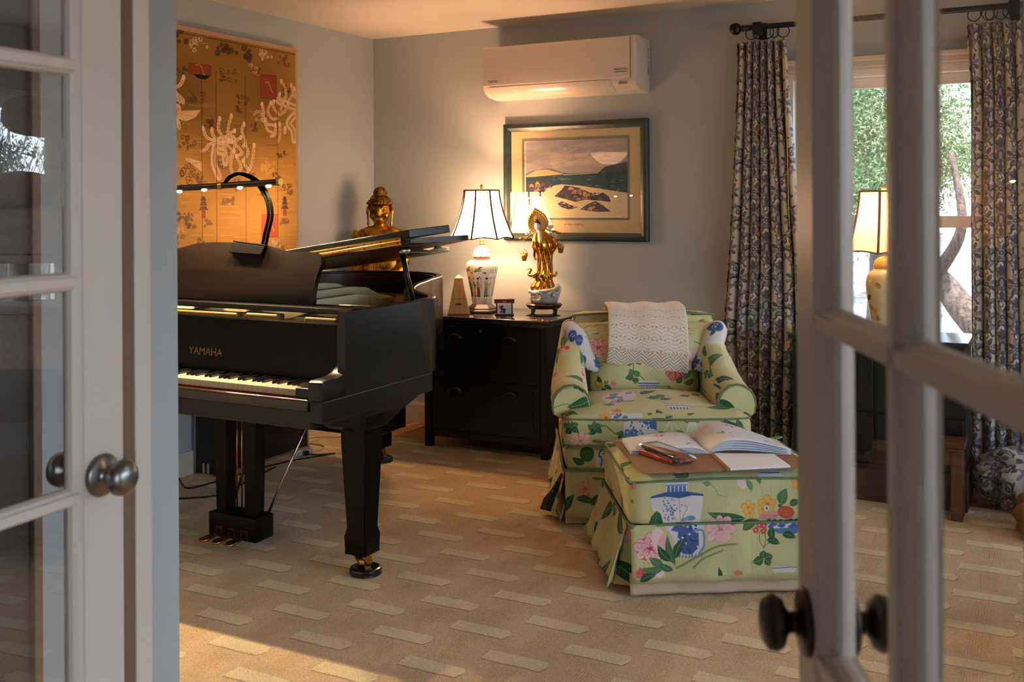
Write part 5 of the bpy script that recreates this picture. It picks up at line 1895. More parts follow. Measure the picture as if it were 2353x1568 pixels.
for i_ in range(60):
    x_, y_ = random.uniform(400, 1060), random.uniform(1180, 1315)
    q = pz(x_, y_)
    pcv.ell(q[0], q[1], random.uniform(.02, .05), random.uniform(.002, .005), .02, random.choice(((236, 216, 176), (214, 186, 142), (206, 180, 150))), .35)


def rocks(pts, n, sc):
    pp(pts, (74, 66, 84))
    cx_ = sum(p[0] for p in pts) / len(pts); cy_ = sum(p[1] for p in pts) / len(pts)
    for i in range(n):
        p_ = random.choice(pts); f_ = random.uniform(.05, .78)
        x_, y_ = cx_ + (p_[0] - cx_) * f_, cy_ + (p_[1] - cy_) * f_
        w_ = random.uniform(14, 38) * sc; t_ = random.uniform(-.9, -.1)
        pp([(x_ - w_ * .6, y_ + w_ * .25), (x_ - w_ * .1, y_ - w_ * .35), (x_ + w_ * .5, y_ - w_ * .1), (x_ + w_ * .6, y_ + w_ * .3)], random.choice(((50, 46, 66), (214, 160, 112), (128, 104, 108), (40, 36, 52), (222, 176, 126), (104, 90, 108), (60, 54, 74), (176, 132, 104))), .92)


rocks([(396, 1095), (470, 1075), (540, 1072), (600, 1110), (540, 1130), (500, 1180), (420, 1186), (396, 1190)], 46, .8)
rocks([(590, 1182), (640, 1140), (660, 1112), (700, 1118), (760, 1130), (800, 1150), (870, 1178), (910, 1160), (950, 1190), (960, 1222), (870, 1210), (800, 1205), (730, 1220), (660, 1200)], 60, 1.0)
rocks([(760, 1268), (810, 1235), (860, 1215), (900, 1235), (960, 1282), (880, 1285), (800, 1275)], 26, .7)
rocks([(610, 1232), (640, 1215), (700, 1240), (750, 1255), (690, 1270), (640, 1255)], 16, .6)
rocks([(412, 1205), (425, 1190), (440, 1230), (420, 1240)], 6, .5)
pcv.line([(0, .001), (pw, .001)], .004, (236, 226, 206), 1, smooth=False)
pcv.noise(.05, 2)
bm = B(); box(bm, mx0, mx1, YB - .0115, YB - .010, mz0, mz1)
planar_uv(bm, lambda co: ((co.x - mx0) / pw, (co.z - mz0) / ph))
obj('print', bm, img_mat('beach_print', pcv.image('beach_print'), .8), pic)
bm = B()
for k in range(14):
    if k not in (1, 6):
        x_ = -2.535 + k * .0088
        box(bm, x_, x_ + .006, YB - .0135, YB - .0132, 1.238 + (k % 3) * .001, 1.249)
obj('caption', bm, M('pencil_caption', sr(150, 124, 92), .8), pic)
bm = B(); box(bm, px0 + fw - .006, px1 - fw + .006, YB - .0205, YB - .0185, pz0 + fw - .006, pz1 - fw + .006)
obj('glazing', bm, glass_mat('picture_glass', 1.55, 1.9), pic)

# ------------------------------------------------------------------ wall air conditioner
ac = thing('air_conditioner', 'white wall-mounted air conditioner with a flat front panel, high on the back wall', 'air conditioner', (-2.48, 5.4, 2.13))
ACW = M('ac_plastic', sr(222, 208, 196), .32, coat=.15)
ACP = M('ac_panel_gloss', sr(220, 204, 192), .16, coat=.3)
ax0, ax1 = -2.957, -2.003
full = [(YB, 2.288), (5.30, 2.288), (5.270, 2.284), (5.258, 2.270), (5.252, 2.08), (5.262, 2.035), (5.285, 2.010), (5.33, 1.993), (5.43, 1.985), (YB, 1.988)]
bm = B(); prism(bm, full, 'x', ax0, ax1, .010, 3)
obj('body', bm, ACW, ac, angle=35)
bm = B()
pnl = crv([(5.262, 2.282), (5.2500, 2.272), (5.2455, 2.22), (5.2435, 2.14), (5.2460, 2.065), (5.2490, 2.052)], 4) + [(5.262, 2.052)]
prism(bm, pnl, 'x', ax0 + .004, ax1 - .030, .003, 2)
obj('front_panel', bm, ACP, ac, angle=35)
bm = B()
lv = [(5.2545, 2.046), (5.262, 2.030), (5.286, 2.004), (5.330, 1.988), (5.336, 1.994), (5.29, 2.014), (5.27, 2.034)]
prism(bm, lv, 'x', ax0 + .04, ax1 - .145, .0015)
obj('louver', bm, ACP, ac, angle=35)
bm = B(); box(bm, ax1 - .10, ax1 - .052, 5.258, 5.264, 2.018, 2.034, .001); bm.transform(rot_m('X', R(-32), (0, 5.262, 2.026)))
obj('display', bm, M('display_grey', sr(150, 142, 138), .3), ac)
bm = B()
prism(bm, [(ax1 - .030, 2.275), (ax1 - .0285, 2.275), (ax1 - .0285, 2.05), (ax1 - .030, 2.05)], 'y', 5.246, 5.2555)
obj('panel_seam', bm, M('seam_grey', sr(120, 108, 100), .6), ac)
INK = M('dark_ink', sr(48, 44, 44), .6)
obj('lettering', text_bm('FUJITSU', .018, .0002, Matrix.Translation((ax0 + .045, 5.2447, 2.073)) @ Matrix.Rotation(R(90), 4, 'X')), INK, ac)
obj('lettering', text_bm('HALCYON', .017, .0002, Matrix.Translation((ax1 - .125, 5.2438, 2.095)) @ Matrix.Rotation(R(90), 4, 'X')), INK, ac)
bm = B()
for k in range(9):
    box(bm, ax1 - .120 + k * .0085, ax1 - .114 + k * .0085, 5.2436, 5.2446, 2.084, 2.088)
obj('lettering', bm, INK, ac)
bm = B()
random.seed(12)
for k in range(13):
    z_ = 2.225 - k * .0095
    for q in range(3):
        y_ = 5.445 + q * .008
        if random.random() < .72:
            box(bm, ax1 + .0001, ax1 + .0007, y_, y_ + random.uniform(.003, .007), z_, z_ + random.uniform(.003, .007))
for k in range(4):
    box(bm, ax1 + .0001, ax1 + .0007, 5.447, 5.468, 2.085 + k * .007, 2.089 + k * .007)
obj('side_label', bm, INK, ac)

# ------------------------------------------------------------------ black file cabinet
cab = thing('file_cabinet', 'black two-drawer lateral file cabinet with cup pulls, against the back wall', 'cabinet', (-2.77, 5.2, 0))
CABM = M('cabinet_black', sr(13, 13, 14), .32, col2=sr(20, 19, 19), nscale=3, stretch=(8, 8, .6))
CTOP = M('cabinet_top_gloss', sr(26, 22, 20), .10, coat=.6)
cx0, cx1, cy0, cy1 = -3.158, -2.385, 4.922, 5.465
bm = B(); box(bm, cx0 + .004, cx1 - .004, cy0 + .012, cy1, .085, .705, .002)
obj('carcass', bm, CABM, cab)
for x0, x1 in ((cx0, cx0 + .042), (cx1 - .042, cx1)):
    for y0, y1 in ((cy0, cy0 + .045), (cy1 - .045, cy1)):
        bm = B(); box(bm, x0, x1, y0, y1, 0, .705, .004)
        obj('leg_post', bm, CABM, cab)
bm = B()
box(bm, cx0 - .022, cx1 + .022, cy0 - .024, cy1 + .012, .726, .742, .005, 3)
box(bm, cx0 - .010, cx1 + .010, cy0 - .012, cy1 + .004, .703, .727, .006)
obj('cabinet_top', bm, CTOP, cab, angle=35)
bm = B(); box(bm, cx0 + .042, cx1 - .042, cy0 + .006, cy0 + .02, .062, .10, .002)
obj('bottom_rail', bm, CABM, cab)
PULL = M('pull_iron', sr(86, 78, 72), .3, metal=.9)
for z0, z1, hz in ((.40, .690, .622), (.108, .388, .322)):
    bm = B()
    box(bm, cx0 + .046, cx1 - .046, cy0 + .004, cy0 + .016, z0, z1, .003)
    box(bm, cx0 + .085, cx1 - .085, cy0 + .0015, cy0 + .006, z0 + .03, z1 - .03, .002)
    dr_ = obj('drawer', bm, CABM, cab)
    for hx in (-2.952, -2.606):
        bm = B()
        loft(bm, [[(hx + w * math.cos(a), cy0 - d, hz + h * math.sin(a)) for a in [PI * k / 10 for k in range(11)]] for w, d, h in ((.048, -.002, .030), (.046, .006, .029), (.040, .016, .024), (.034, .020, .016))], False, False)
        box(bm, hx - .055, hx + .055, cy0 - .001, cy0 + .0015, hz - .002, hz + .003, .0005)
        obj('cup_pull', bm, PULL, dr_, smooth=True, mods=(('SOLIDIFY', dict(thickness=.002)),))
bm = B(); lathe(bm, [(.008, 0), (.008, .003), (.003, .0035), (.0001, .0035)], seg=16); bm.transform(Matrix.Translation((-2.79, cy0 + .0015, .668)) @ Matrix.Rotation(R(90), 4, 'X'))
obj('lock', bm, NICKEL, cab, smooth=True)

ZTOP = .742
# ------------------------------------------------------------------ table lamp on the cabinet
tl = thing('table_lamp', 'lit table lamp with a figured white vase base and bell shade, on the black cabinet', 'lamp', (-2.925, 5.18, ZTOP))
LX, LY = -2.925, 5.18
bm = B()
lathe(bm, [(.084, 0), (.088, .004), (.088, .012), (.080, .020), (.082, .026), (.074, .034), (.062, .044), (.058, .048)], (LX, LY, ZTOP), 6, rot=R(28))
obj('plinth', bm, M('lamp_plinth', sr(74, 52, 36), .3, coat=.3), tl)
VA = Canvas(.60, .30, 1200, (236, 226, 212))
VS = 1.0
for q in range(6):
    x_ = q * .1
    for k in range(2):
        if (q + k) % 4 != 3:
            bx_ = x_ + .030 + k * .038
            robe = ((222, 188, 60), (168, 66, 44), (130, 140, 108), (70, 74, 84))[(q * 2 + k) % 4]
            top = ((128, 136, 112), (206, 170, 120), (226, 214, 190), (176, 80, 60))[(q + k) % 4]
            VA.poly([(bx_ - .014, .10), (bx_ + .016, .10), (bx_ + .011, .155), (bx_ - .009, .155)], robe)
            VA.ell(bx_, .165, .014, .020, .2, top); VA.line([(bx_ + .008, .172), (bx_ + .020, .158), (bx_ + .016, .145)], .007, top)
            VA.ell(bx_ + .002, .190, .0085, .0105, 0, (232, 208, 184)); VA.ell(bx_ + .002, .199, .008, .006, 0, (30, 28, 30))
            VA.ell(bx_ - .008, .096, .007, .005, 0, (24, 22, 24)); VA.ell(bx_ + .010, .097, .007, .005, .3, (24, 22, 24))
            VA.line([(bx_ - .004, .10), (bx_ + .002, .15)], .0015, (90, 60, 40), .7)
    VA.line([(x_ + .07, .09), (x_ + .066, .16), (x_ + .078, .206), (x_ + .090, .198)], .004, (60, 58, 54))
    VA.line([(x_ + .090, .198), (x_ + .094, .15), (x_ + .086, .11)], .0025, (90, 86, 80))
    leaf(VA, x_ + .045, .236, .055, .016, .25, (120, 134, 84)); leaf(VA, x_ + .095, .240, .045, .015, 2.7, (140, 146, 90)); leaf(VA, x_ + .07, .250, .04, .012, .4, (100, 118, 76))
    VA.line([(x_ + .008, .232), (x_ + .024, .230)], .007, (46, 42, 44), smooth=False)
    VA.line([(x_ + .001, 0), (x_ + .001, .3)], .0015, (206, 186, 160), .7)
    VA.line([(x_ + .02, .078), (x_ + .08, .080)], .0022, (150, 130, 110))
VAM = img_mat('painted_vase', VA.image('painted_vase'), .18, spec=.5)
bm = B()
prof_v = crv([(.056, .048), (.058, .062), (.066, .12), (.080, .19), (.090, .245), (.091, .268), (.084, .288), (.066, .300), (.050, .303)], 4)
lathe(bm, prof_v, (LX, LY, ZTOP), 6, rot=R(28))
bmesh.ops.bevel(bm, geom=[e for e in bm.edges if abs((e.verts[0].co - e.verts[1].co).z) > .002 and e.calc_face_angle(0) > .5], offset=.004, segments=2, affect='EDGES')


def vase_uv(co):
    return ((math.atan2(co.y - LY, co.x - LX) / (2 * PI)) % 1.0, (co.z - ZTOP) / .30)


planar_uv(bm, vase_uv)
obj('vase', bm, VAM, tl, angle=40)
bm = B(); lathe(bm, [(.046, .303), (.047, .318), (.045, .320)], (LX, LY, ZTOP), 24)
obj('neck_band', bm, M('band_taupe', sr(150, 118, 92), .35), tl, smooth=True)
bm = B(); lathe(bm, [(.052, .320), (.053, .326), (.049, .338), (.047, .352), (.040, .366), (.024, .376), (.016, .384)], (LX, LY, ZTOP), 24)
planar_uv(bm, lambda co: ((math.atan2(co.y - LY, co.x - LX) / PI) % 1.0, (co.z - ZTOP - .12) / .30))
obj('jar_lid', bm, VAM, tl, smooth=True)
bm = B(); lathe(bm, [(.010, .384), (.014, .392), (.009, .400), (.011, .410), (.009, .42), (.009, .47)], (LX, LY, ZTOP), 14)
tube(bm, [(LX, LY, ZTOP + .44), (LX + .06, LY, ZTOP + .47), (LX + .07, LY, ZTOP + .60), (LX, LY, ZTOP + .703)], .002, 6)
tube(bm, [(LX, LY, ZTOP + .44), (LX - .06, LY, ZTOP + .47), (LX - .07, LY, ZTOP + .60), (LX, LY, ZTOP + .703)], .002, 6)
obj('stem', bm, BRASS, tl, smooth=True)


def shade_mat(name, col, strength, transl=0.55):
    m = bpy.data.materials.new(name); m.use_nodes = True
    nt = m.node_tree; n = nt.nodes; n.clear()
    o_ = n.new('ShaderNodeOutputMaterial')
    d = n.new('ShaderNodeBsdfDiffuse'); d.inputs['Color'].default_value = col
    t = n.new('ShaderNodeBsdfTranslucent'); t.inputs['Color'].default_value = col
    mxs = n.new('ShaderNodeMixShader'); mxs.inputs['Fac'].default_value = transl
    e_ = n.new('ShaderNodeEmission'); e_.inputs['Color'].default_value = col; e_.inputs['Strength'].default_value = strength
    ad = n.new('ShaderNodeAddShader')
    nt.links.new(d.outputs[0], mxs.inputs[1]); nt.links.new(t.outputs[0], mxs.inputs[2])
    nt.links.new(mxs.outputs[0], ad.inputs[0]); nt.links.new(e_.outputs[0], ad.inputs[1])
    nt.links.new(ad.outputs[0], o_.inputs['Surface'])
    return m


def bell_shade(parent, cx, cy, z0, z1, r0, r1, mat, trim, npan=8, rot=0.2, sag=.35):
    """panelled shade: r0 at the bottom, r1 at the top"""
    def rad(t):      # t 0 bottom .. 1 top, flaring at the foot
        return r1 + (r0 - r1) * ((1 - t) ** 1.55)
    rings = []
    for j in range(15):
        t = j / 14
        ring = []
        for k in range(npan):
            a0, a1 = rot + 2 * PI * k / npan, rot + 2 * PI * (k + 1) / npan
            for q in range(4):
                f = q / 4
                # slightly hollow panels between the ribs
                rr = rad(t) * (1 - .045 * math.sin(PI * f))
                a = a0 + (a1 - a0) * f
                dz = .010 * math.sin(PI * f) * (1 - t) ** 3
                ring.append((cx + rr * math.cos(a), cy + rr * math.sin(a), z0 + (z1 - z0) * t + dz))
        rings.append(ring)
    bm = B(); loft(bm, rings, True, False)
    sh = obj('lamp_shade', bm, mat, parent, smooth=True)
    bm = B()
    for k in range(npan):
        a = rot + 2 * PI * k / npan
        tube(bm, [(cx + rad(j / 14) * 1.012 * math.cos(a), cy + rad(j / 14) * 1.006 * math.sin(a), z0 + (z1 - z0) * j / 14) for j in range(15)], .0062, 6)
    for t, ww in ((0, .0035), (1, .0045)):
        pts = [(p[0] + (p[0] - cx) * .008, p[1] + (p[1] - cy) * .008, p[2]) for p in rings[0 if t == 0 else -1]]
        tube(bm, pts + [pts[0]], ww, 6)
    obj('shade_trim', bm, trim, sh, smooth=True)
    return sh


SHTRIM = M('shade_braid', sr(52, 32, 16), .9, spec=.1)
bell_shade(tl, LX, LY, 1.168, 1.445, .190, .104, shade_mat('silk_shade', (1.0, .68, .40, 1), 9.5), SHTRIM)
bm = B(); lathe(bm, [(.004, .703), (.010, .709), (.005, .715), (.009, .724), (.006, .734), (.0001, .742)], (LX, LY, ZTOP), 14)
obj('finial', bm, BRASS, tl, smooth=True)
bm = B(); ball(bm, (LX, LY, 1.285), .028, 16, 12, (1, 1, 1.25))
obj('bulb', bm, emissive('warm_bulb', (1.0, .72, .42, 1), 18), tl, smooth=True)

# ------------------------------------------------------------------ metronome
mt = thing('metronome', 'tan wooden pyramid metronome on the black cabinet, left of the lit lamp', 'metronome', (-2.995, 5.035, ZTOP), R(30))
MW = M('metronome_wood', sr(176, 128, 72), .45, col2=sr(156, 108, 58), nscale=6, stretch=(14, 14, 1))
bm = B()


def pyr(z0, z1, h0, h1, d0, d1):
    return [[(-h0, -d0, z0), (h0, -d0, z0), (h0, d0, z0), (-h0, d0, z0)], [(-h1, -d1, z1), (h1, -d1, z1), (h1, d1, z1), (-h1, d1, z1)]]


def hw(z):
    return .062 - .040 * z / .205


loft(bm, pyr(.006, .205, hw(.006), hw(.205), hw(.006) * .9, hw(.205) * .9))
bmesh.ops.bevel(bm, geom=bm.edges[:], offset=.002, segments=1, affect='EDGES')
obj('case', bm, MW, mt, world=False)
bm = B(); loft(bm, pyr(.205, .224, .022, .002, .020, .002))
obj('cap', bm, M('metronome_cap', sr(206, 176, 130), .4), mt, world=False)
bm = B()
box(bm, -.064, .064, -.058, .058, 0, .006, .001)
obj('base_board', bm, M('metronome_base', sr(104, 70, 40), .5), mt, world=False)
bm = B()
yf = -hw(.06) * .9
box(bm, -.019, .019, yf - .002, yf + .004, .058, .064)
box(bm, -hw(.09), hw(.09), -hw(.09) * .9 - .0006, -hw(.09) * .9 + .003, .0895, .0905)
obj('slot', bm, M('slot_dark', sr(60, 40, 24), .6), mt, world=False)

# ------------------------------------------------------------------ little wooden house holding cards
ho = thing('card_holder', 'small red-brown wooden house-shaped card holder with a flower card, before the lamp', 'card holder', (-2.728, 5.085, ZTOP), R(28))
REDW = M('red_stained_wood', sr(92, 34, 26), .35, coat=.3)
bm = B(); box(bm, -.054, .054, -.030, .030, 0, .010, .003)
obj('tray', bm, REDW, ho, world=False)
bm = B()
for x in (-.043, .043):
    for y in (-.02, .02):
        box(bm, x - .004, x + .004, y - .004, y + .004, .01, .074)
obj('posts', bm, REDW, ho, world=False)
bm = B()
prism(bm, [(-.032, .070), (.032, .070), (.022, .088), (-.022, .088)], 'x', -.056, .056, .002)
box(bm, -.058, .058, -.026, .026, .088, .094, .002)
obj('roof', bm, REDW, ho, world=False)
bm = B(); box(bm, -.012, .012, -.0325, -.030, .076, .083, .003)
obj('roof_plaque', bm, M('plaque_orange', sr(206, 110, 60), .5), ho, world=False)
CC = Canvas(.08, .055, 3000, (232, 228, 222))
CC.ell(.022, .036, .010, .010, 0, (150, 26, 50)); CC.ell(.030, .041, .006, .006, 0, (170, 40, 66)); CC.ell(.026, .026, .006, .008, 0, (130, 22, 44))
CC.poly([(.032, .002), (.046, .002), (.048, .030), (.030, .030)], (96, 36, 40)); CC.poly([(.018, .002), (.028, .002), (.028, .018), (.018, .018)], (176, 60, 66))
for k in range(5):
    CC.line([(.054, .012 + k * .008), (.074, .012 + k * .008)], .001, (150, 146, 150), .8)
bm = B(); box(bm, -.039, .039, -.0245, -.0225, .012, .066)
planar_uv(bm, lambda co: ((co.x + .039) / .078, (co.z - .012) / .054))
obj('card', bm, img_mat('flower_card', CC.image('flower_card'), .5), ho, world=False)
bm = B(); box(bm, -.039, .039, -.020, .020, .010, .062)
obj('card_stack', bm, PAPER, ho, world=False)

# ------------------------------------------------------------------ figurine on a carved stand
sd_ = thing('carved_stand', 'low dark rosewood stand with curved feet, under the gold figurine', 'stand', (-2.60, 5.33, ZTOP), R(28))
bm = B(); lathe(bm, [(.100, .034), (.104, .040), (.104, .046), (.098, .052), (.092, .054), (.0001, .054)], seg=36)
lathe(bm, [(.088, .022), (.096, .030), (.100, .034)], seg=36)
for v in bm.verts:
    v.co.y *= .82
obj('stand_top', bm, ROSEWOOD, sd_, world=False, angle=40)
for k in range(4):
    a = R(45 + 90 * k)
    bm = B()
    tube(bm, [(.084 * math.cos(a), .069 * math.sin(a), .030), (.092 * math.cos(a), .075 * math.sin(a), .018), (.084 * math.cos(a), .069 * math.sin(a), .006), (.094 * math.cos(a), .077 * math.sin(a), .008)], [.016, .012, .009, .012], 8)
    obj('stand_foot', bm, ROSEWOOD, sd_, world=False, smooth=True)

FIGR = R(27.8)
fg = thing('figurine', 'gilt porcelain robed goddess figurine with spiked halo, carrying baskets on a pole', 'figurine', (-2.60, 5.33, ZTOP + .054), FIGR)
SC = .00251 / 6.27


def fz(x, y):
    """front view position of the figurine: local (x, z)"""
    return ((x - 552) * SC, (1442 - y) * SC)


# white cloud base
bm = B()
rings = []
for y, w in ((1442, 180), (1400, 196), (1340, 214), (1290, 224), (1250, 206), (1238, 160)):
    x_, z_ = fz(552, y)
    rings.append([(x_ + w * SC * (1 + .06 * math.sin(5 * a + y * .02)) * math.cos(a), w * SC * .8 * (1 + .06 * math.sin(4 * a)) * math.sin(a), z_ + .006 * math.sin(3 * a) * (1 if 1240 < y < 1400 else 0)) for a in [2 * PI * k / 40 for k in range(40)]])
loft(bm, rings)
CLW = M('white_glaze', sr(206, 198, 188), .25, coat=.4)
obj('cloud_base', bm, CLW, fg, world=False, smooth=True)
bm = B()
for l_ in ([(330, 1260), (400, 1290), (470, 1280), (520, 1330), (470, 1400), (390, 1390)], [(360, 1310), (420, 1300), (440, 1340), (400, 1360)], [(470, 1260), (540, 1260), (600, 1250), (690, 1230), (740, 1190), (775, 1210), (760, 1280), (700, 1300), (680, 1320), (720, 1340)]):
    pts = crv([(fz(*q)[0], -.070 - .008 * math.sin(i), fz(*q)[1]) for i, q in enumerate(l_)], 5)
    tube(bm, pts, .0085, 8)
obj('cloud_scroll', bm, CLW, fg, world=False, smooth=True)
bm = B()
for x_, y_, r_ in ((750, 1200, 34), (735, 1250, 40), (640, 1240, 26)):
    q = fz(x_, y_); ball(bm, (q[0], -.02, q[1]), r_ * SC, 12, 8)
obj('cloud_knob', bm, CLW, fg, world=False, smooth=True)
# robe: fluted rings
bm = B()
secs = ((1250, 370, 702, .9), (1200, 382, 692, .9), (1140, 430, 672, .85), (1095, 446, 664, .85), (1070, 380, 670, .8), (1020, 430, 668, .75), (950, 462, 672, .7), (860, 470, 662, .7), (760, 466, 668, .7), (690, 440, 700, .7), (640, 405, 728, .7), (580, 402, 720, .7), (520, 402, 700, .65), (460, 418, 640, .6), (420, 440, 590, .55), (395, 462, 548, .6))
rings = []
for i, (y, xa, xb, dep) in enumerate(secs):
    xc, z_ = fz((xa + xb) / 2, y)
    w = (xb - xa) / 2 * SC
    amp = .15 if y > 700 else .09
    rings.append([(xc + w * (1 + amp * math.sin(11 * a + i * .35)) * math.cos(a), w * dep * (1 + amp * math.sin(9 * a + i * .5)) * math.sin(a), z_) for a in [2 * PI * k / 66 for k in range(66)]])
loft(bm, rings)
GILT = M('bright_gilt', sr(224, 160, 66), .2, metal=1.0, bump=(55, .35, 'NOISE', .004))
obj('robe', bm, GILT, fg, world=False, smooth=True)
bm = B()
for l_, r0_, r1_ in (([(300, 955), (345, 945), (372, 960), (350, 1000), (335, 1035), (400, 1040), (470, 1000)], 6, 30), ([(730, 1000), (715, 1040), (670, 1040), (640, 1010)], 16, 26), ([(400, 560), (395, 620), (420, 680), (415, 760), (440, 820)], 22, 16), ([(690, 520), (725, 580), (715, 650), (660, 720), (620, 740)], 22, 20), ([(480, 640), (500, 760), (490, 900), (470, 1000)], 14, 12), ([(540, 620), (560, 780), (580, 930), (560, 1080)], 12, 14), ([(600, 640), (640, 760), (640, 900), (660, 1000)], 12, 14)):
    pts = crv([(fz(*q)[0], -.030 - .012 * math.sin(i * 1.3), fz(*q)[1]) for i, q in enumerate(l_)], 5)
    n_ = len(pts)
    tube(bm, pts, [(r0_ + (r1_ - r0_) * i / n_) * SC for i in range(n_)], 8)
obj('sash', bm, GILT, fg, world=False, smooth=True)
# bib, face, hair
bm = B()
q0, q1 = fz(490, 480), fz(515, 590)
loft(bm, [[(fz(xa, y)[0], -.020 - .012, fz(xa, y)[1]), (fz((xa + xb) / 2, y)[0], -.046, fz(xa, y)[1]), (fz(xb, y)[0], -.032, fz(xa, y)[1]), (fz((xa + xb) / 2, y)[0], -.010, fz(xa, y)[1])] for y, xa, xb in ((620, 480, 545), (540, 478, 545), (470, 470, 525), (400, 462, 510))])
obj('bodice', bm, PORCELAIN, fg, world=False, smooth=True)
bm = B()
q = fz(458, 335)
ball(bm, (q[0], -.022, q[1]), .0195, 16, 12, (.85, .9, 1.2))
ball(bm, (q[0] - .003, -.0405, q[1] - .002), .0035, 8, 6, (.7, 1, 1.2))
ball(bm, (q[0] - .001, -.036, q[1] - .0125), .004, 8, 6, (1, .7, .5))
tube(bm, [(q[0], -.018, q[1] - .012), (q[0] + .004, -.014, q[1] - .034)], .009, 10)
obj('face', bm, PORCELAIN, fg, world=False, smooth=True)
bm = B()
ball(bm, (q[0] + .002, -.016, q[1] + .013), .0205, 14, 10, (.95, .9, .8)); ball(bm, (q[0], -.014, q[1] + .030), .011, 12, 8)
obj('hair', bm, M('black_hair_glaze', sr(20, 18, 18), .2), fg, world=False, smooth=True)
bm = B()
for x_, y_, r_ in ((430, 245, 14), (455, 225, 18), (480, 235, 14), (425, 215, 10), (450, 195, 12)):
    p_ = fz(x_, y_); ball(bm, (p_[0], -.030, p_[1]), r_ * SC, 10, 8)
obj('crown', bm, GILT, fg, world=False, smooth=True)
# halo with a spiked rim
bm = B()
hp = [(430, 98), (400, 150), (360, 200), (340, 260), (340, 320), (355, 370), (400, 410), (470, 425), (560, 395), (598, 330), (608, 285), (590, 235), (565, 190), (520, 150), (470, 120)]
hp2 = crv([fz(*p) for p in hp + [hp[0]]], 4)[:-1]
prism(bm, hp2, 'y', -.002, .006, .002)
obj('halo', bm, M('halo_gilt', sr(226, 176, 110), .35, metal=.6), fg, world=False, angle=40)
bm = B()
for i, p_ in enumerate(hp2):
    if i % 2 == 0:
        ball(bm, (p_[0], -.001, p_[1]), .0082, 8, 6, (1, .8, 1.2))
obj('halo_rim', bm, GILT, fg, world=False, smooth=True)
# shoulder clouds, pole ends, baskets
for grp_ in (((310, 440, 26), (345, 430, 28), (370, 470, 26)), ((640, 350, 28), (672, 345, 26), (650, 375, 20), (700, 470, 30), (735, 480, 22), (690, 425, 26))):
    bm = B()
    for x_, y_, r_ in grp_:
        p_ = fz(x_, y_); ball(bm, (p_[0], .002, p_[1]), r_ * SC, 12, 8, (1, .5, 1))
    obj('shoulder_cloud', bm, PORCELAIN, fg, world=False, smooth=True)
bm = B()
for l_ in ([(215, 525), (240, 510), (285, 522), (330, 490), (400, 450)], [(805, 440), (770, 440), (700, 410), (640, 405), (590, 380)]):
    pts = crv([(fz(*q)[0], -.012, fz(*q)[1]) for q in l_], 4)
    tube(bm, pts, [.0065 if i < 8 else .0045 for i in range(len(pts))], 8)
p_ = fz(245, 515); ball(bm, (p_[0], -.012, p_[1]), .016, 12, 8, (1.2, .6, .6))
obj('carrying_pole', bm, GILT, fg, world=False, smooth=True)
for (sx, sy0, sy1), (bx_, by_) in (((268, 530, 668), (270, 755)), ((780, 450, 560), (795, 645))):
    bm = B(); tube(bm, [(fz(sx, sy0)[0], -.014, fz(sx, sy0)[1]), (fz(sx, sy1)[0], -.014, fz(sx, sy1)[1])], .0012, 5)
    cs_ = obj('cord', bm, PORCELAIN, fg, world=False, smooth=True)
    x_, z_ = fz(bx_, by_)
    bm = B(); lathe(bm, [(.010, -.033), (.014, -.026), (.018, -.006), (.020, .0), (.014, .003), (.0001, .003)], (x_, -.014, z_), 14)
    tube(bm, [(x_ + .020 * math.cos(a), -.014, z_ + .032 * math.sin(a)) for a in [PI * k / 10 for k in range(11)]], .0015, 5)
    bk2 = obj('basket', bm, M('basket_gilt', sr(190, 130, 70), .4, metal=.6), fg, world=False, smooth=True)
    bm = B()
    for i in range(9):
        ball(bm, (x_ + random.uniform(-.016, .016), -.016 + random.uniform(-.01, .008), z_ + random.uniform(-.002, .018)), .007, 8, 6)
    obj('blossoms', bm, M('tiny_blossoms', sr(226, 190, 120), .5, col2=sr(206, 110, 90), nscale=90, nlo=.48, nhi=.52), bk2, world=False, smooth=True)

# ------------------------------------------------------------------ gilded seated statue in the corner
PEDM = M('pedestal_wood', sr(40, 28, 20), .45)
ped = thing('pedestal', 'slim dark wooden pedestal behind the piano tail, carrying the gilded statue', 'pedestal', (-3.74, 5.2, 0))
bm = B(); lathe(bm, [(.10, 0), (.10, .02), (.05, .05), (.035, .12), (.035, .66), (.06, .72), (.09, .765)], (-3.74, 5.2, 0), 20)
obj('column', bm, PEDM, ped, smooth=True)
bm = B(); box(bm, -3.86, -3.44, 5.02, 5.40, .765, .80, .006)
obj('pedestal_top', bm, PEDM, ped)
bs = thing('buddha_statue', 'gilded seated buddha statue in the room corner, seen over the piano tail', 'statue', (-3.65, 5.20, .80), R(27))
OLDG = M('old_gilding', sr(196, 140, 48), .34, metal=.9, col2=sr(62, 38, 12), nscale=18, nlo=.38, nhi=.66, bump=(60, .35, 'NOISE', .004))
OLDG2 = M('dark_gilding', sr(150, 100, 36), .5, metal=.8, col2=sr(40, 22, 8), nscale=30, bump=(140, .9, 'VORO', .006))
k_ = 2.665e-3 / 6.82


def bz_(x, y):
    return ((x - 508) * k_, 1.469 - .80 - (y - 150) * k_)


bm = B()
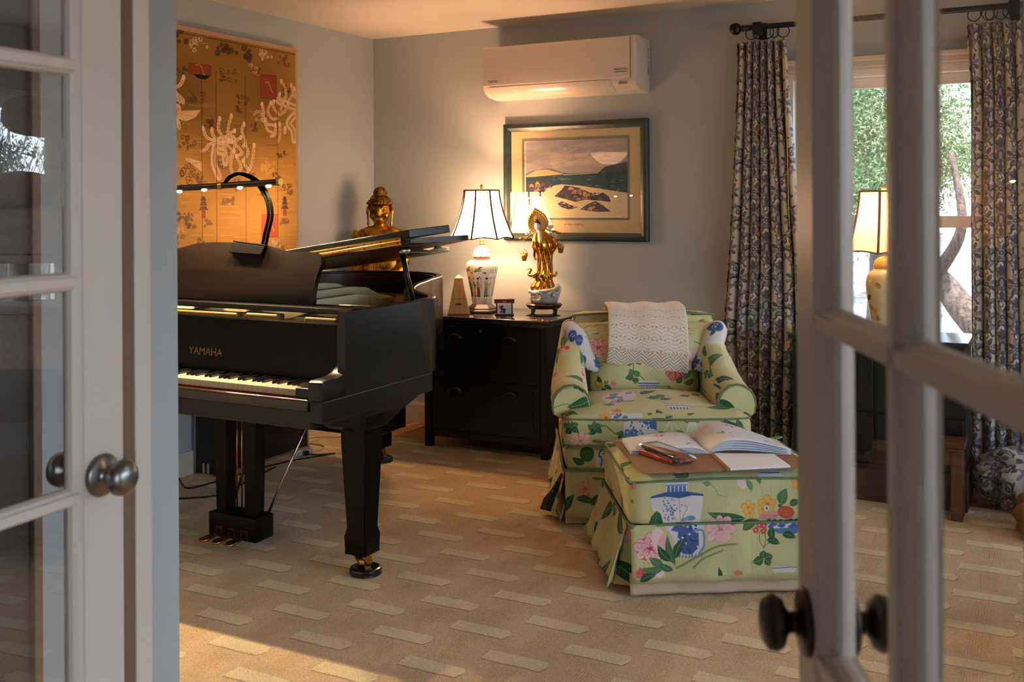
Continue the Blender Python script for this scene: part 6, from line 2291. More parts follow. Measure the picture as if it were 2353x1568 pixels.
# torso, shoulders, arms, folded legs
rings = []
for y, xa, xb, d in ((1860, 60, 960, .5), (1700, 90, 930, .5), (1500, 170, 850, .48), (1300, 190, 835, .46), (1100, 170, 860, .46), (960, 145, 880, .44), (860, 145, 880, .42), (800, 190, 840, .42), (760, 300, 730, .5), (735, 400, 620, .8)):
    xc, z_ = bz_((xa + xb) / 2, y)
    w = (xb - xa) / 2 * k_
    rings.append([(xc + w * math.copysign(abs(math.cos(a)) ** .8, math.cos(a)), w * d * math.copysign(abs(math.sin(a)) ** .8, math.sin(a)), z_) for a in [2 * PI * q / 36 for q in range(36)]])
loft(bm, rings)
tube(bm, [(0, 0, bz_(0, 760)[1]), (0, -.004, bz_(0, 690)[1])], [.040, .036], 16)
for s in (-1, 1):
    pts = crv([(s * .125, 0, bz_(0, 830)[1]), (s * .150, -.01, bz_(0, 1050)[1]), (s * .148, -.05, bz_(0, 1350)[1]), (s * .09, -.11, bz_(0, 1520)[1]), (s * .02, -.13, bz_(0, 1540)[1])], 5)
    tube(bm, pts, [.040 - .016 * i / len(pts) for i in range(len(pts))], 12)
    pts = crv([(s * .06, -.03, .06), (s * .17, -.06, .055), (s * .19, -.12, .05), (s * .05, -.16, .045)], 5)
    tube(bm, pts, [.058 - .02 * i / len(pts) for i in range(len(pts))], 12)
# head
hz_ = bz_(508, 520)[1]
ball(bm, (0, -.006, hz_ + .005), .072, 24, 18, (.88, .95, 1.22))
ball(bm, (0, -.035, hz_ - .052), .036, 16, 12, (1.0, .9, .8))
prism(bm, [(-.074, hz_ + .030), (-.084, hz_ + .010), (-.0905, hz_ - .022), (-.084, hz_ - .030), (-.066, hz_ - .028)], 'x', -.009, .009, .004)
for s in (-1, 1):
    tube(bm, crv([(s * .012, -.073, hz_ + .022), (s * .03, -.073, hz_ + .033), (s * .052, -.054, hz_ + .026)], 4), .005, 8)          # brow
    ball(bm, (s * .030, -.062, hz_ + .008), .015, 12, 8, (1.1, .55, .6))
    ball(bm, (s * .036, -.052, hz_ - .024), .024, 12, 8, (1, .7, 1))
tube(bm, crv([(-.024, -.070, hz_ - .044), (-.010, -.079, hz_ - .042), (0, -.080, hz_ - .044), (.010, -.079, hz_ - .042), (.024, -.070, hz_ - .044)], 3), .0052, 8)
tube(bm, crv([(-.017, -.072, hz_ - .052), (0, -.079, hz_ - .054), (.017, -.072, hz_ - .052)], 3), .0058, 8)
o_ = obj('figure', bm, OLDG, bs, world=False, smooth=True, mods=(('REMESH', dict(mode='VOXEL', voxel_size=.0045, use_smooth_shade=True)), ('SMOOTH', dict(factor=.5, iterations=3))))
bm = B()
ball(bm, (0, .004, hz_ + .036), .079, 28, 18, (.93, .98, .92))
for v in list(bm.verts):
    if v.co.y < -.02 and v.co.z < hz_ + .052:
        bm.verts.remove(v)
ball(bm, (0, .006, hz_ + .112), .043, 20, 14, (1, 1, .95))
tube(bm, [(.073 * math.cos(a), -.004 + .076 * math.sin(a), hz_ + .052) for a in [2 * PI * q / 30 for q in range(30)]], .010, 8, closed=True)
for i in range(70):
    a = random.uniform(0, 2 * PI); e_ = random.uniform(.15, 1.3)
    ball(bm, (.074 * math.cos(a) * math.cos(e_), .004 + .078 * math.sin(a) * math.cos(e_), hz_ + .036 + .073 * math.sin(e_)), .0062, 8, 6)
obj('hair_cap', bm, OLDG2, bs, world=False, smooth=True)
for s in (-1, 1):
    bm = B(); tube(bm, crv([(s * .064, .0, hz_ + .03), (s * .076, -.006, hz_ + .02), (s * .074, -.01, hz_ - .03), (s * .068, -.014, hz_ - .085), (s * .062, -.012, hz_ - .094)], 4), [.006 + .004 * (k % 5 == 1) for k in range(17)], 8)
    obj('ear', bm, OLDG, bs, world=False, smooth=True)
bm = B()
for k in range(5):
    x0_ = -.11 + k * .012
    tube(bm, crv([(x0_, -.058, bz_(0, 830)[1]), (x0_ + .05, -.078, bz_(0, 1050)[1]), (x0_ + .07, -.082, bz_(0, 1250)[1]), (x0_ + .05, -.086, bz_(0, 1480)[1])], 5), .0035, 6)
for i in range(60):
    x_ = random.uniform(.0, .10); y_ = random.uniform(1080, 1500)
    p_ = bz_(0, y_); ball(bm, (x_, -.070 + .25 * x_ * x_, p_[1]), random.uniform(.003, .007), 7, 5)
obj('robe_ornament', bm, OLDG, bs, world=False, smooth=True)
# ------------------------------------------------------------------ curtains
CT = .30
dm = Canvas(CT, CT, 1100, (202, 190, 172))


def ctile(fn):
    for dx in (-CT, 0, CT):
        for dy in (-CT, 0, CT):
            st = random.getstate(); fn(dx, dy); random.setstate(st)


DK = (70, 70, 82); MD = (120, 117, 124)


def scroll(x, y, s, flip):
    pts = [(x + flip * s * (1 - k / 13) * math.cos(k * .62), y + s * (1 - k / 13) * math.sin(k * .62)) for k in range(12)]
    dm.line(pts, s * .34, DK, .92, w1=s * .18)
    for k in (0, 2, 4, 6):
        p_ = pts[k]; a = k * .62 * flip + (0 if flip > 0 else PI)
        dm.ell(p_[0] + math.cos(a) * s * .22, p_[1] + math.sin(a) * s * .22, s * .34, s * .17, a + .6, MD if k % 4 else DK, .9)


def damask(dx, dy):
    for (x, y) in ((.075, .075), (.225, .225)):
        x += dx; y += dy
        for f in (1, -1):
            scroll(x + f * .040, y - .028, .036, f); scroll(x + f * .044, y + .048, .032, -f)
            dm.line([(x, y - .08), (x + f * .03, y - .05), (x + f * .07, y), (x + f * .04, y + .06), (x, y + .085)], .011, MD, .9)
            dm.ell(x + f * .062, y + .012, .020, .008, f * .9, DK, .9); dm.ell(x + f * .058, y - .052, .018, .008, -f * .8, MD, .9)
        dm.ell(x, y + .005, .021, .034, 0, DK); dm.ell(x, y + .008, .009, .018, 0, (150, 140, 128))
        for k in range(6):
            a = k * PI / 3
            dm.ell(x + .030 * math.cos(a), y + .012 + .034 * math.sin(a), .014, .009, a, MD, .95)
        dm.ell(x, y - .05, .011, .022, 0, DK); dm.ell(x, y + .066, .013, .022, 0, DK)
    for (x, y) in ((.225, .075), (.075, .225)):
        x += dx; y += dy
        for k in range(8):
            a = k * PI / 4 + .3
            dm.ell(x + .030 * math.cos(a), y + .034 * math.sin(a), .019, .010, a, DK if k % 2 else MD, .9)
        dm.ell(x, y, .012, .012, 0, DK); dm.ell(x, y, .005, .005, 0, (156, 146, 134))
        scroll(x, y + .058, .024, 1); scroll(x, y - .058, .024, -1)


ctile(damask)
dm.noise(.10, 1)
im_d = dm.image('damask_print')
CURT, nt, b = new_mat('damask_cloth')
t_ = nt.nodes.new('ShaderNodeTexImage'); t_.image = im_d
uv_ = nt.nodes.new('ShaderNodeUVMap'); nt.links.new(uv_.outputs['UV'], t_.inputs['Vector'])
nt.links.new(t_.outputs['Color'], b.inputs['Base Color'])
b.inputs['Roughness'].default_value = .7; b.inputs['Sheen Weight'].default_value = .2
tl_ = nt.nodes.new('ShaderNodeBsdfTranslucent'); nt.links.new(t_.outputs['Color'], tl_.inputs['Color'])
mxs = nt.nodes.new('ShaderNodeMixShader'); mxs.inputs['Fac'].default_value = .12
out_ = nt.nodes['Material Output']
nt.links.new(b.outputs[0], mxs.inputs[1]); nt.links.new(tl_.outputs[0], mxs.inputs[2]); nt.links.new(mxs.outputs[0], out_.inputs['Surface'])
add_bump(nt, b, 300, .15)


def interp(tab, z):
    for (z0, *a), (z1, *c) in zip(tab[:-1], tab[1:]):
        if z <= z0 and z >= z1:
            f = (z0 - z) / (z0 - z1 + 1e-9)
            return [p + (q - p) * f for p, q in zip(a, c)]
    return list(tab[-1][1:])


def curtain(name, label, tab, ztop, zbot, y0, nf, amp0, amp1, width, seed, ring_x, puddle=0.0):
    rnd = random.Random(seed)
    root = thing(name, label, 'curtain', ((tab[0][1] + tab[0][2]) / 2, y0, ztop), group='damask curtains at the back window')
    ph = [rnd.uniform(-.5, .5) for _ in range(nf + 2)]
    amps = [rnd.uniform(.7, 1.25) for _ in range(nf + 2)]

    def fn(s, t):
        z = ztop + (zbot - ztop) * t
        xa, xb = interp(tab, z)
        u = s * nf
        k = int(min(u, nf - 1e-6)); f = u - k
        a = (amps[k] * (1 - f) + amps[k + 1] * f)
        ph_ = ph[k] * (1 - f) + ph[k + 1] * f
        head = max(0, 1 - t / .07)
        am = (amp0 + (amp1 - amp0) * t) * a
        wv = math.sin(2 * PI * u + ph_ * t * 1.3)
        sharp = math.copysign(abs(wv) ** .75, wv)
        pinch = head * .35 * math.sin(4 * PI * u) * .008
        x = xa + (xb - xa) * (s + .020 * math.sin(2 * PI * u * 1 + 1.3) * min(1, t * 4))
        y = y0 + am * sharp + pinch + .012 * math.sin(3 * t + seed) * t
        y -= .03 * t * math.sin(PI * s)
        if puddle and t > .93:
            q = (t - .93) / .07
            y -= puddle * q * (.6 + .4 * math.sin(u * 2.2)); z = max(.012, z + .02 * q * abs(math.sin(u * 3)))
        return (x, y, z)
    bm = B()
    sheet(bm, fn, nf * 14, 70, uv=lambda s, t: (s * width / CT, (ztop + (zbot - ztop) * t) / CT))
    obj('drape', bm, CURT, root, smooth=True, mods=(('SOLIDIFY', dict(thickness=.003)),))
    for x in ring_x:
        bm = B()
        a0 = rnd.uniform(-.6, .6)
        tube(bm, [(x + .031 * math.sin(q) * math.cos(a0), y0 + .031 * math.sin(q) * math.sin(a0), ztop + .043 + .031 * math.cos(q)) for q in [2 * PI * k / 24 for k in range(24)]], .0028, 6, closed=True)
        obj('curtain_ring', bm, BLACKM, root, smooth=True)
        bm = B(); tube(bm, [(x, y0, ztop + .012), (x, y0 + .004, ztop - .03)], .002, 5)
        obj('hook', bm, BRASS, root)
    return root


YC = 5.375
cl_ = curtain('curtain', 'grey scroll-patterned curtain gathered left of the window, behind the armchair',
              [(2.215, -1.478, -1.222), (1.965, -1.484, -1.212), (1.513, -1.508, -1.178), (1.064, -1.535, -1.145), (.728, -1.562, -1.135), (.39, -1.552, -1.15), (0.0, -1.52, -1.17)],
              2.212, .012, YC, 7, .022, .040, .95, 3, (-1.40, -1.36, -1.315, -1.28, -1.235))
bm = B(); sheet(bm, lambda s, t: (-1.222 + .004 * s + (.02 * t), YC - .030 - .01 * s, 2.19 - .95 * t), 2, 12)
obj('lining_edge', bm, M('gold_lining', sr(206, 178, 120), .8), cl_, smooth=True, mods=(('SOLIDIFY', dict(thickness=.003)),))
curtain('curtain', 'grey scroll-patterned curtain hanging right of the window, seen through the glazed door',
        [(2.215, -.365, .06), (1.9, -.352, .07), (1.29, -.357, .08), (.66, -.355, .09), (.25, -.36, .10), (0.0, -.37, .11)],
        2.215, .012, YC, 9, .022, .040, 1.2, 8, (-.33, -.27, -.255, -.215, -.175, -.15, -.06, .02))
rod = thing('curtain_rod', 'black curtain rod with ball finials above the back window', 'curtain rod', (-.6, 5.37, 2.287))
bm = B(); tube(bm, [(-1.435, YC, 2.287), (.32, YC, 2.287)], .0145, 16)
obj('pole', bm, BLACKM, rod, angle=50)
for x, s in ((-1.435, -1), (.32, 1)):
    bm = B()
    lathe(bm, [(.016, -.02), (.016, .006), (.021, .010), (.014, .016), (.012, .022)], seg=18)
    ball(bm, (0, 0, .05), .0325, 20, 14)
    bm.transform(Matrix.Translation((x, YC, 2.287)) @ Matrix.Rotation(R(90) * s, 4, 'Y'))
    obj('finial', bm, BLACKM, rod, smooth=True)
for x in (-1.368, -.158):
    bm = B()
    box(bm, x - .024, x + .024, YC - .019, YC + .019, 2.248, 2.312, .006)
    box(bm, x - .012, x + .012, YC + .012, YB, 2.262, 2.296, .003)
    box(bm, x - .022, x + .022, YB - .008, YB, 2.235, 2.325, .002)
    obj('bracket', bm, BLACKM, rod)

# ------------------------------------------------------------------ black cabinet by the window with the second lamp
dk = thing('sideboard', 'black sideboard under the window, seen past the glazed door', 'sideboard', (-.72, 5.1, 0))
bm = B(); box(bm, -1.098, -.345, 4.925, 5.27, .03, .722, .003)
obj('carcass', bm, CABM, dk)
bm = B(); box(bm, -1.115, -.328, 4.905, 5.285, .722, .745, .005)
obj('cabinet_top', bm, M('sideboard_top_gloss', sr(40, 40, 40), .14, coat=.5), dk)
bm = B(); box(bm, -1.105, -.338, 4.912, 4.93, .0, .17, .004); box(bm, -1.105, -1.085, 4.93, 5.27, 0, .17, .004); box(bm, -.358, -.338, 4.93, 5.27, 0, .17, .004)
obj('plinth_board', bm, M('carpet_reflection_brown', sr(52, 34, 24), .5), dk)  # brown puts the carpet's reflection into the base's colour
for x0, x1 in ((-1.09, -.73), (-.715, -.352)):
    bm = B(); box(bm, x0, x1, 4.908, 4.926, .42, .71, .003); box(bm, x0 + .05, x1 - .05, 4.906, 4.91, .46, .67, .002)
    d_ = obj('drawer', bm, CABM, dk)
    bm = B(); ball(bm, ((x0 + x1) / 2, 4.897, .565), .011, 12, 8)
    obj('drawer_knob', bm, PULL, d_, smooth=True)
    bm = B(); box(bm, x0, x1, 4.908, 4.926, .18, .405, .003); box(bm, x0 + .05, x1 - .05, 4.906, 4.91, .21, .375, .002)
    obj('cabinet_door', bm, CABM, dk)
l2 = thing('table_lamp', 'lit table lamp with yellow floral vase base, in front of the window', 'lamp', (-.698, 5.05, .745))
X2, Y2 = -.698, 5.05
bm = B(); lathe(bm, [(.060, 0), (.064, .006), (.062, .018), (.050, .026)], (X2, Y2, .745), 24)
obj('plinth', bm, ROSEWOOD, l2, smooth=True)
V2 = Canvas(.5, .36, 800, (228, 206, 152))
for i_ in range(40):
    x_, y_ = random.uniform(0, .5), random.uniform(.0, .24)
    V2.ell(x_, y_, .016, .011, i_, random.choice(((196, 150, 52), (206, 168, 70), (70, 82, 60), (52, 60, 56), (232, 220, 190))))
for i_ in range(8):
    leaf(V2, random.uniform(0, .5), random.uniform(.02, .2), .05, .02, random.uniform(0, 6), (64, 84, 58))
V2M = img_mat('yellow_vase_glaze', V2.image('yellow_vase'), .2)
bm = B()
lathe(bm, crv([(.050, .026), (.056, .05), (.072, .13), (.082, .20), (.084, .245), (.074, .285), (.052, .305), (.046, .312)], 4), (X2, Y2, .745), 28)
planar_uv(bm, lambda co: ((math.atan2(co.y - Y2, co.x - X2) / (2 * PI)) % 1, (co.z - .745) / .36))
obj('vase', bm, V2M, l2, smooth=True)
bm = B(); lathe(bm, [(.048, .312), (.049, .325), (.044, .345), (.030, .360), (.012, .368), (.0001, .37)], (X2, Y2, .745), 24)
obj('jar_lid', bm, M('yellow_glaze', sr(226, 180, 88), .2), l2, smooth=True)
bm = B(); tube(bm, [(X2, Y2, 1.11), (X2, Y2, 1.40)], .005, 8)
obj('stem', bm, BRASS, l2, smooth=True)
bell_shade(l2, X2, Y2, 1.132, 1.416, .168, .112, shade_mat('cream_shade', (1.0, .74, .42, 1), .42), M('shade_braid_tan', sr(170, 122, 66), .8), 6, .5)
bm = B(); ball(bm, (X2, Y2, 1.432), .014, 12, 10); tube(bm, [(X2, Y2, 1.40), (X2, Y2, 1.43)], .004, 6)
obj('finial', bm, M('amber_finial', sr(226, 190, 120), .3), l2, smooth=True)
bm = B(); ball(bm, (X2, Y2, 1.26), .026, 14, 10)
obj('bulb', bm, emissive('warm_bulb_low', (1.0, .68, .36, 1), 10), l2, smooth=True)

# wooden bench in front of it
bn = thing('wooden_stool', 'low brown wooden stool in front of the black sideboard', 'stool', (-.45, 4.82, 0))
BW = M('bench_wood', sr(108, 66, 38), .42, col2=sr(78, 46, 26), nscale=5, stretch=(1, 10, 10))
bm = B(); box(bm, -.56, -.335, 4.74, 4.895, .315, .338, .005); box(bm, -.55, -.345, 4.75, 4.89, .298, .315, .004)
obj('stool_top', bm, BW, bn)
bm = B(); box(bm, -.54, -.355, 4.765, 4.785, .235, .30, .003); box(bm, -.54, -.355, 4.865, 4.885, .235, .30, .003)
obj('apron', bm, BW, bn)
for x in (-.548, -.395):
    for y in (4.762, 4.842):
        bm = B(); box(bm, x, x + .048, y, y + .045, 0, .30, .004)
        obj('leg', bm, BW, bn)

# crumpled cloth and bag on the floor by the right curtain
bm = B()
pbox(bm, (-.10, 5.10, .125), (.19, .13, .115), .09, 10, (.03, .03, .03), lambda p, q: (p[0] + .018 * math.sin(q.y * 9 + q.z * 4), p[1] + .018 * math.sin(q.x * 8 + 1), p[2] * (1 + .16 * math.sin(q.x * 5 + q.y * 4)) - .0))
for v in bm.verts:
    v.co.z = max(.003, v.co.z)
boxuv(bm, CT, CT)
tag(obj('cushion_bundle', bm, CURT, smooth=True), 'crumpled bundle of grey patterned cloth on the floor by the right curtain', 'cloth bundle')
bm = B()
pbox(bm, (.02, 4.70, .10), (.15, .13, .098), .06, 10, (.02, .02, .03), lambda p, q: (p[0] * (1 - .2 * max(0, q.z)) + .012 * math.sin(q.z * 7 + q.y * 5), p[1] + .012 * math.sin(q.x * 8 + q.z * 5), p[2] * (1 + .15 * math.sin(q.x * 4 + 1))))
for v in bm.verts:
    v.co.z = max(.003, v.co.z)
tag(obj('paper_bag', bm, M('brown_paper', sr(120, 84, 56), .7, bump=(40, .4)), smooth=True), 'crumpled brown paper bag on the floor in front of the cloth bundle', 'bag')

# ------------------------------------------------------------------ flight case against the left wall
fc = thing('equipment_case', 'tall flat black equipment case with aluminium edges, on the floor behind the piano', 'case', (-3.80, 4.2, 0))
PANEL = M('case_black_panel', sr(22, 22, 26), .38, bump=(120, .1))
ALU = M('aluminium_edge', sr(150, 146, 146), .38, metal=.8)
fx0, fx1, fy0, fy1, fzt = -3.882, -3.716, 3.878, 4.59, .60
bm = B(); box(bm, fx0 + .004, fx1 - .004, fy0 + .004, fy1 - .004, .010, fzt - .004)
obj('panels', bm, PANEL, fc)
bm = B()
w = .013
for x in (fx0, fx1 - w):
    for y in (fy0, fy1 - w):
        box(bm, x, x + w, y, y + w, 0, fzt, .002)
for z in (0.0, fzt - w):
    for x in (fx0, fx1 - w):
        box(bm, x, x + w, fy0 + w, fy1 - w, z, z + w, .002)
    if z > .1:
        for y in (fy0, fy1 - w):
            box(bm, fx0 + w, fx1 - w, y, y + w, z, z + w, .002)
obj('edge_trim', bm, ALU, fc)
for x in (-3.818, -3.788):
    bm = B(); box(bm, x, x + .010, fy0 - .004, fy0 + .004, .010, .062, .002)
    obj('glide', bm, M('glide_beige', sr(170, 150, 120), .5), fc)

# ------------------------------------------------------------------ power strip and cables
ps = thing('power_strip', 'short white power strip on the carpet behind the piano pedals', 'power strip', (-3.64, 4.44, 0), R(62))
bm = B(); box(bm, -.055, .055, -.024, .024, 0, .032, .005)
obj('housing', bm, M('white_plastic', sr(206, 200, 190), .4), ps, world=False)
bm = B()
for x in (-.030, .034):
    for dz in (.010, .020):
        box(bm, x - .006, x + .002, -.0246, -.0238, dz - .0012, dz + .0012)
    box(bm, x + .006, x + .010, -.0246, -.0238, .013, .017)
obj('outlet_slots', bm, M('slot_black', sr(20, 18, 18), .6), ps, world=False)
bm = B(); box(bm, -.008, .020, -.046, -.022, .004, .029, .003)
obj('plug', bm, BLACKM, ps, world=False)


def cable(label, pts, r, mat, cat='cable', grp=None):
    bm = B(); tube(bm, crv(pts, 7), r, 7)
    return tag(obj('cable', bm, mat, smooth=True), label, cat, grp)


WCAB = M('white_cable', sr(196, 182, 160), .5)
cable('thick white cable looping on the carpet from the white power strip', [(-3.62, 4.49, .012), (-3.61, 4.56, .006), (-3.64, 4.63, .005), (-3.70, 4.66, .005), (-3.78, 4.655, .005), (-3.84, 4.70, .005), (-3.85, 4.77, .005), (-3.80, 4.83, .005), (-3.71, 4.88, .005), (-3.6, 4.98, .005), (-3.56, 5.15, .005), (-3.53, 5.32, .003), (-3.50, 5.42, .0)], .0045, WCAB)
cable('thin white cable crossing straight over the loop of the thicker white one', [(-3.655, 4.50, .006), (-3.685, 4.56, .012), (-3.77, 4.66, .014), (-3.78, 4.80, .006), (-3.70, 4.90, .006), (-3.66, 5.06, .003), (-3.55, 5.12, .003), (-3.50, 5.2, .003), (-3.43, 5.15, .003), (-3.42, 5.33, .003), (-3.34, 5.40, .003)], .0032, WCAB)
BCAB = M('black_cable', sr(18, 17, 18), .5)
cable('black cable running from the power strip plug past the piano pedals to the left wall', [(-3.61, 4.42, .014), (-3.56, 4.46, .006), (-3.49, 4.535, .004), (-3.53, 4.45, .004), (-3.60, 4.30, .004), (-3.645, 4.10, .004), (-3.66, 3.90, .004), (-3.67, 3.74, .004), (-3.70, 3.66, .004), (-3.78, 3.70, .004), (-3.87, 3.77, .004)], .0042, BCAB)
cable('second black cable lying nearer the camera, curving under the piano from the left', [(-3.59, 4.16, .004), (-3.55, 3.98, .004), (-3.52, 3.85, .004), (-3.49, 3.72, .004), (-3.49, 3.62, .004), (-3.58, 3.53, .004), (-3.70, 3.45, .004), (-3.8, 3.30, .004)], .0042, BCAB)

# ------------------------------------------------------------------ floor lamp left of the piano (mirrored in the picture glass)
TXL, TYL = -3.42, 2.62
fl = thing('floor_lamp', 'black scrolled torchere lamp with glowing glass bowl, mirrored in the picture glass', 'lamp', (TXL, TYL, 0))
bm = B(); lathe(bm, [(.15, 0), (.15, .012), (.10, .026), (.03, .04), (.014, .07), (.0115, .5), (.0115, 1.50), (.020, 1.54), (.026, 1.60), (.040, 1.66), (.048, 1.70), (.030, 1.708)], (TXL, TYL, 0), 24)
obj('post', bm, BRONZE, fl, smooth=True)
for s in (-1, 1):
    bm = B()
    pts = [(TXL + s * (.03 + .055 * math.sin(q * .5)) + s * .02 * q * .2, TYL, 1.50 + .026 * q - .0 * q) for q in range(6)]
    sp = [(TXL + s * (.115 + .036 * (1 - k / 14) * math.cos(k * .6 + PI)), TYL, 1.655 + .036 * (1 - k / 14) * math.sin(k * .6 + PI)) for k in range(12)]
    tube(bm, crv([(TXL + s * .025, TYL, 1.52), (TXL + s * .06, TYL, 1.54), (TXL + s * .082, TYL, 1.60)] + sp, 3), .006, 8)
    obj('scroll', bm, BRONZE, fl, smooth=True)
bm = B(); lathe(bm, [(.030, 1.708), (.060, 1.712), (.100, 1.732), (.132, 1.762), (.152, 1.788), (.166, 1.805)], (TXL, TYL, 0), 32, caps=False)
lathe(bm, [(.0001, 1.707), (.032, 1.709)], (TXL, TYL, 0), 32, caps=False)
obj('glass_bowl', bm, shade_mat('alabaster_bowl', (1.0, .74, .48, 1), 1.0), fl, smooth=True)
bm = B(); ball(bm, (TXL, TYL, 1.752), .024, 14, 10)
obj('bulb', bm, emissive('warm_bulb_torchere', (1.0, .72, .42, 1), 20), fl, smooth=True)

# ------------------------------------------------------------------ added ceiling light, unseen fill over the front of the room (out of the picture)
ce = thing('added_ceiling_light', 'added round frosted ceiling light over the front half of the room, outside the picture', 'light', (.75, 2.6, ZC))
bm = B(); lathe(bm, [(.17, 2.44), (.175, 2.425), (.17, 2.41)], (.75, 2.6, 0), 32)
obj('canopy', bm, NICKEL, ce, smooth=True)
bm = B(); lathe(bm, [(.0001, 2.33), (.06, 2.334), (.12, 2.355), (.155, 2.39), (.165, 2.415)], (.75, 2.6, 0), 32, caps=False)
obj('frosted_dome', bm, emissive('frosted_dome', (1.0, .86, .68, 1), 3.0), ce, smooth=True)

# ------------------------------------------------------------------ cat tree and dark chair on the right (seen mirrored in the left leaf)
FUR = M('grey_brown_plush', sr(176, 152, 128), .95, col2=sr(140, 120, 100), nscale=30, bump=(160, .9, 'NOISE', .01), sheen=.6)
FURL = M('beige_plush', sr(232, 192, 164), .95, bump=(160, .9, 'NOISE', .01), sheen=.5)
SISAL = M('sisal_rope', sr(186, 164, 130), .9)
ct = thing('cat_tree', 'tall plush cat tree by the right-hand window, mirrored in the left door panes', 'cat tree', (1.62, 4.03, 0), R(159.6))
bm = B(); box(bm, -.30, .30, -.25, .25, 0, .04, .01)
obj('base_board', bm, FUR, ct, world=False)
for x, y, z0, z1 in ((.055, 0, 1.36, 1.74), (-.16, .1, .04, .44), (.16, .1, .04, .44), (-.17, -.1, .85, 1.09), (.16, .12, .85, 1.09)):
    bm = B()
    nt_ = int((z1 - z0) / .009)
    lathe(bm, [(.040 + (.004 if k % 2 else 0), z0 + (z1 - z0) * k / nt_) for k in range(nt_ + 1)], (x, y, 0), 14)
    obj('sisal_post', bm, SISAL, ct, world=False, smooth=True)
bm = B(); lathe(bm, [(.046, 0), (.05, .02), (.046, .04)], (.055, 0, 1.56), 14)
obj('post_collar', bm, FUR, ct, world=False, smooth=True)
bm = B()
pbox(bm, (.03, 0, 1.835), (.19, .17, .085), .075, 8, (0, 0, .02), lambda p, q: (p[0] + .006 * math.sin(q.y * 31 + q.z * 17), p[1] + .006 * math.sin(q.x * 29), p[2] + .006 * math.sin(q.x * 23 + q.y * 19)))
obj('top_perch', bm, FUR, ct, world=False, smooth=True)
bm = B()
pbox(bm, (-.17, -.02, 1.44), (.20, .16, .075), .065, 8, (0, 0, .03), lambda p, q: (p[0], p[1] + .006 * math.sin(q.x * 29), p[2] + .012 * math.sin(q.x * 3) + .005 * math.sin(q.y * 19)))
obj('middle_perch', bm, FUR, ct, world=False, smooth=True)
# boxes with round doors: front face towards local -y
for z0, z1, hx in ((1.12, 1.36, (-.065, .17)), (.47, .83, (-.16, .03, .2))):
    bm = B()
    x0, x1, yb, yf_ = -.20, .22, .19, -.17
    box(bm, x0, x1, yb - .012, yb, z0, z1); box(bm, x0, x0 + .012, yf_, yb, z0, z1); box(bm, x1 - .012, x1, yf_, yb, z0, z1)
    box(bm, x0, x1, yf_, yb, z0, z0 + .012); box(bm, x0, x1, yf_, yb, z1 - .012, z1)
    # front skin around the doors
    hr = (.060, .085) if z0 > 1 else (.070, .095)
    zc_ = (z0 + z1) / 2
    edges = [x0] + [(a + c) / 2 for a, c in zip(hx[:-1], hx[1:])] + [x1]
    for k, h in enumerate(hx):
        a0, a1 = edges[k], edges[k + 1]
        rw = min(hr[0], (h - a0) * .9, (a1 - h) * .9)
        N_ = 32
        inn = [(h + rw * math.cos(2 * PI * q / N_), yf_, zc_ + hr[1] * math.sin(2 * PI * q / N_)) for q in range(N_)]
        def edge(q):
            c_, s_ = math.cos(2 * PI * q / N_), math.sin(2 * PI * q / N_)
            wx = (a1 - h) if c_ > 0 else (h - a0)
            wz = (z1 - zc_)
            t_ = min(wx / abs(c_) if abs(c_) > 1e-6 else 9, wz / abs(s_) if abs(s_) > 1e-6 else 9)
            return (h + c_ * t_, yf_, zc_ + s_ * t_)
        loft(bm, [[edge(q) for q in range(N_)], inn, [(p[0], p[1] + .014, p[2]) for p in inn]], True, False)
    bx_ = obj('condo_box', bm, FUR, ct, world=False)
    bm = B(); box(bm, x0 + .014, x1 - .014, yb - .02, yb - .0125, z0 + .014, z1 - .014)
    obj('box_lining', bm, FURL, bx_, world=False)
for z0, x0, x1 in ((1.085, -.28, .26), (.83, -.30, .28), (.43, -.28, .27)):
    bm = B(); pbox(bm, ((x0 + x1) / 2, 0, z0 + .015), ((x1 - x0) / 2, .22, .022), .018, 5)
    obj('shelf', bm, FUR, ct, world=False, smooth=True)
bm = B(); tube(bm, crv([(.02, -.2, 1.06), (.022, -.22, .95), (.018, -.24, .85), (.022, -.235, .72)], 5), .008, 6); ball(bm, (.022, -.235, .70), .02, 10, 8)
obj('dangling_toy', bm, M('toy_cord', sr(40, 40, 42), .8), ct, world=False, smooth=True)

gc = thing('lounge_chair', 'dark grey upholstered lounge chair, mirrored low in the left door panes', 'armchair', (.86, 3.15, 0), R(159))
GREY = M('charcoal_cloth', sr(52, 56, 56), .85, bump=(200, .2))
bm = B(); pbox(bm, (0, .05, .30), (.36, .34, .12), .05, 6, (0, 0, .02)); obj('seat', bm, GREY, gc, world=False, smooth=True)
bm = B(); pbox(bm, (0, -.30, .37), (.42, .09, .27), .08, 8); obj('backrest', bm, GREY, gc, world=False, smooth=True)
for s in (-1, 1):
    bm = B(); pbox(bm, (s * .40, .03, .30), (.075, .36, .24), .06, 6); obj('armrest', bm, GREY, gc, world=False, smooth=True)
for x in (-.38, .38):
    for y in (-.3, .32):
        bm = B(); lathe(bm, [(.018, 0), (.024, .09)], (x, y, 0), 10); obj('leg', bm, ROSEWOOD, gc, world=False, smooth=True)

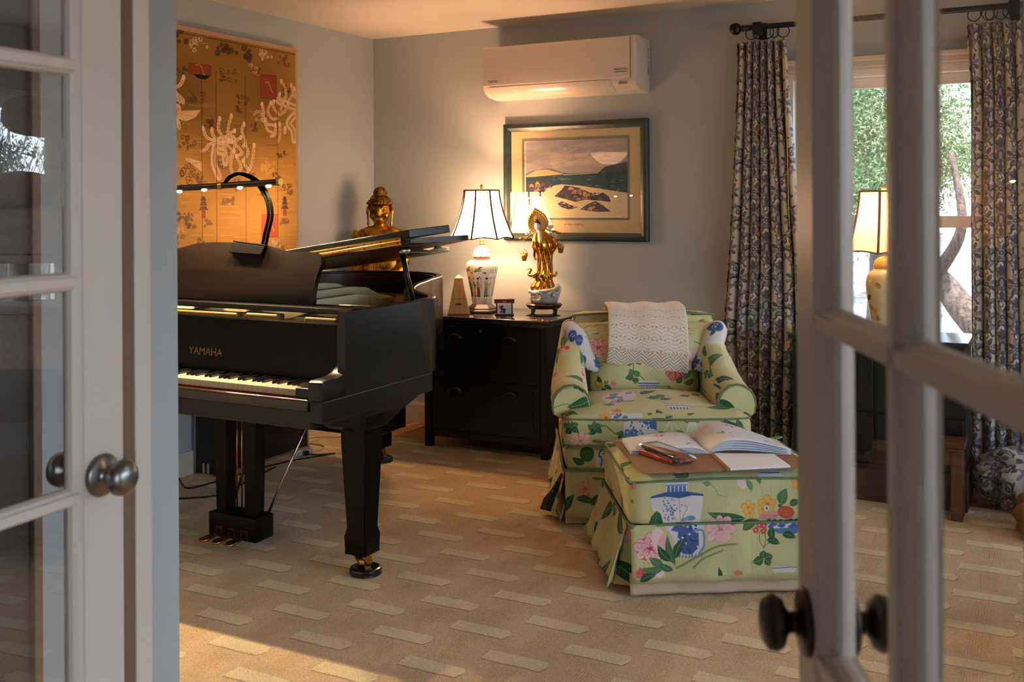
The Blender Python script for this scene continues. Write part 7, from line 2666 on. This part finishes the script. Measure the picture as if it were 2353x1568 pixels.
# ------------------------------------------------------------------ outdoors
bm = B()
NG = 26
V_ = [[bm.verts.new((-22 + 50 * i / NG, 5.7 + 30 * (j / NG) ** 1.4, -.25 - .01 * j + .08 * math.sin(i * 1.7 + j) * (j > 1) + 1.6 * max(0, (j - 9) / NG) ** 1.2)) for i in range(NG + 1)] for j in range(NG + 1)]
for j in range(NG):
    for i in range(NG):
        bm.faces.new((V_[j][i], V_[j][i + 1], V_[j + 1][i + 1], V_[j + 1][i]))
V_ = [[bm.verts.new((2.6 + 40 * (i / NG) ** 1.4, -14 + 50 * j / NG, -.26 + 4.6 * max(0, (i - 6) / NG) ** 1.2 + .06 * math.sin(i + j * 1.3) * (i > 1))) for i in range(NG + 1)] for j in range(NG + 1)]
for j in range(NG):
    for i in range(NG):
        bm.faces.new((V_[j][i], V_[j][i + 1], V_[j + 1][i + 1], V_[j + 1][i]))
SNOW = M('snowy_ground', sr(172, 168, 164), .9, col2=sr(116, 94, 72), nscale=2.2, nlo=.5, nhi=.64, bump=(12, .4))
g_ = obj('ground', bm, SNOW, smooth=True); struct(g_)
BARK = M('juniper_bark', sr(128, 110, 98), .9, col2=sr(86, 70, 60), nscale=5, stretch=(9, 9, 1), bump=(30, .8, 'NOISE', .02))
LEAFS = [M('juniper_green', sr(84, 108, 70), .8, col2=sr(130, 148, 104), nscale=3), M('juniper_pale', sr(128, 148, 104), .8, col2=sr(176, 186, 146), nscale=3), M('juniper_dark', sr(56, 76, 50), .8, col2=sr(92, 112, 76), nscale=3)]


def tree(loc, h, spread, n, seed, mat, label, base=0.4, lean=(0, 0), lf=.014):
    rnd = random.Random(seed)
    rt = thing('juniper_tree', label, 'tree', loc, group=None)
    bm = B()
    top = Vector((lean[0], lean[1], h))
    tube(bm, crv([(0, 0, -.3), (lean[0] * .2 + .08, lean[1] * .2, h * .25), (lean[0] * .6 - .06, lean[1] * .6, h * .6), tuple(top)], 5), [.17 - .13 * k / 15 for k in range(16)], 10)
    obj('trunk', bm, BARK, rt, world=False, smooth=True)
    bm = B()
    cl = []
    for k in range(24):
        f = base + (1 - base) * rnd.random()
        a = rnd.uniform(0, 2 * PI)
        r_ = spread * (1.1 - f * .6) * rnd.uniform(.4, 1)
        s_ = Vector((lean[0] * f, lean[1] * f, h * f * .9))
        e_ = s_ + Vector((math.cos(a) * r_, math.sin(a) * r_, rnd.uniform(-.1, .35)))
        tube(bm, crv([tuple(s_), tuple((s_ + e_) / 2 + Vector((0, 0, .08))), tuple(e_)], 4), [.035 - .028 * q / 8 for q in range(9)], 6)
        cl += [e_, (s_ + e_) / 2, s_ * .3 + e_ * .7]
    obj('branches', bm, BARK, rt, world=False, smooth=True)
    g = np.random.default_rng(seed)
    cc = np.array([tuple(v) for v in cl])[g.integers(0, len(cl), n)] + g.normal(0, 1, (n, 3)) * np.array((.22, .22, .17))
    d = g.normal(0, 1, (n, 3)) + np.array((0, 0, .4)); d /= np.linalg.norm(d, axis=1)[:, None]
    u = np.cross(d, g.normal(0, 1, (n, 3))); u /= np.linalg.norm(u, axis=1)[:, None]
    L_ = g.uniform(lf, lf * 2.4, (n, 1))
    vs = np.stack([cc - d * L_, cc - d * L_ * .2 - u * L_ * .27, cc + d * L_, cc - d * L_ * .2 + u * L_ * .27], 1).reshape(-1, 3)
    me = bpy.data.meshes.new('foliage')
    me.from_pydata(vs.tolist(), [], np.arange(4 * n).reshape(-1, 4).tolist())
    me.materials.append(mat)
    link(bpy.data.objects.new('foliage', me), rt)
    return rt


tree((-2.0, 8.4, -.25), 3.7, 1.1, 50000, 1, LEAFS[0], 'green juniper close outside the back window, at the left of the panes')
tree((-.35, 11.4, -.25), 4.9, 1.5, 60000, 2, LEAFS[1], 'pale green juniper outside the back window, seen behind the lit lamp')
tree((.95, 8.3, -.25), 3.9, 1.2, 40000, 5, LEAFS[0], 'leaning juniper with a bare grey trunk, outside the right half of the window', .4, (-.3, .3))
tree((-3.5, 12.2, -.2), 5.0, 1.6, 12000, 6, LEAFS[2], 'dark juniper standing farther back, left outside the window')
tree((-1.45, 9.9, -.25), 4.8, 1.25, 80000, 31, LEAFS[1], 'dense pale juniper filling the middle of the back window')
tree((.9, 14.2, -.2), 5.6, 1.9, 14000, 7, LEAFS[1], 'tall pale juniper farthest outside the window')
tree((-2.0, 16.6, -.1), 5.6, 2.2, 14000, 9, LEAFS[2], 'juniper in the far distance between the nearer trees')
bm = B()
tube(bm, crv([(-.05, 7.5, .10), (-.50, 7.75, .55), (-.74, 7.9, .84), (-1.15, 8.2, 1.25)], 6), [.12 - .06 * k / 18 for k in range(19)], 12)
tube(bm, crv([(-.74, 7.9, .84), (-.55, 7.6, 1.2), (-.62, 7.7, 1.7)], 5), [.05 - .03 * k / 10 for k in range(11)], 8)
tag(obj('fallen_trunk', bm, BARK, smooth=True), 'slanting grey-brown dead trunk outside the lower right of the window', 'tree trunk')
# scrub, fence and hill outside the right-hand window
TWIG = M('bare_twigs', sr(150, 142, 130), .9)
for i_, (x_, y_) in enumerate(((7.2, 8.8), (11.4, 9.6), (9.2, 12.6), (7.2, 16.4), (12.2, 12.9))):
    bm = B()
    rnd = random.Random(50 + i_)
    for k in range(150):
        a = rnd.uniform(0, 2 * PI); r_ = rnd.uniform(.2, 1.8); h_ = rnd.uniform(.5, 2.3)
        tube(bm, [(x_ + .1 * math.cos(a), y_ + .1 * math.sin(a), -.2), (x_ + r_ * .5 * math.cos(a), y_ + r_ * .5 * math.sin(a), h_ * .6), (x_ + r_ * math.cos(a + .3), y_ + r_ * math.sin(a + .3), h_ + .3)], [.012, .008, .004], 4)
    tag(obj('bare_shrub', bm, TWIG), ['leafless shrub nearest the right-hand window, outdoors', 'leafless shrub beside the nearest one, outdoors', 'leafless shrub at the far end of the wire fence', 'leafless shrub behind the cat tree, outdoors', 'leafless shrub farthest up the slope'][i_], 'shrub', 'bare shrubs outside the right-hand window')
bm = B()
for k in range(40):
    a, h_ = 3 + k * .45, random.uniform(.85, 1.05)
    box(bm, 5.0, 5.03, a, a + .36, -.3, h_)
box(bm, 4.96, 5.0, 3, 21, .62, .68); box(bm, 4.96, 5.0, 3, 21, .05, .11)
tag(obj('picket_fence', bm, M('weathered_fence', sr(150, 140, 130), .9, col2=sr(110, 100, 92), nscale=6, stretch=(8, 8, .6))), 'weathered board fence outside the right-hand window', 'fence')
for i_, (x_, y_) in enumerate(((14.5, 15.0), (16.5, 20.5), (11.5, 18.5), (20.5, 17.0))):
    tree((x_, y_, .6), 3.4, 1.7, 5000, 80 + i_, LEAFS[2], ['dark evergreen on the slope outside the right-hand window, nearest the fence end', 'dark evergreen rightmost on the slope', 'dark evergreen leftmost on the slope', 'dark evergreen highest on the slope'][i_], .15, lf=.04)
# ------------------------------------------------------------------ light
def lamp(name, kind, loc, energy, col, size=.03, rot=None, **kw):
    l = bpy.data.lights.new(name, kind)
    l.energy = energy
    l.color = col
    if kind in ('POINT', 'SPOT'):
        l.shadow_soft_size = size
    for k, v in kw.items():
        setattr(l, k, v)
    o = bpy.data.objects.new(name, l)
    C.objects.link(o)
    o.location = loc
    if rot:
        o.rotation_euler = rot
    return o


WARM = (1.0, .53, .27)
lamp('table_lamp_light', 'POINT', (LX, LY, 1.33), 21, WARM, .03)
lamp('window_lamp_light', 'POINT', (X2, Y2, 1.30), 5, (1.0, .58, .27), .03)
lamp('torchere_light', 'POINT', (TXL, TYL, 1.78), 9, WARM, .03)
lamp('added_ceiling_fill', 'POINT', (.75, 2.6, 2.28), 3, (1.0, .84, .68), .14)  # fill from the added, unseen ceiling fitting
for x in (-3.171, -3.035, -2.845, -2.699):
    lamp('piano_lamp_light', 'SPOT', (x, 3.10, barz(x) - .026), 16, (1.0, .72, .42), .01, rot=(0, 0, 0), spot_size=R(165), spot_blend=.4)

w = bpy.data.worlds.new('sky')
bpy.context.scene.world = w
w.use_nodes = True
nt = w.node_tree
bg = nt.nodes['Background']
sky = nt.nodes.new('ShaderNodeTexSky')
sky.sky_type = 'HOSEK_WILKIE'
sky.turbidity = 5.0
sky.ground_albedo = .7
sky.sun_direction = Vector((.25, -.32, .9)).normalized()
hs = nt.nodes.new('ShaderNodeHueSaturation')
hs.inputs['Saturation'].default_value = .8
nt.links.new(sky.outputs['Color'], hs.inputs['Color'])
nt.links.new(hs.outputs['Color'], bg.inputs['Color'])
bg.inputs['Strength'].default_value = 13
lamp('sun', 'SUN', (0, 0, 8), 5.0, (1.0, .95, .88), rot=Vector((.25, -.32, .9)).to_track_quat('Z', 'Y').to_euler(), angle=R(2))


def portal(name, loc, sx, sy, rot):
    o = lamp(name, 'AREA', loc, 1, (1, 1, 1), rot=rot, shape='RECTANGLE', size=sx, size_y=sy)
    o.data.cycles.is_portal = True
    return o


portal('portal_back_window', ((WX0 + WX1) / 2, YB + .16, (WZ0 + WZ1) / 2), WX1 - WX0, WZ1 - WZ0, (R(-90), 0, 0))
portal('portal_right_window', (XR + .16, (VY0 + VY1) / 2, (VZ0 + VZ1) / 2), VZ1 - VZ0, VY1 - VY0, (0, R(90), 0))
portal('portal_added_window', (HX1 + .16, -1.15, 1.15), 2.1, 2.5, (0, R(90), 0))

# ------------------------------------------------------------------ camera
cam = bpy.data.cameras.new('camera')
co = bpy.data.objects.new('camera', cam)
C.objects.link(co)
cam.sensor_width = 36.0
cam.sensor_fit = 'HORIZONTAL'
cam.lens = 2363.83 / 2353 * 36
cam.shift_y = -(784 - 468.81) / 2353
cam.clip_start = .02
cam.clip_end = 200
co.matrix_world = Matrix.Translation((0, 0, 1.3667)) @ Matrix.Rotation(.4844, 4, 'Z') @ Matrix.Rotation(R(90), 4, 'X') @ Matrix.Rotation(-.0055, 4, 'Z')
cam.dof.use_dof = True
cam.dof.focus_distance = 4.4
cam.dof.aperture_fstop = 6.3
sc = bpy.context.scene
sc.camera = co
sc.view_settings.view_transform = 'Standard'
sc.view_settings.look = 'None'
sc.view_settings.gamma = 1.0
sc.view_settings.exposure = 0.93
sc.view_settings.use_curve_mapping = False
sc.cycles.use_denoising = True
sc.cycles.max_bounces = 8
sc.cycles.diffuse_bounces = 4
sc.cycles.glossy_bounces = 4
sc.cycles.transparent_max_bounces = 16
sc.cycles.sample_clamp_indirect = 3.0
sc.cycles.caustics_reflective = False
sc.cycles.caustics_refractive = False
